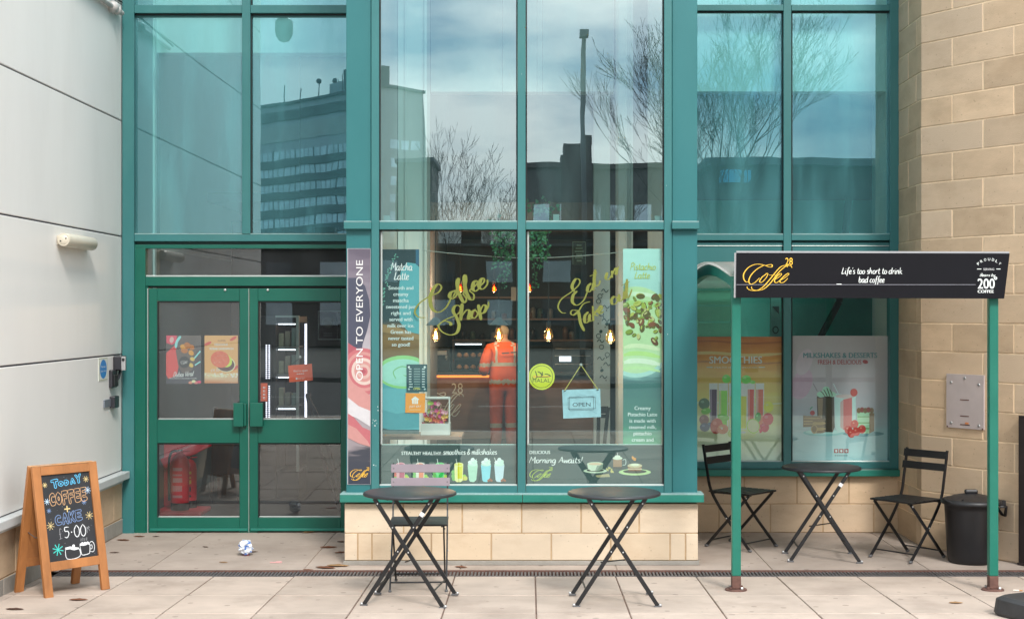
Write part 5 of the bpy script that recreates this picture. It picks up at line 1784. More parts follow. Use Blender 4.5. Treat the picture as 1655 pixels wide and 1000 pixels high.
g.box(1.02, -.056, .05, 1.33, -.0505, 1.10, m_dk, Tp)
g.box(.998, -.056, .0, 1.36, -.002, .0195, m_dk, Tp)
o = g.build('service_panel', bevel=.004)
o['label'], o['category'] = 'dark brown metal panel on the stone pier at the edge of the picture', 'panel'

m_rub = mat('black_rubber_base', (.028, .029, .032), .5, var=.35, scale=9, bump=.08, bscale=70)
g = MB()
bc = Vector((3.36, 9.10, gz(9.10)))
for hw1, hw2, za, zb_ in ((.30, .28, 0.0, .085),):
    ring = []
    for (hx, hy, z) in ((.43, .29, 0), (.44, .30, .02), (.43, .29, .10), (.40, .26, .118)):
        for a in range(40):
            an = 2 * math.pi * a / 40
            ex = 0.24
            x = hx * math.copysign(abs(math.cos(an)) ** ex, math.cos(an))
            y = hy * math.copysign(abs(math.sin(an)) ** ex, math.sin(an))
            v = Matrix.Rotation(R(24), 3, 'Z') @ Vector((x, y, z))
            ring.append(bc + v)
    fs = []
    for i in range(3):
        for a in range(40):
            fs.append((i * 40 + a, i * 40 + (a + 1) % 40, (i + 1) * 40 + (a + 1) % 40, (i + 1) * 40 + a))
    fs.append(tuple(120 + a for a in range(40)))
    g.add(ring, fs, m_rub)
g.lathe(bc, [(.07, .118), (.065, .15), (.045, .155), (.043, .12)], m_rub, 20)
for s_ in (-1, 1):
    T = Matrix.Translation(bc) @ Matrix.Rotation(R(24), 4, 'Z')
    g.box(s_ * .3 - .05, -.03, .118, s_ * .3 + .05, .03, .124, m_rub, T)
o = g.build('weighted_base', bevel=.006)
o['label'], o['category'] = 'black plastic weighted base lying on the paving in front of the right canopy post', 'sign base'

# ------------------------------------------------------------------ things on the white wall
m_cream = mat('cream_plastic', (.58, .53, .43), .4, var=.07, scale=6)
el = thing('emergency_light', (XL, 11.4, 2.44), 'cream tube shaped bulkhead light on the white clad wall', 'wall light')
g = MB()
g.tube([(XL + .055, 11.02, 2.44), (XL + .055, 11.04, 2.44), (XL + .055, 11.72, 2.44), (XL + .055, 11.75, 2.44)], [.045, .052, .052, .04], m_cream, 24)
g.box(XL, 11.04, 2.405, XL + .05, 11.72, 2.475, m_cream)
g.build('light_body', el, bevel=.004)
g = MB()
g.lathe((XL + .055, 11.019, 2.44), [(.0001, .006), (.03, .005), (.036, 0)], m_cream, 24, Matrix.Rotation(R(90), 3, 'X'))
for s_ in (-1, 1):
    g.ball((XL + .055 + s_ * .02, 11.014, 2.44 + s_ * .01), .006, .004, .006, m_gasket, 8)
g.build('end_cap', el)
frw = lambda Y, z, k=0: Vector((XL + .002 + k * .0007, Y, z))
g = MB()
m_blue = ink((.02, .22, .55))
zt, zbm = 1.53, 1.34
g.box(XL, 12.10, zbm, XL + .003, 12.36, zt, ink((.68, .70, .62)))
for k, (a, b) in enumerate((((12.105), (12.355)),)):
    g.rect(frw, 12.108, zbm + .006, 12.352, zt - .006, 2, ink((.45, .42, .25)))
    g.rect(frw, 12.113, zbm + .010, 12.347, zt - .010, 2.6, ink((.70, .72, .66)))
g.ell(frw, 12.23, (zt + zbm) / 2, .098, .078, 3.4, m_blue, n=32)
def wtext(st, Yc, z, width, cap):
    vs, fs, a, b = text_shape(st)
    s_ = width / (b - a)
    g.add([frw(Yc + (x - (a + b) / 2) * s_, z + y * cap / .73, 4.5) for x, y in vs], fs, WHITE)
wtext('Fire exit', 12.23, 1.448, .12, .017)
wtext('keep clear', 12.23, 1.413, .15, .017)
o = g.build('safety_sign')
o['label'], o['category'] = 'small blue round Fire exit keep clear sign on the white wall', 'sign'
m_dgrey = mat('dark_grey_plastic', (.03, .03, .036), .35)
m_silv = mat('silver_plastic', (.42, .42, .42), .35, metal=.3)
ic = thing('door_entry_unit', (XL, 12.6, 1.4), 'black and silver door entry unit beside the blue sign', 'entry unit')
g = MB()
g.box(XL, 12.52, 1.41, XL + .075, 12.68, 1.535, m_dgrey)
body = g.build('reader_body', ic, bevel=.012)
g = MB()
g.box(XL + .078, 12.50, 1.415, XL + .112, 12.519, 1.53, m_silv)
g.box(XL + .02, 12.505, 1.42, XL + .0775, 12.519, 1.528, m_dgrey)
g.ball((XL + .095, 12.497, 1.505), .013, .006, .014, m_gasket, 14)
g.build('reader_face', ic, bevel=.008)
g = MB()
g.tube([(XL + .04, 12.60, 1.41), (XL + .045, 12.55, 1.36), (XL + .03, 12.47, 1.30)], .012, m_dgrey, 8)
g.build('cable', ic)
g = MB()
g.box(XL, 12.40, 1.27, XL + .03, 12.56, 1.42, m_dgrey)
g.box(XL + .03, 12.42, 1.28, XL + .045, 12.54, 1.38, m_gasket)
g.build('lower_box', ic, bevel=.01)
bp = thing('door_bell', (XL, 12.5, 1.15), 'small black bell push on a grey bracket below the entry unit', 'bell')
g = MB()
g.box(XL, 12.24, 1.115, XL + .012, 12.44, 1.18, mat('grey_bracket', (.16, .18, .21), .4))
g.build('bracket', bp, bevel=.003)
g = MB()
g.box(XL, 12.42, 1.10, XL + .045, 12.56, 1.20, m_dgrey)
g.build('push', bp, bevel=.008)

# dome camera high on the end of the clad wall, seen mirrored in the upper glass
cc_ = thing('dome_camera', (XL, 6.6, 5.6), 'dark dome camera on a bracket high on the clad wall', 'security camera')
g = MB()
g.tube([(XL, 6.6, 5.75), (XL + .3, 6.6, 5.78), (XL + .36, 6.6, 5.72)], .035, m_silv, 10)
g.build('bracket', cc_)
g = MB()
g.lathe((XL + .36, 6.6, 5.5), [(.0001, -.13), (.06, -.11), (.10, -.05), (.115, .02), (.115, .14), (.06, .2), (.0001, .21)], m_dgrey, 24)
g.build('dome', cc_)

# ------------------------------------------------------------------ litter and leaves on the paving
def floor(px, py):
    Y = 11.5
    for _ in range(30):
        Y = (H - gz(Y)) * F / (py - CY)
    return Vector(((px - CX) / F * Y, Y, gz(Y)))
m_leafs = [mat('brown_leaf_%s' % n_, c_, .7, var=.3, scale=60) for n_, c_ in (('rust', (.20, .07, .03)), ('tan', (.38, .22, .10)), ('dark', (.09, .04, .025)))]
LV = [(225, 867, .05, 0, 'beside the foot of the green door jamb'), (199, 873, .06, 0, 'against the stone plinth by the jamb'), (252, 867, .03, 2, 'tiny, under the left door'), (486, 859.5, .07, 0, 'long, curled under the right door'), (501, 860.5, .06, 1, 'lying right of the long leaf under the right door'),
      (531, 885, .07, 0, 'between the door and the bay corner'), (551, 893, .05, 0, 'touching the bay stone, lower one'), (552, 876, .04, 2, 'touching the bay stone, upper one'), (526, 918, .08, 0, 'on the drain edge by the bay corner'), (546, 915, .085, 1, 'pale, on the drain edge at the bay corner'),
      (361, 909, .035, 1, 'left of the crumpled can, near the drain'), (498, 921, .04, 0, 'small, on the drain edge'), (408, 892, .045, 2, 'right beside the crumpled can'), (127, 970, .06, 0, 'in front of the A-board'), (24, 985, .06, 2, 'near the bottom left corner of the picture'),
      (332, 884, .03, 2, 'small, on the paving left of the can'), (1076, 906, .04, 1, 'by the right end of the bay stone'), (745, 917, .05, 0, 'under the chair behind the left table'), (185, 893, .04, 2, 'beside the A-board on the inner paving'), (1545, 975, .045, 1, 'left of the black weighted base')]
for px, py, s_, mi_, wh in LV:
    c = floor(px, py)
    g = MB()
    an = rnd.uniform(-.6, .6)
    n_ = 7
    vs, fs = [], []
    cu = rnd.uniform(.10, .28)
    for i in range(n_):
        t = i / (n_ - 1)
        wv = .36 * s_ * math.sin(math.pi * min(1, t * .93 + .05)) * (1 + .25 * (i % 2))
        for j, w_ in enumerate((-1, 0, 1)):
            x, y = (t - .5) * 2 * s_, w_ * wv
            z = .003 + abs(w_) * wv * cu * 1.6 + s_ * cu * (t - .5) ** 2 * 1.2
            vs.append(c + Vector((x * math.cos(an) - y * math.sin(an), x * math.sin(an) + y * math.cos(an), z)))
    for i in range(n_ - 1):
        for j in range(2):
            a = i * 3 + j
            fs.append((a, a + 1, a + 4, a + 3))
    g.add(vs, fs, m_leafs[mi_], True)
    o = g.build('fallen_leaf')
    md = o.modifiers.new('thickness', 'SOLIDIFY')
    md.thickness = .0012
    o['label'] = 'dry brown leaf ' + wh
    o['category'], o['group'] = 'leaf', 'dry leaves on the paving'
c = floor(397, 897)
m_can = mat('blue_white_crumpled_can', (.66, .70, .76), .35, var=.15, scale=30, metal=.2)
m_can2 = mat('can_blue_print', (.10, .20, .50), .4)
m_can3 = mat('can_red_print', (.45, .06, .08), .4)
vs, fs, mm_ = [], [], []
g = MB()
n_, k_ = 14, 16
for i in range(n_ + 1):
    t = i / n_
    for j in range(k_):
        a = 2 * math.pi * j / k_
        r_ = .052 * (math.sin(math.pi * min(.97, max(.03, t))) ** .35) * (.92 + .62 * mnoise.noise((math.cos(a) * 2.6, math.sin(a) * 2.6, t * 6)))
        vs.append(c + Vector((r_ * math.cos(a) * 1.05, r_ * math.sin(a), .115 * t + .012 * mnoise.noise((math.cos(a) * 3, math.sin(a) * 3, 2 + t * 4)) + .004)))
for i in range(n_):
    for j in range(k_):
        f = (i * k_ + j, i * k_ + (j + 1) % k_, (i + 1) * k_ + (j + 1) % k_, (i + 1) * k_ + j)
        v = mnoise.noise((j * .55, i * .5, 3.3))
        m_ = m_can if (v > -.30 and i > 1) else (m_can2 if i > 0 else m_can3)
        g.add([vs[q_] for q_ in f], [(0, 1, 2, 3)], m_)
g.add([vs[n_ * k_ + j] for j in range(k_)], [tuple(range(k_))], m_can)
o = g.build('crumpled_can')
o['label'], o['category'] = 'crumpled blue and white can on the paving in front of the doors', 'litter'
g = MB()
c = floor(446, 909)
for a, b, h_ in (((-.045, -.012), (0, .012), .008), ((0, -.01), (.045, .014), .012)):
    g.box(c.x + a[0], c.y + a[1], c.z + .001, c.x + b[0], c.y + b[1], c.z + h_, mat('pink_paper', (.6, .33, .32), .8))
o = g.build('paper_scrap', bevel=.002)
o['label'], o['category'] = 'pinkish paper scrap on the paving right of the can', 'litter'
for px, py, an, wh in ((1645, 954.5, -.2, 'right of the right canopy post'), (1632, 906, .3, 'by the foot of the stone pier')):
    c = floor(px, py)
    g = MB()
    d_ = Vector((math.cos(an), math.sin(an), 0)) * .03
    g.tube([c + Vector((0, 0, .005)) - d_, c + Vector((0, 0, .005)) + d_ * .3], .004, ink((.7, .66, .58)), 8)
    g.tube([c + Vector((0, 0, .005)) + d_ * .3, c + Vector((0, 0, .005)) + d_], .0042, ink((.45, .2, .06)), 8)
    o = g.build('cigarette_end')
    o['label'], o['category'], o['group'] = 'cigarette end on the paving ' + wh, 'litter', 'cigarette ends'
# ------------------------------------------------------------------ inside the shop, seen through the glass
m_warm = glow('filament_glow', (1.0, 0.62, 0.22), 26)
m_amber = glow('amber_filament_glow', (1.0, 0.20, 0.03), 9)
m_bulb = glass('bulb_glass', (1.0, .80, .52), (1, .85, .6), 0.06, 0.0, .3)
m_amberg = glass('amber_bulb_glass', (1.0, .32, .10), (1, .5, .3), 0.05, 0.0, .3)
m_cord = mat('black_flex', (.012, .012, .013), .6)


def bulb_lamp(px, py, Y, r, label, amber, shade):
    c = P(px, py, Y)
    t = thing('pendant_lamp', c, label, 'pendant lamp', 'amber bulbs over the counter' if amber else 'bare filament bulbs behind the bay window')
    g = MB()
    g.lathe(c, [(.0001, -1.15 * r), (.45 * r, -1.05 * r), (.9 * r, -.55 * r), (1.0 * r, 0), (.8 * r, .7 * r), (.5 * r, 1.35 * r), (.36 * r, 1.7 * r)], m_amberg if amber else m_bulb, 20)
    b = g.build('bulb', t)
    g = MB()
    w = m_amber if amber else m_warm
    for k in range(5):
        a = k * 1.2566
        g.tube([c + Vector((.10 * r * math.cos(a), .10 * r * math.sin(a), .9 * r)), c + Vector((.34 * r * math.cos(a), .34 * r * math.sin(a), -.55 * r))], .075 * r if not amber else .11 * r, w, 5)
    g.build('filament', b)
    g = MB()
    g.lathe(c, [(.38 * r, 1.6 * r), (.44 * r, 1.7 * r), (.44 * r, 2.7 * r), (.25 * r, 3.0 * r), (.0001, 3.05 * r)], m_gasket, 16)
    g.build('socket', t)
    g = MB()
    top = 3.04 if Y > 15.6 else min(c.z + 1.0, 6.3)
    g.tube([c + Vector((0, 0, 3 * r)), Vector((c.x, c.y, top))], .004, m_cord, 6)
    g.build('flex', t)
    if shade:
        g = MB()
        g.lathe(c, [(2.0 * r, 2.15 * r), (1.95 * r, 2.2 * r), (.5 * r, 3.6 * r), (.3 * r, 3.7 * r)], mat('smoky_shade', (.10, .11, .11), .3), 24)
        g.build('lamp_shade', t)
    return t


YL = 12.35
for px, nm in ((704, 'leftmost filament bulb, hanging in front of the matcha print edge'), (806, 'filament bulb hanging in front of the person in orange'), (886.5, 'filament bulb hanging above the round yellow sticker'), (986.5, 'filament bulb hanging by the doodled column')):
    bulb_lamp(px, 543 if px < 900 else 546, YL, .042, nm, False, px < 850)
for px, nm in ((692, 'small amber bulb beside the matcha print'), (744, 'small amber bulb behind the word Coffee'), (798.5, 'small amber bulb left of the ivy tips'), (855.5, 'small amber bulb right of the centre mullion')):
    bulb_lamp(px, 467, 19.6, .042, nm, True, False)
for px, py, Yl, e in ((704, 543, YL, 2), (806, 543, YL, 2), (886.5, 543, YL, 2), (986.5, 546, YL, 2), (692, 467, 19.6, 19), (744, 467, 19.6, 19), (798.5, 467, 19.6, 19), (855.5, 467, 19.6, 19)):
    ld = bpy.data.lights.new('bulb_light', 'POINT')
    ld.energy = e
    ld.color = (1, .74, .48) if Yl < 15 else (1, .66, .38)
    ld.shadow_soft_size = .05
    lo = bpy.data.objects.new('bulb_light', ld)
    COL.objects.link(lo)
    lo.location = P(px, py, Yl) - Vector((0, 0, .09))

# counter
m_cwood = mat('brown_counter_front', (.27, .17, .125), .5, var=.25, scale=4, squash=(.3, 1, 2.5))
m_led = glow('orange_led', (1.0, .22, .03), 1.3)
YK = 21.0
ct = thing('shop_counter', (0, YK, 0), 'brown front coffee counter with an orange light line along its edge', 'counter')
xa, xb_ = P(640, 0, YK).x, P(962, 0, YK).x
g = MB()
g.box(xa, YK, 0.12, xb_, YK + .7, .985, m_cwood)
g.box(xa + .02, YK + .04, 0, xb_ - .02, YK + .65, .1195, m_indark)
g.build('counter_front', ct, bevel=.004)
g = MB()
g.box(xa, YK - .09, 1.02, xb_, YK + .72, 1.06, m_indark)
g.build('worktop', ct, bevel=.004)
g = MB()
g.box(xa + .01, YK - .05, .986, P(842, 0, YK).x, YK - .002, 1.015, m_led)
g.build('light_strip', ct)
g = MB()
fr = FP(YK - .004)
wm_ = ink((.82, .86, .82))
g.text(fr, '28', 739, 635.5, 18, 17.5, 2, wm_)
LX = lambda x, y: (676 + (x - 165) * .0895, 636 + (y - 300) * .125)
for i, st in enumerate(LOGO):
    g.ribbon(fr, st, 2.0, 2 + .4 * i, wm_, .4, 6, LX)
g.build('counter_logo', ct)
# machines and display case standing on the counter
m_mach = mat('black_machine_steel', (.035, .036, .04), .3, metal=.4, var=.2)
m_disp = glow('cabinet_light', (.75, .85, 1.0), 1.1)
em = thing('espresso_machine', P(712, 603, YK + .3), 'dark espresso machine on the counter behind the left bulb', 'coffee machine')
g = MB()
a, b = P(694, 562, YK + .15), P(728, 598, YK + .15)
g.box(a.x, YK + .15, 1.062, b.x, YK + .55, a.z, m_mach)
g.build('machine_body', em, bevel=.02)
g = MB()
g.box(a.x + .05, YK + .10, a.z - .10, b.x - .05, YK + .149, a.z - .04, m_steel)
for k in range(2):
    g.tube([(a.x + .1 + k * .14, YK + .12, a.z - .11), (a.x + .1 + k * .14, YK + .12, a.z - .17)], .018, m_steel, 10)
    g.tube([(a.x + .1 + k * .14, YK + .10, a.z - .15), (a.x + .1 + k * .14, YK - .02, a.z - .16)], .01, m_gasket, 8)
g.build('group_head', em)
dc = thing('cake_cabinet', P(755, 603, YK + .3), 'lit glass cake cabinet on the counter left of the person', 'display cabinet')
a, b = P(731, 551, YK + .1), P(783, 600, YK + .1)
g = MB()
g.box(a.x, YK + .1, 1.062, a.x + .03, YK + .6, a.z, m_mach)
g.box(b.x - .03, YK + .1, 1.062, b.x, YK + .6, a.z, m_mach)
g.box(a.x + .031, YK + .1, a.z - .03, b.x - .031, YK + .6, a.z, m_mach)
g.box(a.x + .031, YK + .58, 1.062, b.x - .031, YK + .6, a.z - .031, m_indark)
for z in (1.07, 1.24):
    g.box(a.x + .031, YK + .12, z, b.x - .031, YK + .579, z + .012, m_mach)
g.build('cabinet_frame', dc)
g = MB()
g.box(a.x + .04, YK + .108, a.z - .055, b.x - .04, YK + .12, a.z - .036, m_disp)
g.build('cabinet_lamp', dc)
for z in (1.082, 1.252):
    for k in range(4):
        g = MB()
        g.ball((a.x + .09 + k * .10, YK + .25, z + .035), .042, .05, .035, mat('brown_bun', (.30, .16, .07), .6), 10)
        g.ball((a.x + .09 + k * .10, YK + .25, z + .058), .026, .03, .018, mat('brown_bun_glaze', (.42, .24, .10), .3), 8)
        o = g.build('bun')
        o['label'], o['category'], o['group'] = 'small brown bun in the lit cake cabinet on the counter', 'bun', 'buns in the cake cabinet'
gs = thing('back_shelf', P(770, 500, 23.2), 'dark back bar shelves with jars and a screen', 'shelf')
g = MB()
for z in (1.45, 1.78, 2.12):
    g.box(-1.2, 23.15, z, 1.6, 23.48, z + .03, m_cwood)
for x in (-1.2, -.2, .7, 1.57):
    g.box(x, 23.16, 1.0, x + .03, 23.47, 2.5, m_indark)
g.build('shelf_board', gs)
for i in range(26):
    g = MB()
    x, z = rnd.uniform(-1.1, 1.5), rnd.choice((1.48, 1.81))
    h_ = rnd.uniform(.08, .2)
    g.lathe((x, 23.28, z), [(.0001, 0), (.045, 0), (.045, h_ * .8), (.02, h_), (.0001, h_)], mat('jar_%d' % (i % 5), ((.2, .12, .08), (.12, .18, .16), (.3, .3, .28), (.06, .05, .05), (.25, .1, .05))[i % 5], .3), 12)
    o = g.build('jar')
    o['label'], o['category'], o['group'] = 'dark jar on the back bar shelves behind the counter', 'jar', 'jars on the back bar shelves'
g = MB()
a, b = P(826, 464, 23.1), P(842, 486, 23.1)
g.box(a.x, 23.1, b.z, b.x, 23.14, a.z, mat('grey_screen', (.22, .24, .25), .3))
g.build('screen', gs)
# second cabinet right of the person
rc = thing('drinks_cabinet', P(905, 603, YK + .3), 'dark counter cabinet with a pale light bar right of the centre mullion', 'display cabinet')
a, b = P(893, 552, YK + .1), P(958, 600, YK + .1)
g = MB()
g.box(a.x, YK + .1, 1.062, b.x, YK + .6, a.z, m_mach)
for z in (1.16, 1.28, 1.38):
    g.box(a.x + .03, YK + .085, z, b.x - .03, YK + .099, z + .012, m_steel)
g.build('cabinet_body', rc, bevel=.01)
g = MB()
a2, b2 = P(904, 576, YK + .07), P(923, 584, YK + .07)
g.box(a2.x, YK + .07, b2.z, b2.x, YK + .084, a2.z, m_disp)
g.build('cabinet_lamp', rc)

# menu board in plain teal inks, upper right inside
g = MB()
fr = FP(22.6)
g.rect(fr, 925, 390, 947, 428, 0, ink((.03, .075, .075)))
for (x0, y0, x1, y1) in ((925.5, 390.5, 946.5, 391.5), (925.5, 390.5, 926.3, 427), (946, 390.5, 946.7, 427)):
    g.rect(fr, x0, y0, x1, y1, 1, ink((.2, .38, .36)))
for i in range(6):
    w_ = 4 + 4 * ((i * 37) % 5) / 5
    g.rect(fr, 936 - w_, 395 + i * 5, 936 + w_, 397.6 + i * 5, 1, ink((.18, .38, .36)))
for v in g.v[:4]:
    pass
g.box(P(925, 0, 22.6).x, 22.61, P(0, 428, 22.6).z, P(947, 0, 22.6).x, 22.65, P(0, 390, 22.6).z, m_indark)
o = g.build('menu_board')
o['label'], o['category'] = 'small teal menu board high at the back, above the word Eat', 'sign'

# wire strung across the window
wr = MB()
wr.tube(spline([P(682, 404.5, 11.9), P(760, 412, 11.9), P(850, 417, 11.9), P(930, 414, 11.9), P(1005, 407.5, 11.9)], 6), .0028, ink((.6, .62, .58)), 5)
o = wr.build('hanging_wire')
o['label'], o['category'] = 'thin pale wire sagging across the inside of the bay window', 'wire'

# trailing ivy in two hanging planters
m_ivy = [mat('ivy_leaf_%d' % i, c_, .5, var=.25, scale=40) for i, c_ in enumerate(((.04, .16, .045), (.07, .24, .07), (.10, .30, .16), (.03, .10, .05)))]
m_pot = mat('dark_hanging_pot', (.02, .02, .02), .5)


def ivy(cx, ctop, tips, Y, label):
    c = P(cx, ctop, Y)
    t = thing('hanging_ivy', c, label, 'plant', 'trailing ivy inside the bay window')
    g = MB()
    g.lathe(c, [(.0001, -.09), (.055, -.09), (.08, .03), (.086, .03), (.086, .045), (.0001, .04)], m_pot, 20)
    for a in range(3):
        g.tube([c + Vector((.08 * math.cos(a * 2.09), .08 * math.sin(a * 2.09), .04)), c + Vector((0, 0, .5))], .002, m_cord, 4)
    g.tube([c + Vector((0, 0, .5)), c + Vector((0, 0, 2.2))], .002, m_cord, 4)
    g.build('pot', t)
    g, st = MB(), MB()
    for (tx, ty) in tips:
        e = P(tx, ty, Y)
        pts = spline([c + Vector((rnd.uniform(-.03, .03), -.02, .05)), c + Vector(((e.x - c.x) * .8, -.09 + rnd.uniform(-.04, .04), .02)), Vector((e.x + rnd.uniform(-.02, .02), Y - .05, (c.z + e.z) / 2)), e], 7)
        pts = [Vector(p) for p in pts]
        st.tube(pts, .0022, m_ivy[3], 4)
        for i, p in enumerate(pts):
            for k in range(3 if i % 2 else 2):
                s_ = rnd.uniform(.013, .027) * (1 if i < 14 else .75)
                d = Vector((rnd.uniform(-1, 1), rnd.uniform(-1, .3), rnd.uniform(-1, .2))).normalized()
                up = Vector((rnd.uniform(-.6, .6), -1, rnd.uniform(-.3, .9))).normalized()
                sd_ = d.cross(up).normalized()
                b0 = p + Vector((rnd.uniform(-.02, .02), rnd.uniform(-.03, .02), rnd.uniform(-.02, .02)))
                q = [b0, b0 + d * s_ * .35 + sd_ * s_ * .75, b0 + d * s_ * .7 + sd_ * s_ * .35, b0 + d * s_ * 1.5, b0 + d * s_ * .7 - sd_ * s_ * .35, b0 + d * s_ * .35 - sd_ * s_ * .75]
                g.add(q, [(0, 1, 2), (0, 2, 3), (0, 3, 4), (0, 4, 5)], rnd.choice(m_ivy[:3]))
    for k in range(14):
        d = Vector((rnd.gauss(0, 1), rnd.gauss(0, .7), abs(rnd.gauss(0, .8)))).normalized() * rnd.uniform(.05, .13)
        b0 = c + d + Vector((0, 0, .02))
        s_ = rnd.uniform(.02, .035)
        sd_ = d.cross(Vector((rnd.uniform(-1, 1), -1, 0))).normalized()
        dn = d.normalized()
        g.add([b0, b0 + dn * s_ * .5 + sd_ * s_ * .6, b0 + dn * s_ * 1.4, b0 + dn * s_ * .5 - sd_ * s_ * .6], [(0, 1, 2), (0, 2, 3)], rnd.choice(m_ivy[:3]))
    g.build('leaves', t)
    st.build('stem', t)


ivy(812, 382, [(800, 430), (808, 452), (815, 463), (822, 440), (828, 412), (803, 412)], 11.75, 'trailing ivy hanging left of the centre mullion, longest strand to the bulbs')
ivy(868, 380, [(866, 462), (858, 418), (872, 432), (880, 424), (862, 412), (876, 410)], 11.75, 'trailing ivy hanging right of the centre mullion with one long bare strand')
c_iv = P(876, 335, 11.75)
ivy(877, 345, [(866, 352), (888, 352), (872, 350)], 11.8, 'small bushy plant showing through the upper right bay pane')

# flower caddy on the window ledge
m_wht = mat('white_painted_wood', (.62, .66, .62), .5, var=.06)
lg = thing('window_ledge', (-.9, 11.55, 0), 'dark narrow ledge behind the left bay pane carrying the flower caddy', 'ledge')
g = MB()
g.box(P(615, 0, 11.5).x, 11.4, .925, P(747, 0, 11.5).x, 11.85, .95, m_cwood)
g.build('ledge_board', lg)
for px in (622, 738):
    g = MB()
    g.box(P(px, 0, 11.5).x, 11.45, 0, P(px, 0, 11.5).x + .04, 11.5, .9245, m_cwood)
    g.build('leg', lg)
fc = thing('flower_caddy', P(705, 707, 11.6), 'white wooden caddy of artificial flowers on the ledge behind the orange sticker', 'flower box')
a, b = P(680, 684, 11.52), P(727, 704, 11.52)
g = MB()
zb_, zt_ = .951, a.z
g.box(a.x, 11.52, zb_, b.x, 11.53, zt_, m_wht)
g.box(a.x, 11.67, zb_, b.x, 11.68, zt_, m_wht)
g.box(a.x, 11.531, zb_, a.x + .01, 11.669, zt_, m_wht)
g.box(b.x - .012, 11.531, zb_, b.x, 11.669, zt_, m_wht)
g.box(a.x + .011, 11.531, zb_ + .001, b.x - .013, 11.669, zb_ + .012, m_wht)
for x in (a.x + .002, b.x - .012):
    g.box(x, 11.585, zt_, x + .01, 11.615, P(0, 641, 11.6).z, m_wht)
zz_ = P(0, 643, 11.6).z
g.tube([(a.x, 11.6, zz_), (b.x, 11.6, zz_)], .012, m_wht, 10)
g.build('caddy_box', fc)
g = MB()
fl = [ink(c_) for c_ in ((.45, .03, .05), (.62, .12, .04), (.66, .42, .05), (.5, .05, .18), (.25, .4, .05), (.3, .5, .06), (.6, .3, .35))]
for i in range(90):
    x, y, z = rnd.uniform(a.x + .02, b.x - .03), rnd.uniform(11.53, 11.67), zt_ + rnd.uniform(-.02, .10) * (1 if i < 70 else 1.6)
    m_ = fl[i % 4] if z < zt_ + .06 else rnd.choice(fl[2:])
    for k in range(5):
        an = k * 1.2566 + i
        d = Vector((math.cos(an), -.4, math.sin(an))) * .016
        e = Vector((-math.sin(an), 0, math.cos(an))) * .009
        cc = Vector((x, y, z))
        g.add([cc, cc + d * .6 + e, cc + d * 1.3, cc + d * .6 - e], [(0, 1, 2, 3)], m_)
g.build('flowers', fc)

# hanging OPEN board
hs = thing('open_sign', P(940, 650, 11.30), 'pale blue OPEN board hanging on a yellow cord in the bay window', 'sign')
fr = FP(11.295)
g = MB()
m_marb = mat('blue_white_marble_board', (.36, .60, .68), .4, var=.18, scale=14)
q = [(908.5, 630), (970, 628), (971.5, 673.5), (910.5, 676)]
f_ = [fr(x, y) for x, y in q]
b_ = [v + Vector((0, .008, 0)) for v in f_]
g.add(f_ + b_, [(3, 2, 1, 0), (4, 5, 6, 7), (0, 1, 5, 4), (1, 2, 6, 5), (2, 3, 7, 6), (3, 0, 4, 7)], m_marb)
bd = g.build('board', hs)
g = MB()
dkk = ink((.03, .045, .06))
g.text(fr, 'OPEN', 940, 656.5, 29, 6.6, 2, dkk, rot=1.5)
for (x0, y0, x1, y1) in ((920, 641.5, 959, 663), (918, 643, 962, 661)):
    for st in ([(x0, y0), (x1, y0 - 1.4)], [(x1, y0 - 1.4), (x1 + .6, y1 - 1.4)], [(x1 + .6, y1 - 1.4), (x0 + .6, y1)], [(x0 + .6, y1), (x0, y0)]):
        g.ribbon(fr, st, .6, 1 + rnd.uniform(0, .5), dkk, 0, 2, taper=False)
for k in range(7):
    x, y = rnd.uniform(912, 955), rnd.uniform(634, 670)
    g.ribbon(fr, [(x, y), (x + 5, y + rnd.uniform(-1, 2)), (x + 12, y + rnd.uniform(0, 5))], .5, .6 + .05 * k, ink((.20, .38, .46)), 0, 4)
g.build('board_lettering', bd)
g = MB()
yc = mat('yellow_cord', (.55, .52, .12), .7)
ap = fr(939, 589.5, -2)
for x, y in ((912.5, 631), (966, 629)):
    g.tube([ap, fr(x, y, 1)], .0035, yc, 6)
    g.bar(fr(x - 2, y + 1.5, 3), fr(x + 2, y, 3), .006, .004, m_gasket)
g.ball(ap, .012, .012, .012, m_alu, 10)
g.build('cord', hs)

# dark chair inside by the doodled column
ch = thing('cafe_chair', P(975, 735, 12.6), 'dark cafe chair inside behind the hanging OPEN board', 'chair')
YQ = 12.6
g = MB()
for x0, x1 in ((968, 966), (983, 975)):
    g.bar(P(x0, 658, YQ), P(x1, 735, YQ), .03, .03, m_gasket, (1, 0, 0))
g.bar(P(967, 662, YQ + .01), P(983, 662, YQ + .01), .06, .02, m_gasket, (0, 0, 1))
g.bar(P(967, 672, YQ + .01), P(982, 672, YQ + .01), .03, .02, m_gasket, (0, 0, 1))
g.build('chair_back', ch)
g = MB()
a = P(966, 735, YQ)
g.box(a.x - .12, YQ - .42, .44, a.x + .30, YQ + .02, .47, m_gasket)
g.build('seat', ch, bevel=.01)
for dx in (-.1, .28):
    for dy in (-.4, 0):
        g = MB()
        g.bar((a.x + dx, YQ + dy, .44), (a.x + dx, YQ + dy, 0.002), .03, .03, m_gasket)
        g.build('leg', ch)

# ------------------------------------------------------------------ behind the doors
m_red = mat('red_paint', (.62, .014, .03), .35, var=.1)
m_redp = mat('red_plastic_stand', (.66, .025, .05), .45, var=.1)


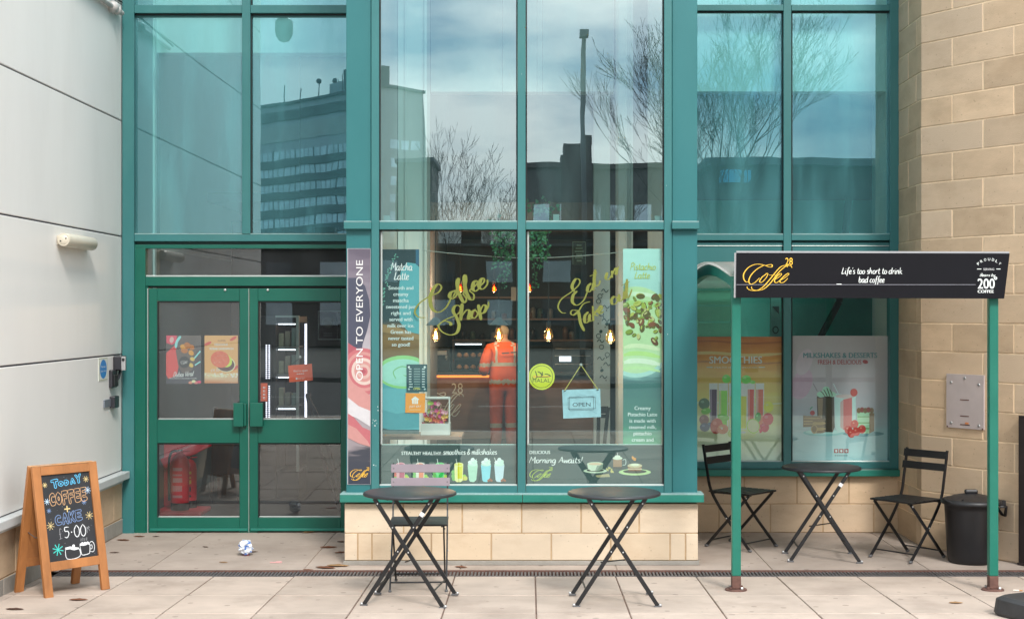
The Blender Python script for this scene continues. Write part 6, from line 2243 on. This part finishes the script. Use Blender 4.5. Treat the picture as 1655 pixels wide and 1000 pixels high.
def extinguisher(px, pyb, Y, h_, r, label, cond):
    c = P(px, 0, Y)
    c.z = .045
    t = thing('fire_extinguisher', c, label, 'fire extinguisher', 'extinguishers behind the left door')
    g = MB()
    g.lathe(c, [(.0001, 0), (r * .98, 0), (r, .01), (r, .07)], m_gasket, 28)
    g.lathe(c, [(r * .995, .07), (r, .075), (r, h_ * .70), (r * .9, h_ * .79), (r * .55, h_ * .86), (r * .3, h_ * .88), (r * .3, h_ * .92), (.0001, h_ * .92)], m_red, 32)
    g.build('cylinder', t)
    g = MB()
    for i, (z, hh) in enumerate(((.62, .05), (.54, .03), (.44, .07), (.30, .09), (.20, .04))):
        for k in range(5):
            a0, a1 = R(-128 + k * 13), R(-128 + k * 13 + (11 if i % 2 else 13))
            r2 = r + .0015
            vs = [c + Vector((r2 * math.cos(a), r2 * math.sin(a), zz__)) for a in (a0, a1) for zz__ in (h_ * z, h_ * z + hh * h_)]
            g.add(vs, [(0, 2, 3, 1)], ink((.50, .22, .22)) if not cond else ink((.62, .45, .04)) if i < 3 else ink((.02, .02, .02)))
    g.build('instruction_label', t)
    g = MB()
    g.bar(c + Vector((-.02, 0, h_ * .93)), c + Vector((r * 1.1, -.02, h_ * 1.0)), .022, .012, m_red)
    g.bar(c + Vector((-.02, 0, h_ * .91)), c + Vector((r * 1.1, -.02, h_ * .92)), .022, .01, m_red)
    g.lathe(c, [(.02, h_ * .88), (.024, h_ * .90), (.024, h_ * .94), (.0001, h_ * .95)], m_gasket, 14)
    g.build('handle', t)
    g = MB()
    g.tube(spline([c + Vector((-.02, 0, h_ * .92)), c + Vector((-r * .9, -.02, h_ * .9)), c + Vector((-r * 1.15, -.03, h_ * .7)), c + Vector((-r * 1.1, -.03, h_ * .15))], 6), .012, m_gasket, 8)
    g.build('hose', t)


Ye = 14.05
sx = P(285, 0, Ye).x
stt = thing('extinguisher_stand', (sx, Ye, 0), 'red plastic floor stand under the fire extinguishers behind the left door', 'stand')
g = MB()
g.box(P(256, 0, Ye).x, Ye - .22, .001, P(333, 0, Ye).x, Ye + .24, .042, m_redp)
g.build('tray', stt, bevel=.012)
g = MB()
g.box(P(256, 0, Ye).x, Ye + .20, .043, P(300, 0, Ye).x, Ye + .235, .78, m_redp)
g.bar(P(256, 752, Ye) + Vector((0, .15, 0)), P(330, 716, Ye) + Vector((0, .25, 0)), .10, .03, m_redp, (0, 0, 1))
g.build('back_board', stt, bevel=.01)
extinguisher(291, 0, Ye - .05, .60, .085, 'larger red fire extinguisher with a black hose behind the left door', False)
extinguisher(306, 0, Ye + .12, .52, .07, 'smaller red fire extinguisher with a yellow label behind the left door', True)

ib = thing('black_a_board', P(362, 0, 14.2) * Vector((1, 1, 0)), 'black A-board standing inside behind the left door', 'A-board')
ib.location = (P(362, 0, 15.0).x, 15.0, 0)
Yi = 15.0
for s_, nm in ((-1, 'front_panel'), (1, 'rear_panel')):
    g = MB()
    a, b = P(349, 672, Yi).x, P(392, 672, Yi).x
    T = Matrix.Translation(((a + b) / 2, Yi + s_ * .02, .93)) @ Matrix.Rotation(R(s_ * 11), 4, 'X')
    w_ = (b - a) / 2
    g.box(-w_, -.01, -.66, w_, .01, 0, m_gasket, T)
    for q in (-w_ - .02, w_ - .012):
        g.box(q, -.014, -.94, q + .032, .014, .015, m_gasket if s_ < 0 else m_cwood, T)
    g.build(nm, ib)

fg = thing('drinks_fridge', (P(455, 0, 15).x, 15, 0), 'tall glass fronted drinks fridge with a white light strip behind the right door', 'fridge')
m_frg = mat('dark_fridge_metal', (.04, .042, .045), .3, metal=.3)
a, b = P(446, 512, 15), P(482, 0, 15)
g = MB()
g.box(a.x - .28, 15.0, 0.02, a.x, 15.6, 1.86, m_frg)
g.box(a.x + .001, 15.56, .02, b.x, 15.6, 1.86, m_frg)
g.box(a.x + .001, 15.02, .02, b.x, 15.555, .30, m_frg)
g.box(a.x + .001, 15.02, 1.80, b.x, 15.555, 1.86, m_frg)
for z in (.62, .94, 1.26, 1.54):
    g.box(a.x + .001, 15.06, z, b.x - .03, 15.555, z + .015, m_steel)
g.build('cabinet', fg)
g = MB()
for z in (.93, 1.25, 1.53, 1.79):  # glowing strips added to brighten the inside of the fridge
    g.box(a.x + .01, 15.07, z - .012, b.x - .04, 15.085, z - .002, glow('fridge_fill_glow', (.85, .92, 1.0), 2.2))
g.build('added_glow_strip', fg)
g = MB()
g.box(b.x - .016, 14.97, .3, b.x + .012, 15.0, 1.87, m_alu)
g.box(a.x - .0, 14.97, 1.85, b.x - .017, 15.0, 1.87, m_alu)
g.build('door_frame', fg)
for z in (.635, .955, 1.275, 1.555):
    for k in range(3):
        g = MB()
        g.box(a.x + .01 + k * .06, 15.10 + .03 * k, z, a.x + .06 + k * .06, 15.2 + .03 * k, z + rnd.uniform(.12, .2), mat('food_pack_%d' % (k % 3), ((.42, .36, .25), (.30, .26, .2), (.2, .28, .26))[k % 3], .5))
        o = g.build('food_pack', bevel=.006)
        o['label'], o['category'], o['group'] = 'pale food pack on a shelf of the drinks fridge', 'pack', 'packs in the drinks fridge'
m_wled = glow('cool_white_led', (.86, .84, 1.0), 1.6)
g = MB()
q0, q1 = P(492.5, 523, 15.3), P(495.5, 674, 15.3)
g.box(q0.x, 15.3, q1.z, q1.x, 15.32, q0.z, m_wled)
o = g.build('tube_light')
o['label'], o['category'] = 'vertical white tube light right of the drinks fridge', 'tube light'
g = MB()
for i in range(38):
    y = 558 + i * 3.3
    if 612 < y < 622:
        continue
    for x in (430.5, 435):
        c = P(x, y, 14.9)
        g.box(c.x - .006, 14.9, c.z - .005, c.x + .006, 14.91, c.z + .005, m_wled)
g.box(P(428, 0, 14.9).x, 14.912, P(0, 690, 14.9).z, P(438, 0, 14.9).x, 14.93, P(0, 556, 14.9).z, m_frg)
o = g.build('led_strip')
o['label'], o['category'] = 'double dotted white light strip at the left edge of the right door glass', 'light strip'
for i, (px, nm) in enumerate((('530', 'framed dark print on the wall behind the right door'), ('560', 'framed dark print half hidden by the right door stile'))):
    x = int(px)
    fr = FP(17.9)
    g = MB()
    g.rect(fr, x - 16, 502, x + 16, 549, 0, m_alu)
    g.rect(fr, x - 14.6, 503.6, x + 14.6, 547.4, 1, m_gasket)
    g.ell(fr, x, 521, 10, 9, 2, ink((.12, .12, .09)), n=24)
    g.ell(fr, x, 522, 7, 5, 3, ink((.26, .24, .16)), n=20)
    for y in (538, 541.5):
        g.rect(fr, x - 7, y, x + 7, y + 1.2, 2, ink((.2, .2, .2)))
    g.box(P(x - 15, 0, 17.9).x, 17.91, P(0, 548, 17.9).z, P(x + 15, 0, 17.9).x, 17.95, P(0, 503, 17.9).z, m_gasket)
    o = g.build('framed_print')
    o['label'], o['category'], o['group'] = nm, 'picture', 'framed prints behind the doors'
g = MB()
g.box(-3.6, 17.96, 0, -1.42, 18.1, 3.0, mat('green_grey_wall', (.06, .075, .065), .7, var=.3, scale=2))
g.build('lobby_wall', shop)
# We're open sign
ws = thing('open_sign', P(486, 602, YD + .09), 'small orange red We are open sign hanging in the right door', 'sign')
fr = FP(YD + .085)
g = MB()
m_or = ink((.85, .13, .05))
q = [(465.5, 590.5), (504, 587.5), (505.5, 614.5), (467.5, 617.5)]
f_ = [fr(x, y) for x, y in q]
b_ = [v + Vector((0, .005, 0)) for v in f_]
g.add(f_ + b_, [(3, 2, 1, 0), (4, 5, 6, 7), (0, 1, 5, 4), (1, 2, 6, 5), (2, 3, 7, 6), (3, 0, 4, 7)], m_or)
bd = g.build('board', ws)
g = MB()
g.text(fr, "We're open", 485.5, 600.5, 23, 3.6, 2, WHITE, rot=4)
for k in range(4):
    g.rect(fr, 479.5 + k * 3.2, 603.6 - k * .22, 482 + k * 3.2, 604.7 - k * .22, 2, WHITE)
g.text(fr, 'JUST EAT', 487.5, 612.4, 12, 2.2, 2, WHITE, rot=4)
g.ell(fr, 479.5, 611.6, 1.5, 1.9, 2, WHITE, n=8)
g.build('board_lettering', bd)
g = MB()
for x in (470, 500):
    g.tube([fr(485, 578, 2), fr(x, 590, 1)], .0016, m_gasket, 5)
g.ball(fr(485, 577, 0), .014, .01, .016, m_alu, 8)
g.build('cord', ws)
g = MB()
fr = FP(YD + .1)
g.rect(fr, 421.5, 619, 432, 648, 0, m_or)
for i in range(4):
    g.rect(fr, 425.2, 624.6 + i * 5.6, 428.8, 627.4 + i * 5.6, 1, WHITE)
    g.rect(fr, 426.2, 625.4 + i * 5.6, 428.9, 626.5 + i * 5.6, 2, m_or)
g.box(P(421.5, 0, YD + .1).x, YD + .102, P(0, 648, YD + .1).z, P(432, 0, YD + .1).x, YD + .108, P(0, 619, YD + .1).z, m_or)
o = g.build('door_sticker')
o['label'], o['category'] = 'narrow vertical orange red sticker at the left edge of the right door glass', 'sticker'
g = MB()
Yr = 13.9
g.bar(P(497, 640, Yr), P(518, 682, Yr), .03, .03, m_gasket, (1, 0, 0))
g.bar(P(497, 640, Yr + .1), P(508, 700, Yr + .3), .03, .03, m_gasket, (1, 0, 0))
g.box(P(494, 0, Yr).x, Yr - .02, P(0, 642, Yr).z, P(500, 0, Yr).x, Yr + .14, P(0, 636, Yr).z, m_gasket)
for px_, Y_ in ((518, Yr), (508, Yr + .3)):
    p_ = P(px_, 682 if px_ == 518 else 700, Y_)
    g.bar(p_, Vector((p_.x + .25, Y_, .003)), .03, .03, m_gasket, (1, 0, 0))
o = g.build('easel')
o['label'], o['category'] = 'black folding easel stand behind the orange red sign in the right door', 'easel'

# interior behind the display window, above the posters
g = MB()
fr = FP(13.6)
g.box(P(1246, 0, 13.6).x, 13.61, .5, P(1262, 0, 13.6).x, 13.66, 2.3, ink((.12, .34, .30)))
g.ell(fr, 1253.5, 533, 5.2, 6.2, 0, ink((.02, .06, .06)), n=20)
g.ell(fr, 1253.5, 533, 3.4, 4.4, 1, ink((.12, .34, .30)), n=20)
g.poly(fr, [(1248, 495), (1259, 495), (1259, 508)], 0, ink((.02, .06, .06)))
o = g.build('roller_banner')
o['label'], o['category'] = 'narrow teal roller banner with a dark ring above the smoothie poster', 'banner'
g = MB()
Yd = 14.0
g.bar(P(1356, 488, Yd), P(1322, 552, Yd), .055, .05, m_gasket, (1, 0, 0))
g.bar(P(1322, 552, Yd), Vector((P(1300, 0, Yd).x, Yd, .02)), .055, .05, m_gasket, (1, 0, 0))
g.bar(P(1356, 488, Yd), Vector((P(1372, 0, Yd).x, Yd, 3.0)), .055, .05, m_gasket, (1, 0, 0))
o = g.build('stair_rail')
o['label'], o['category'] = 'dark slanting rail inside the display window under the black sign board', 'rail'
g = MB()
g.box(1.28, 14.6, 0, 3.9, 14.7, 3.0, mat('teal_inner_wall', (.09, .36, .30), .6, var=.2, scale=2))
g.build('inner_wall', shop)
# ------------------------------------------------------------------ customer in orange work clothes, back to the street
m_hv = mat('orange_hi_vis', (.66, .10, .025), .7, var=.12, scale=14, bump=.15, bscale=30)
m_hv2 = mat('orange_work_trousers', (.52, .095, .04), .75, var=.15, scale=14, bump=.15, bscale=30)
m_refl = mat('silver_reflective_tape', (.42, .46, .46), .4, var=.12, scale=30)
m_skin = mat('skin', (.46, .26, .18), .5, var=.08)
m_hair = mat('fair_grey_hair', (.26, .20, .14), .6, var=.3, scale=60)
m_boot = mat('black_boots', (.02, .02, .02), .5)
px0, py0 = (814 - CX) / F * 20.4, 20.4
pn = thing('person', (px0, py0, 0), 'person in orange high visibility jacket and trousers standing at the counter, back turned', 'person', None, R(16))
SK = {}
ED = []


def sk(n_, co, r, par=None):
    SK[n_] = (len(SK), co, r)
    if par:
        ED.append((SK[par][0], SK[n_][0]))


sk('pelvis', (0, 0, .95), (.195, .155))
sk('waist', (0, .005, 1.10), (.205, .155), 'pelvis')
sk('chest', (0, .01, 1.28), (.205, .15), 'waist')
sk('upper', (0, .02, 1.42), (.155, .12), 'chest')
sk('neck', (0, .045, 1.51), (.062, .062), 'upper')
sk('skull', (0, .07, 1.585), (.085, .09), 'neck')
sk('head', (0, .085, 1.66), (.085, .105), 'skull')
sk('crown', (0, .085, 1.735), (.055, .065), 'head')
sk('nose', (0, .19, 1.635), (.016, .018), 'head')
for s_, n_ in ((-1, 'l'), (1, 'r')):
    sk('ear' + n_, (s_ * .092, .08, 1.645), (.014, .024), 'head')
    sk('sh' + n_, (s_ * .185, .02, 1.405), (.088, .085), 'upper')
    sk('ua' + n_, (s_ * .25, .0, 1.27), (.086, .086), 'sh' + n_)
    sk('el' + n_, (s_ * .285, -.01, 1.10), (.078, .078), 'ua' + n_)
    sk('fa' + n_, (s_ * .24, .14, 1.085), (.066, .066), 'el' + n_)
    sk('wr' + n_, (s_ * .195, .25, 1.09), (.036, .030), 'fa' + n_)
    sk('pa' + n_, (s_ * .185, .32, 1.088), (.040, .018), 'wr' + n_)
    for k, (dx, ln, cu) in enumerate(((-.030, .066, .02), (-.011, .078, .022), (.010, .074, .022), (.030, .058, .02))):
        sk('f%d%s' % (k, n_), (s_ * .185 + dx, .362, 1.088), (.009, .009), 'pa' + n_)
        sk('g%d%s' % (k, n_), (s_ * .185 + dx * 1.15, .362 + ln * .55, 1.092), (.0085, .0085), 'f%d%s' % (k, n_))
        sk('h%d%s' % (k, n_), (s_ * .185 + dx * 1.2, .362 + ln, 1.092 - cu), (.007, .007), 'g%d%s' % (k, n_))
    sk('t0' + n_, (s_ * .185 - s_ * .045, .30, 1.085), (.011, .011), 'pa' + n_)
    sk('t1' + n_, (s_ * .185 - s_ * .062, .335, 1.08), (.009, .009), 't0' + n_)
    sk('hip' + n_, (s_ * .095, 0, .86), (.115, .125), 'pelvis')
    sk('th' + n_, (s_ * .10, .0, .68), (.105, .11), 'hip' + n_)
    sk('kn' + n_, (s_ * .105, .01, .49), (.092, .095), 'th' + n_)
    sk('ca' + n_, (s_ * .108, -.01, .30), (.088, .09), 'kn' + n_)
    sk('an' + n_, (s_ * .11, -.005, .11), (.078, .08), 'ca' + n_)
    sk('he' + n_, (s_ * .11, .0, .05), (.045, .045), 'an' + n_)
    sk('to' + n_, (s_ * .125, .17, .04), (.045, .035), 'he' + n_)
me = bpy.data.meshes.new('body')
me.from_pydata([v[1] for v in SK.values()], ED, [])
bo = bpy.data.objects.new('body_skeleton', me)
COL.objects.link(bo)
bo.modifiers.new('skin', 'SKIN')
for v, d in zip(SK.values(), me.skin_vertices[0].data):
    d.radius = v[2]
    d.use_root = v[0] == 0
ss = bo.modifiers.new('sub', 'SUBSURF')
ss.levels = ss.render_levels = 3
bpy.context.view_layer.update()
bm_ = bpy.data.meshes.new_from_object(bo.evaluated_get(bpy.context.evaluated_depsgraph_get()))
bpy.data.objects.remove(bo)
bm_.name = 'body'
for m in (m_hv, m_hv2, m_refl, m_skin, m_hair, m_boot):
    bm_.materials.append(m)
for p in bm_.polygons:
    c = p.center
    ax = abs(c.x)
    p.use_smooth = True
    k = 0
    if c.z > 1.50:
        k = 3
        if c.z > 1.60 and (c.y < .115 or c.z > 1.70):
            k = 4
    elif c.y > .245 and c.z > 1.0:
        k = 3
    elif c.z < .10:
        k = 5
    elif c.z < .845:
        k = 1
        if .33 < c.z < .39:
            k = 2
    else:
        arm = ax > .20 and c.z > 1.0
        if .93 < c.z < .985 and not arm:
            k = 2
        elif 1.175 < c.z < 1.225 and not arm:
            k = 2
        elif arm and (1.16 < c.z < 1.21 or .12 < c.y < .15):
            k = 2
        elif not arm and .10 < ax < .135 and c.z > 1.22:
            k = 2
    p.material_index = k
body = bpy.data.objects.new('body', bm_)
COL.objects.link(body)
body.parent = pn
g = MB()
frp = lambda x, y, k=0: Vector((x, -.162 - k * .001, y))
pl = mat('grey_back_print', (.10, .09, .10), .6)
for x0, x1, z in ((-.07, .035, 1.335), (.055, .14, 1.345)):
    g.add([frp(x0, z), frp(x1, z + .006), frp(x1, z + .026), frp(x0, z + .02)], [(0, 1, 2, 3)], pl)
g.build('jacket_print', pn, local=True)

# ------------------------------------------------------------------ the street behind the viewer: it shows mirrored in the glass
m_conc = mat('grey_tower_concrete', (.32, .35, .38), .8, var=.15, scale=.3)
m_conc2 = mat('dark_tower_band', (.09, .10, .115), .8, var=.15, scale=.3)
m_pale = mat('pale_tower_side', (.34, .36, .36), .8, var=.1, scale=.3)
m_wglass = mat('tower_window', (.52, .62, .68), .2, var=.35, scale=.35, spec=.8)
CN = Vector((-27.0, 25.7 - 255, 0))
DL, DR = Vector((-.69, -.72, 0)).normalized(), Vector((.72, -.69, 0)).normalized()
tw = thing('office_tower', CN, 'grey office tower with window bands across the street', 'building')


def tbox(g, u0, u1, v0, v1, z0, z1, m):
    T = Matrix(((DL.x, DR.x, 0, CN.x), (DL.y, DR.y, 0, CN.y), (0, 0, 1, 0), (0, 0, 0, 1)))
    g.box(u0, v0, z0, u1, v1, z1, m, T)


HT = 40.7
g = MB()
tbox(g, 0.05, 46, .05, 12, 0, HT - .5, m_conc)
tbox(g, 3, 46, -.06, .05, 33.4, 36.4, m_pale)
g.build('wall', tw)
g = MB()
tbox(g, -.3, 46.3, -.3, 12.3, HT - .5, HT, m_conc2)
tbox(g, 2, 46, -.15, 12.2, HT - 3.4, HT - 1.6, m_conc2)
tbox(g, 4, 9, 1, 7, HT, HT + 4.2, m_conc2)
tbox(g, 9, 15, 2, 6, HT, HT + 2.4, m_conc)
g.build('roof', tw)
for i in range(14):
    g = MB()
    u = 3 + rnd.uniform(0, 34) * (1 if i > 7 else .25)
    z = HT + (4 if 4 < u < 9 else 0)
    a = CN + DL * u + DR * rnd.uniform(1, 4) + Vector((0, 0, z))
    g.tube([a, a + Vector((0, 0, rnd.uniform(2, 4.6)))], .09, m_conc2, 5)
    if i % 3 == 0:
        g.ball(a + Vector((0, 0, 3)), .5, .5, .5, m_conc2, 8)
    g.build('antenna', tw)
for r_ in range(10):
    z = 31.7 - 3.08 * r_
    g = MB()
    tbox(g, 1.0, 45, -.25, -.03, z - 3.05, z - 1.65, m_conc2)
    for k in range(26):
        u = 1.3 + k * 1.68
        tbox(g, u, u + 1.35, -.06, -.02, z - 1.6, z - .1, m_wglass)
        tbox(g, u + 1.36, u + 1.66, -.12, -.021, z - 1.64, z, m_conc if k % 4 else m_conc2)
    for k in range(3):
        tbox(g, -.04, .04, 4.5 + k * 2.2, 6.2 + k * 2.2, z - 1.6, z - .1, m_wglass)
    g.build('window_row', tw)
g = MB()
tbox(g, -.03, .045, .1, 11.9, 0, HT - .6, m_pale)
g.build('side_wall', tw)

# low dark building with a stair tower and further street buildings; D = mirrored distance seen in the bay
def V(px, py, D, Yg=11.25):
    return Vector(((px - CX) / F * D, 2 * Yg - D, H - (py - CY) / F * D))


m_dbrick = mat('dark_brown_brick', (.062, .052, .050), .85, var=.25, scale=2, island=.05)
m_dbrick2 = mat('grey_brown_brick', (.085, .082, .080), .85, var=.2, scale=2)
lb = thing('low_brick_building', (8, -127.5, 0), 'low dark brick building with a stair tower across the street', 'building')
a, b = V(846, 272, 150), V(1100, 272, 150)
g = MB()
g.box(a.x, a.y - 14, 0, b.x + 40, a.y, a.z, m_dbrick2)
g.build('wall', lb)
g = MB()
g.box(a.x - .3, a.y - 14.2, a.z, b.x + 40, a.y + .3, a.z + .5, m_dbrick)
g.tube([V(846, 266, 150), V(912, 266, 150)], .05, m_conc2, 5)
g.build('roof_edge', lb)
c, d_ = V(911, 232, 149), V(957, 224, 149)
g = MB()
g.box(c.x, c.y - 5, 0, d_.x, c.y, c.z, m_dbrick)
g.box(d_.x - .7, c.y - 5.2, c.z, d_.x + .1, c.y - .1, c.z + .9, m_dbrick)
g.box(c.x - .3, c.y - 4.8, 0, c.x, c.y - .2, c.z - 1.2, m_dbrick)
g.build('stair_tower', lb)
for k in range(7):
    for r_ in range(3):
        g = MB()
        x = a.x + 1 + k * 2.6
        g.box(x, a.y + .02, 3 + r_ * 4, x + 1.6, a.y + .06, 4.8 + r_ * 4, m_wglass)
        g.build('window', lb)
nb = thing('narrow_brick_block', V(690, 505, 150) * Vector((1, 1, 0)), 'narrow dark brick block left of the bare trees across the street', 'building')
a, b = V(640, 262, 150), V(698, 262, 150)
g = MB()
g.box(a.x, a.y - 10, 0, b.x, a.y, a.z, m_dbrick)
g.build('wall', nb)
g = MB()
g.box(a.x - .2, a.y - 10.2, a.z, b.x + .2, a.y + .2, a.z + .4, m_conc2)
g.build('roof_edge', nb)
rb = thing('roadside_shed', (14, -36, 0), 'dark roadside building with a blue lit sign across the street', 'building')
g = MB()
a, b = V(1150, 268, 62, 12.86), V(1600, 268, 62, 12.86)
g.box(a.x, a.y - 9, 0, b.x, a.y, a.z, m_dbrick)
g.build('wall', rb)
g = MB()
g.box(a.x - .3, a.y - 9.2, a.z, b.x + .3, a.y + .3, a.z + .3, m_conc2)
g.build('roof', rb)
g = MB()
c, d_ = V(1164, 276, 61.9, 12.86), V(1214, 296, 61.9, 12.86)
g.box(c.x, a.y + .02, d_.z, d_.x, a.y + .14, c.z, glow('blue_sign_light', (.04, .26, .45), .28))
g.build('lit_sign', rb)
tr = thing('brick_terrace', (0, -60, 0), 'long low dark terrace facing the shop across the road', 'building')
g = MB()
g.box(-46, -72, 0, 40, -60, 5.6, m_dbrick)
g.build('wall', tr)
g = MB()
g.box(-46.2, -72.2, 5.6, 40.2, -59.8, 5.75, m_conc2)
for k in range(9):
    g.box(-40 + k * 9, -66, 5.75, -38.8 + k * 9, -64.8, 6.7 + .4 * (k % 2), m_dbrick)
g.build('roof', tr)
for k in range(26):
    x = -44 + k * 3.2
    for z0, z1 in ((1.2, 2.6), (3.6, 4.8)):
        g = MB()
        g.box(x, -59.98, z0, x + 1.5, -59.94, z1, m_wglass if (k + int(z0)) % 3 else m_conc2)
        g.build('window', tr)

# floodlight column
fl_ = thing('floodlight_column', V(943, 505, 44) * Vector((1, 1, 0)), 'tall slim floodlight column across the street', 'lamp post')
b = V(943, 62, 44)
g = MB()
g.tube([(b.x, b.y, 0), (b.x, b.y, 3), (b.x, b.y, b.z - 1.7), (b.x, b.y, b.z)], [.085, .08, .066, .056], mat('grey_column_steel', (.10, .105, .11), .5, metal=.4), 10)
g.build('pole', fl_)
g = MB()
g.box(b.x - .12, b.y - .12, b.z, b.x + .12, b.y + .25, b.z + .22, m_conc2)
g.build('lamp_head', fl_, bevel=.02)

# bare winter trees
m_bark = mat('dark_winter_bark', (.05, .045, .042), .9, var=.3, scale=6)


def bare_tree(base, h, spread, seed, label, depth=6, rmin=.010, lean=0.0, dense=1.0):
    rg = random.Random(seed)
    t = thing('bare_tree', base, label, 'tree', 'bare winter trees across the street')
    tk, tw_ = MB(), MB()

    def grow(p, d, ln, r, lv):
        n_ = 4 if lv < 3 else 3
        pts = [p]
        for i in range(n_):
            d = (d + Vector((rg.gauss(0, .10), rg.gauss(0, .10), .05 if lv else .0))).normalized()
            pts.append(pts[-1] + d * ln / n_)
        rs = [max(rmin * .7, r * (1 - .42 * i / n_)) for i in range(n_ + 1)]
        (tk if lv < 2 else tw_).tube(pts, rs, m_bark, 7 if lv < 2 else 4 if lv < 4 else 3, caps=False)
        if lv >= depth:
            return
        kids = rg.choice((2, 3)) if lv else 4
        kids = max(2, int(kids * dense + .5))
        for k in range(kids):
            i = n_ if k == 0 else rg.randint(max(1, n_ - 2), n_)
            az = rg.uniform(0, 6.283)
            tilt = rg.uniform(.30, .75) * spread if k else rg.uniform(.05, .28)
            side = Vector((math.cos(az), math.sin(az), .1))
            nd_ = (d * math.cos(tilt) + side * math.sin(tilt)).normalized()
            grow(pts[i], nd_, ln * rg.uniform(.64, .82), rs[i] * (.78 if k == 0 else .6), lv + 1)

    grow(Vector(base), Vector((lean, 0, 1)).normalized(), h * .26, h * .014, 0)
    tk.build('trunk', t)
    tw_.build('crown', t)


bare_tree(V(735, 505, 86) * Vector((1, 1, 0)), 13.4, .85, 3, 'taller bare tree left of the floodlight column across the street', 7)
bare_tree(V(792, 505, 88) * Vector((1, 1, 0)), 12.0, .95, 8, 'shorter bare tree close to the floodlight column across the street', 7)
bare_tree(V(968, 505, 100) * Vector((1, 1, 0)), 13.0, .62, 4, 'bare tree beside the stair tower across the street', 7)
bare_tree(V(1215, 505, 46, 12.86) * Vector((1, 1, 0)), 15.0, .95, 5, 'big spreading bare tree nearest the shop across the road', 8, .007, -.12, 1.0)
bare_tree(V(1165, 505, 58, 12.86) * Vector((1, 1, 0)), 16.5, .62, 14, 'second spreading bare tree left of the big one across the road', 7, .008)
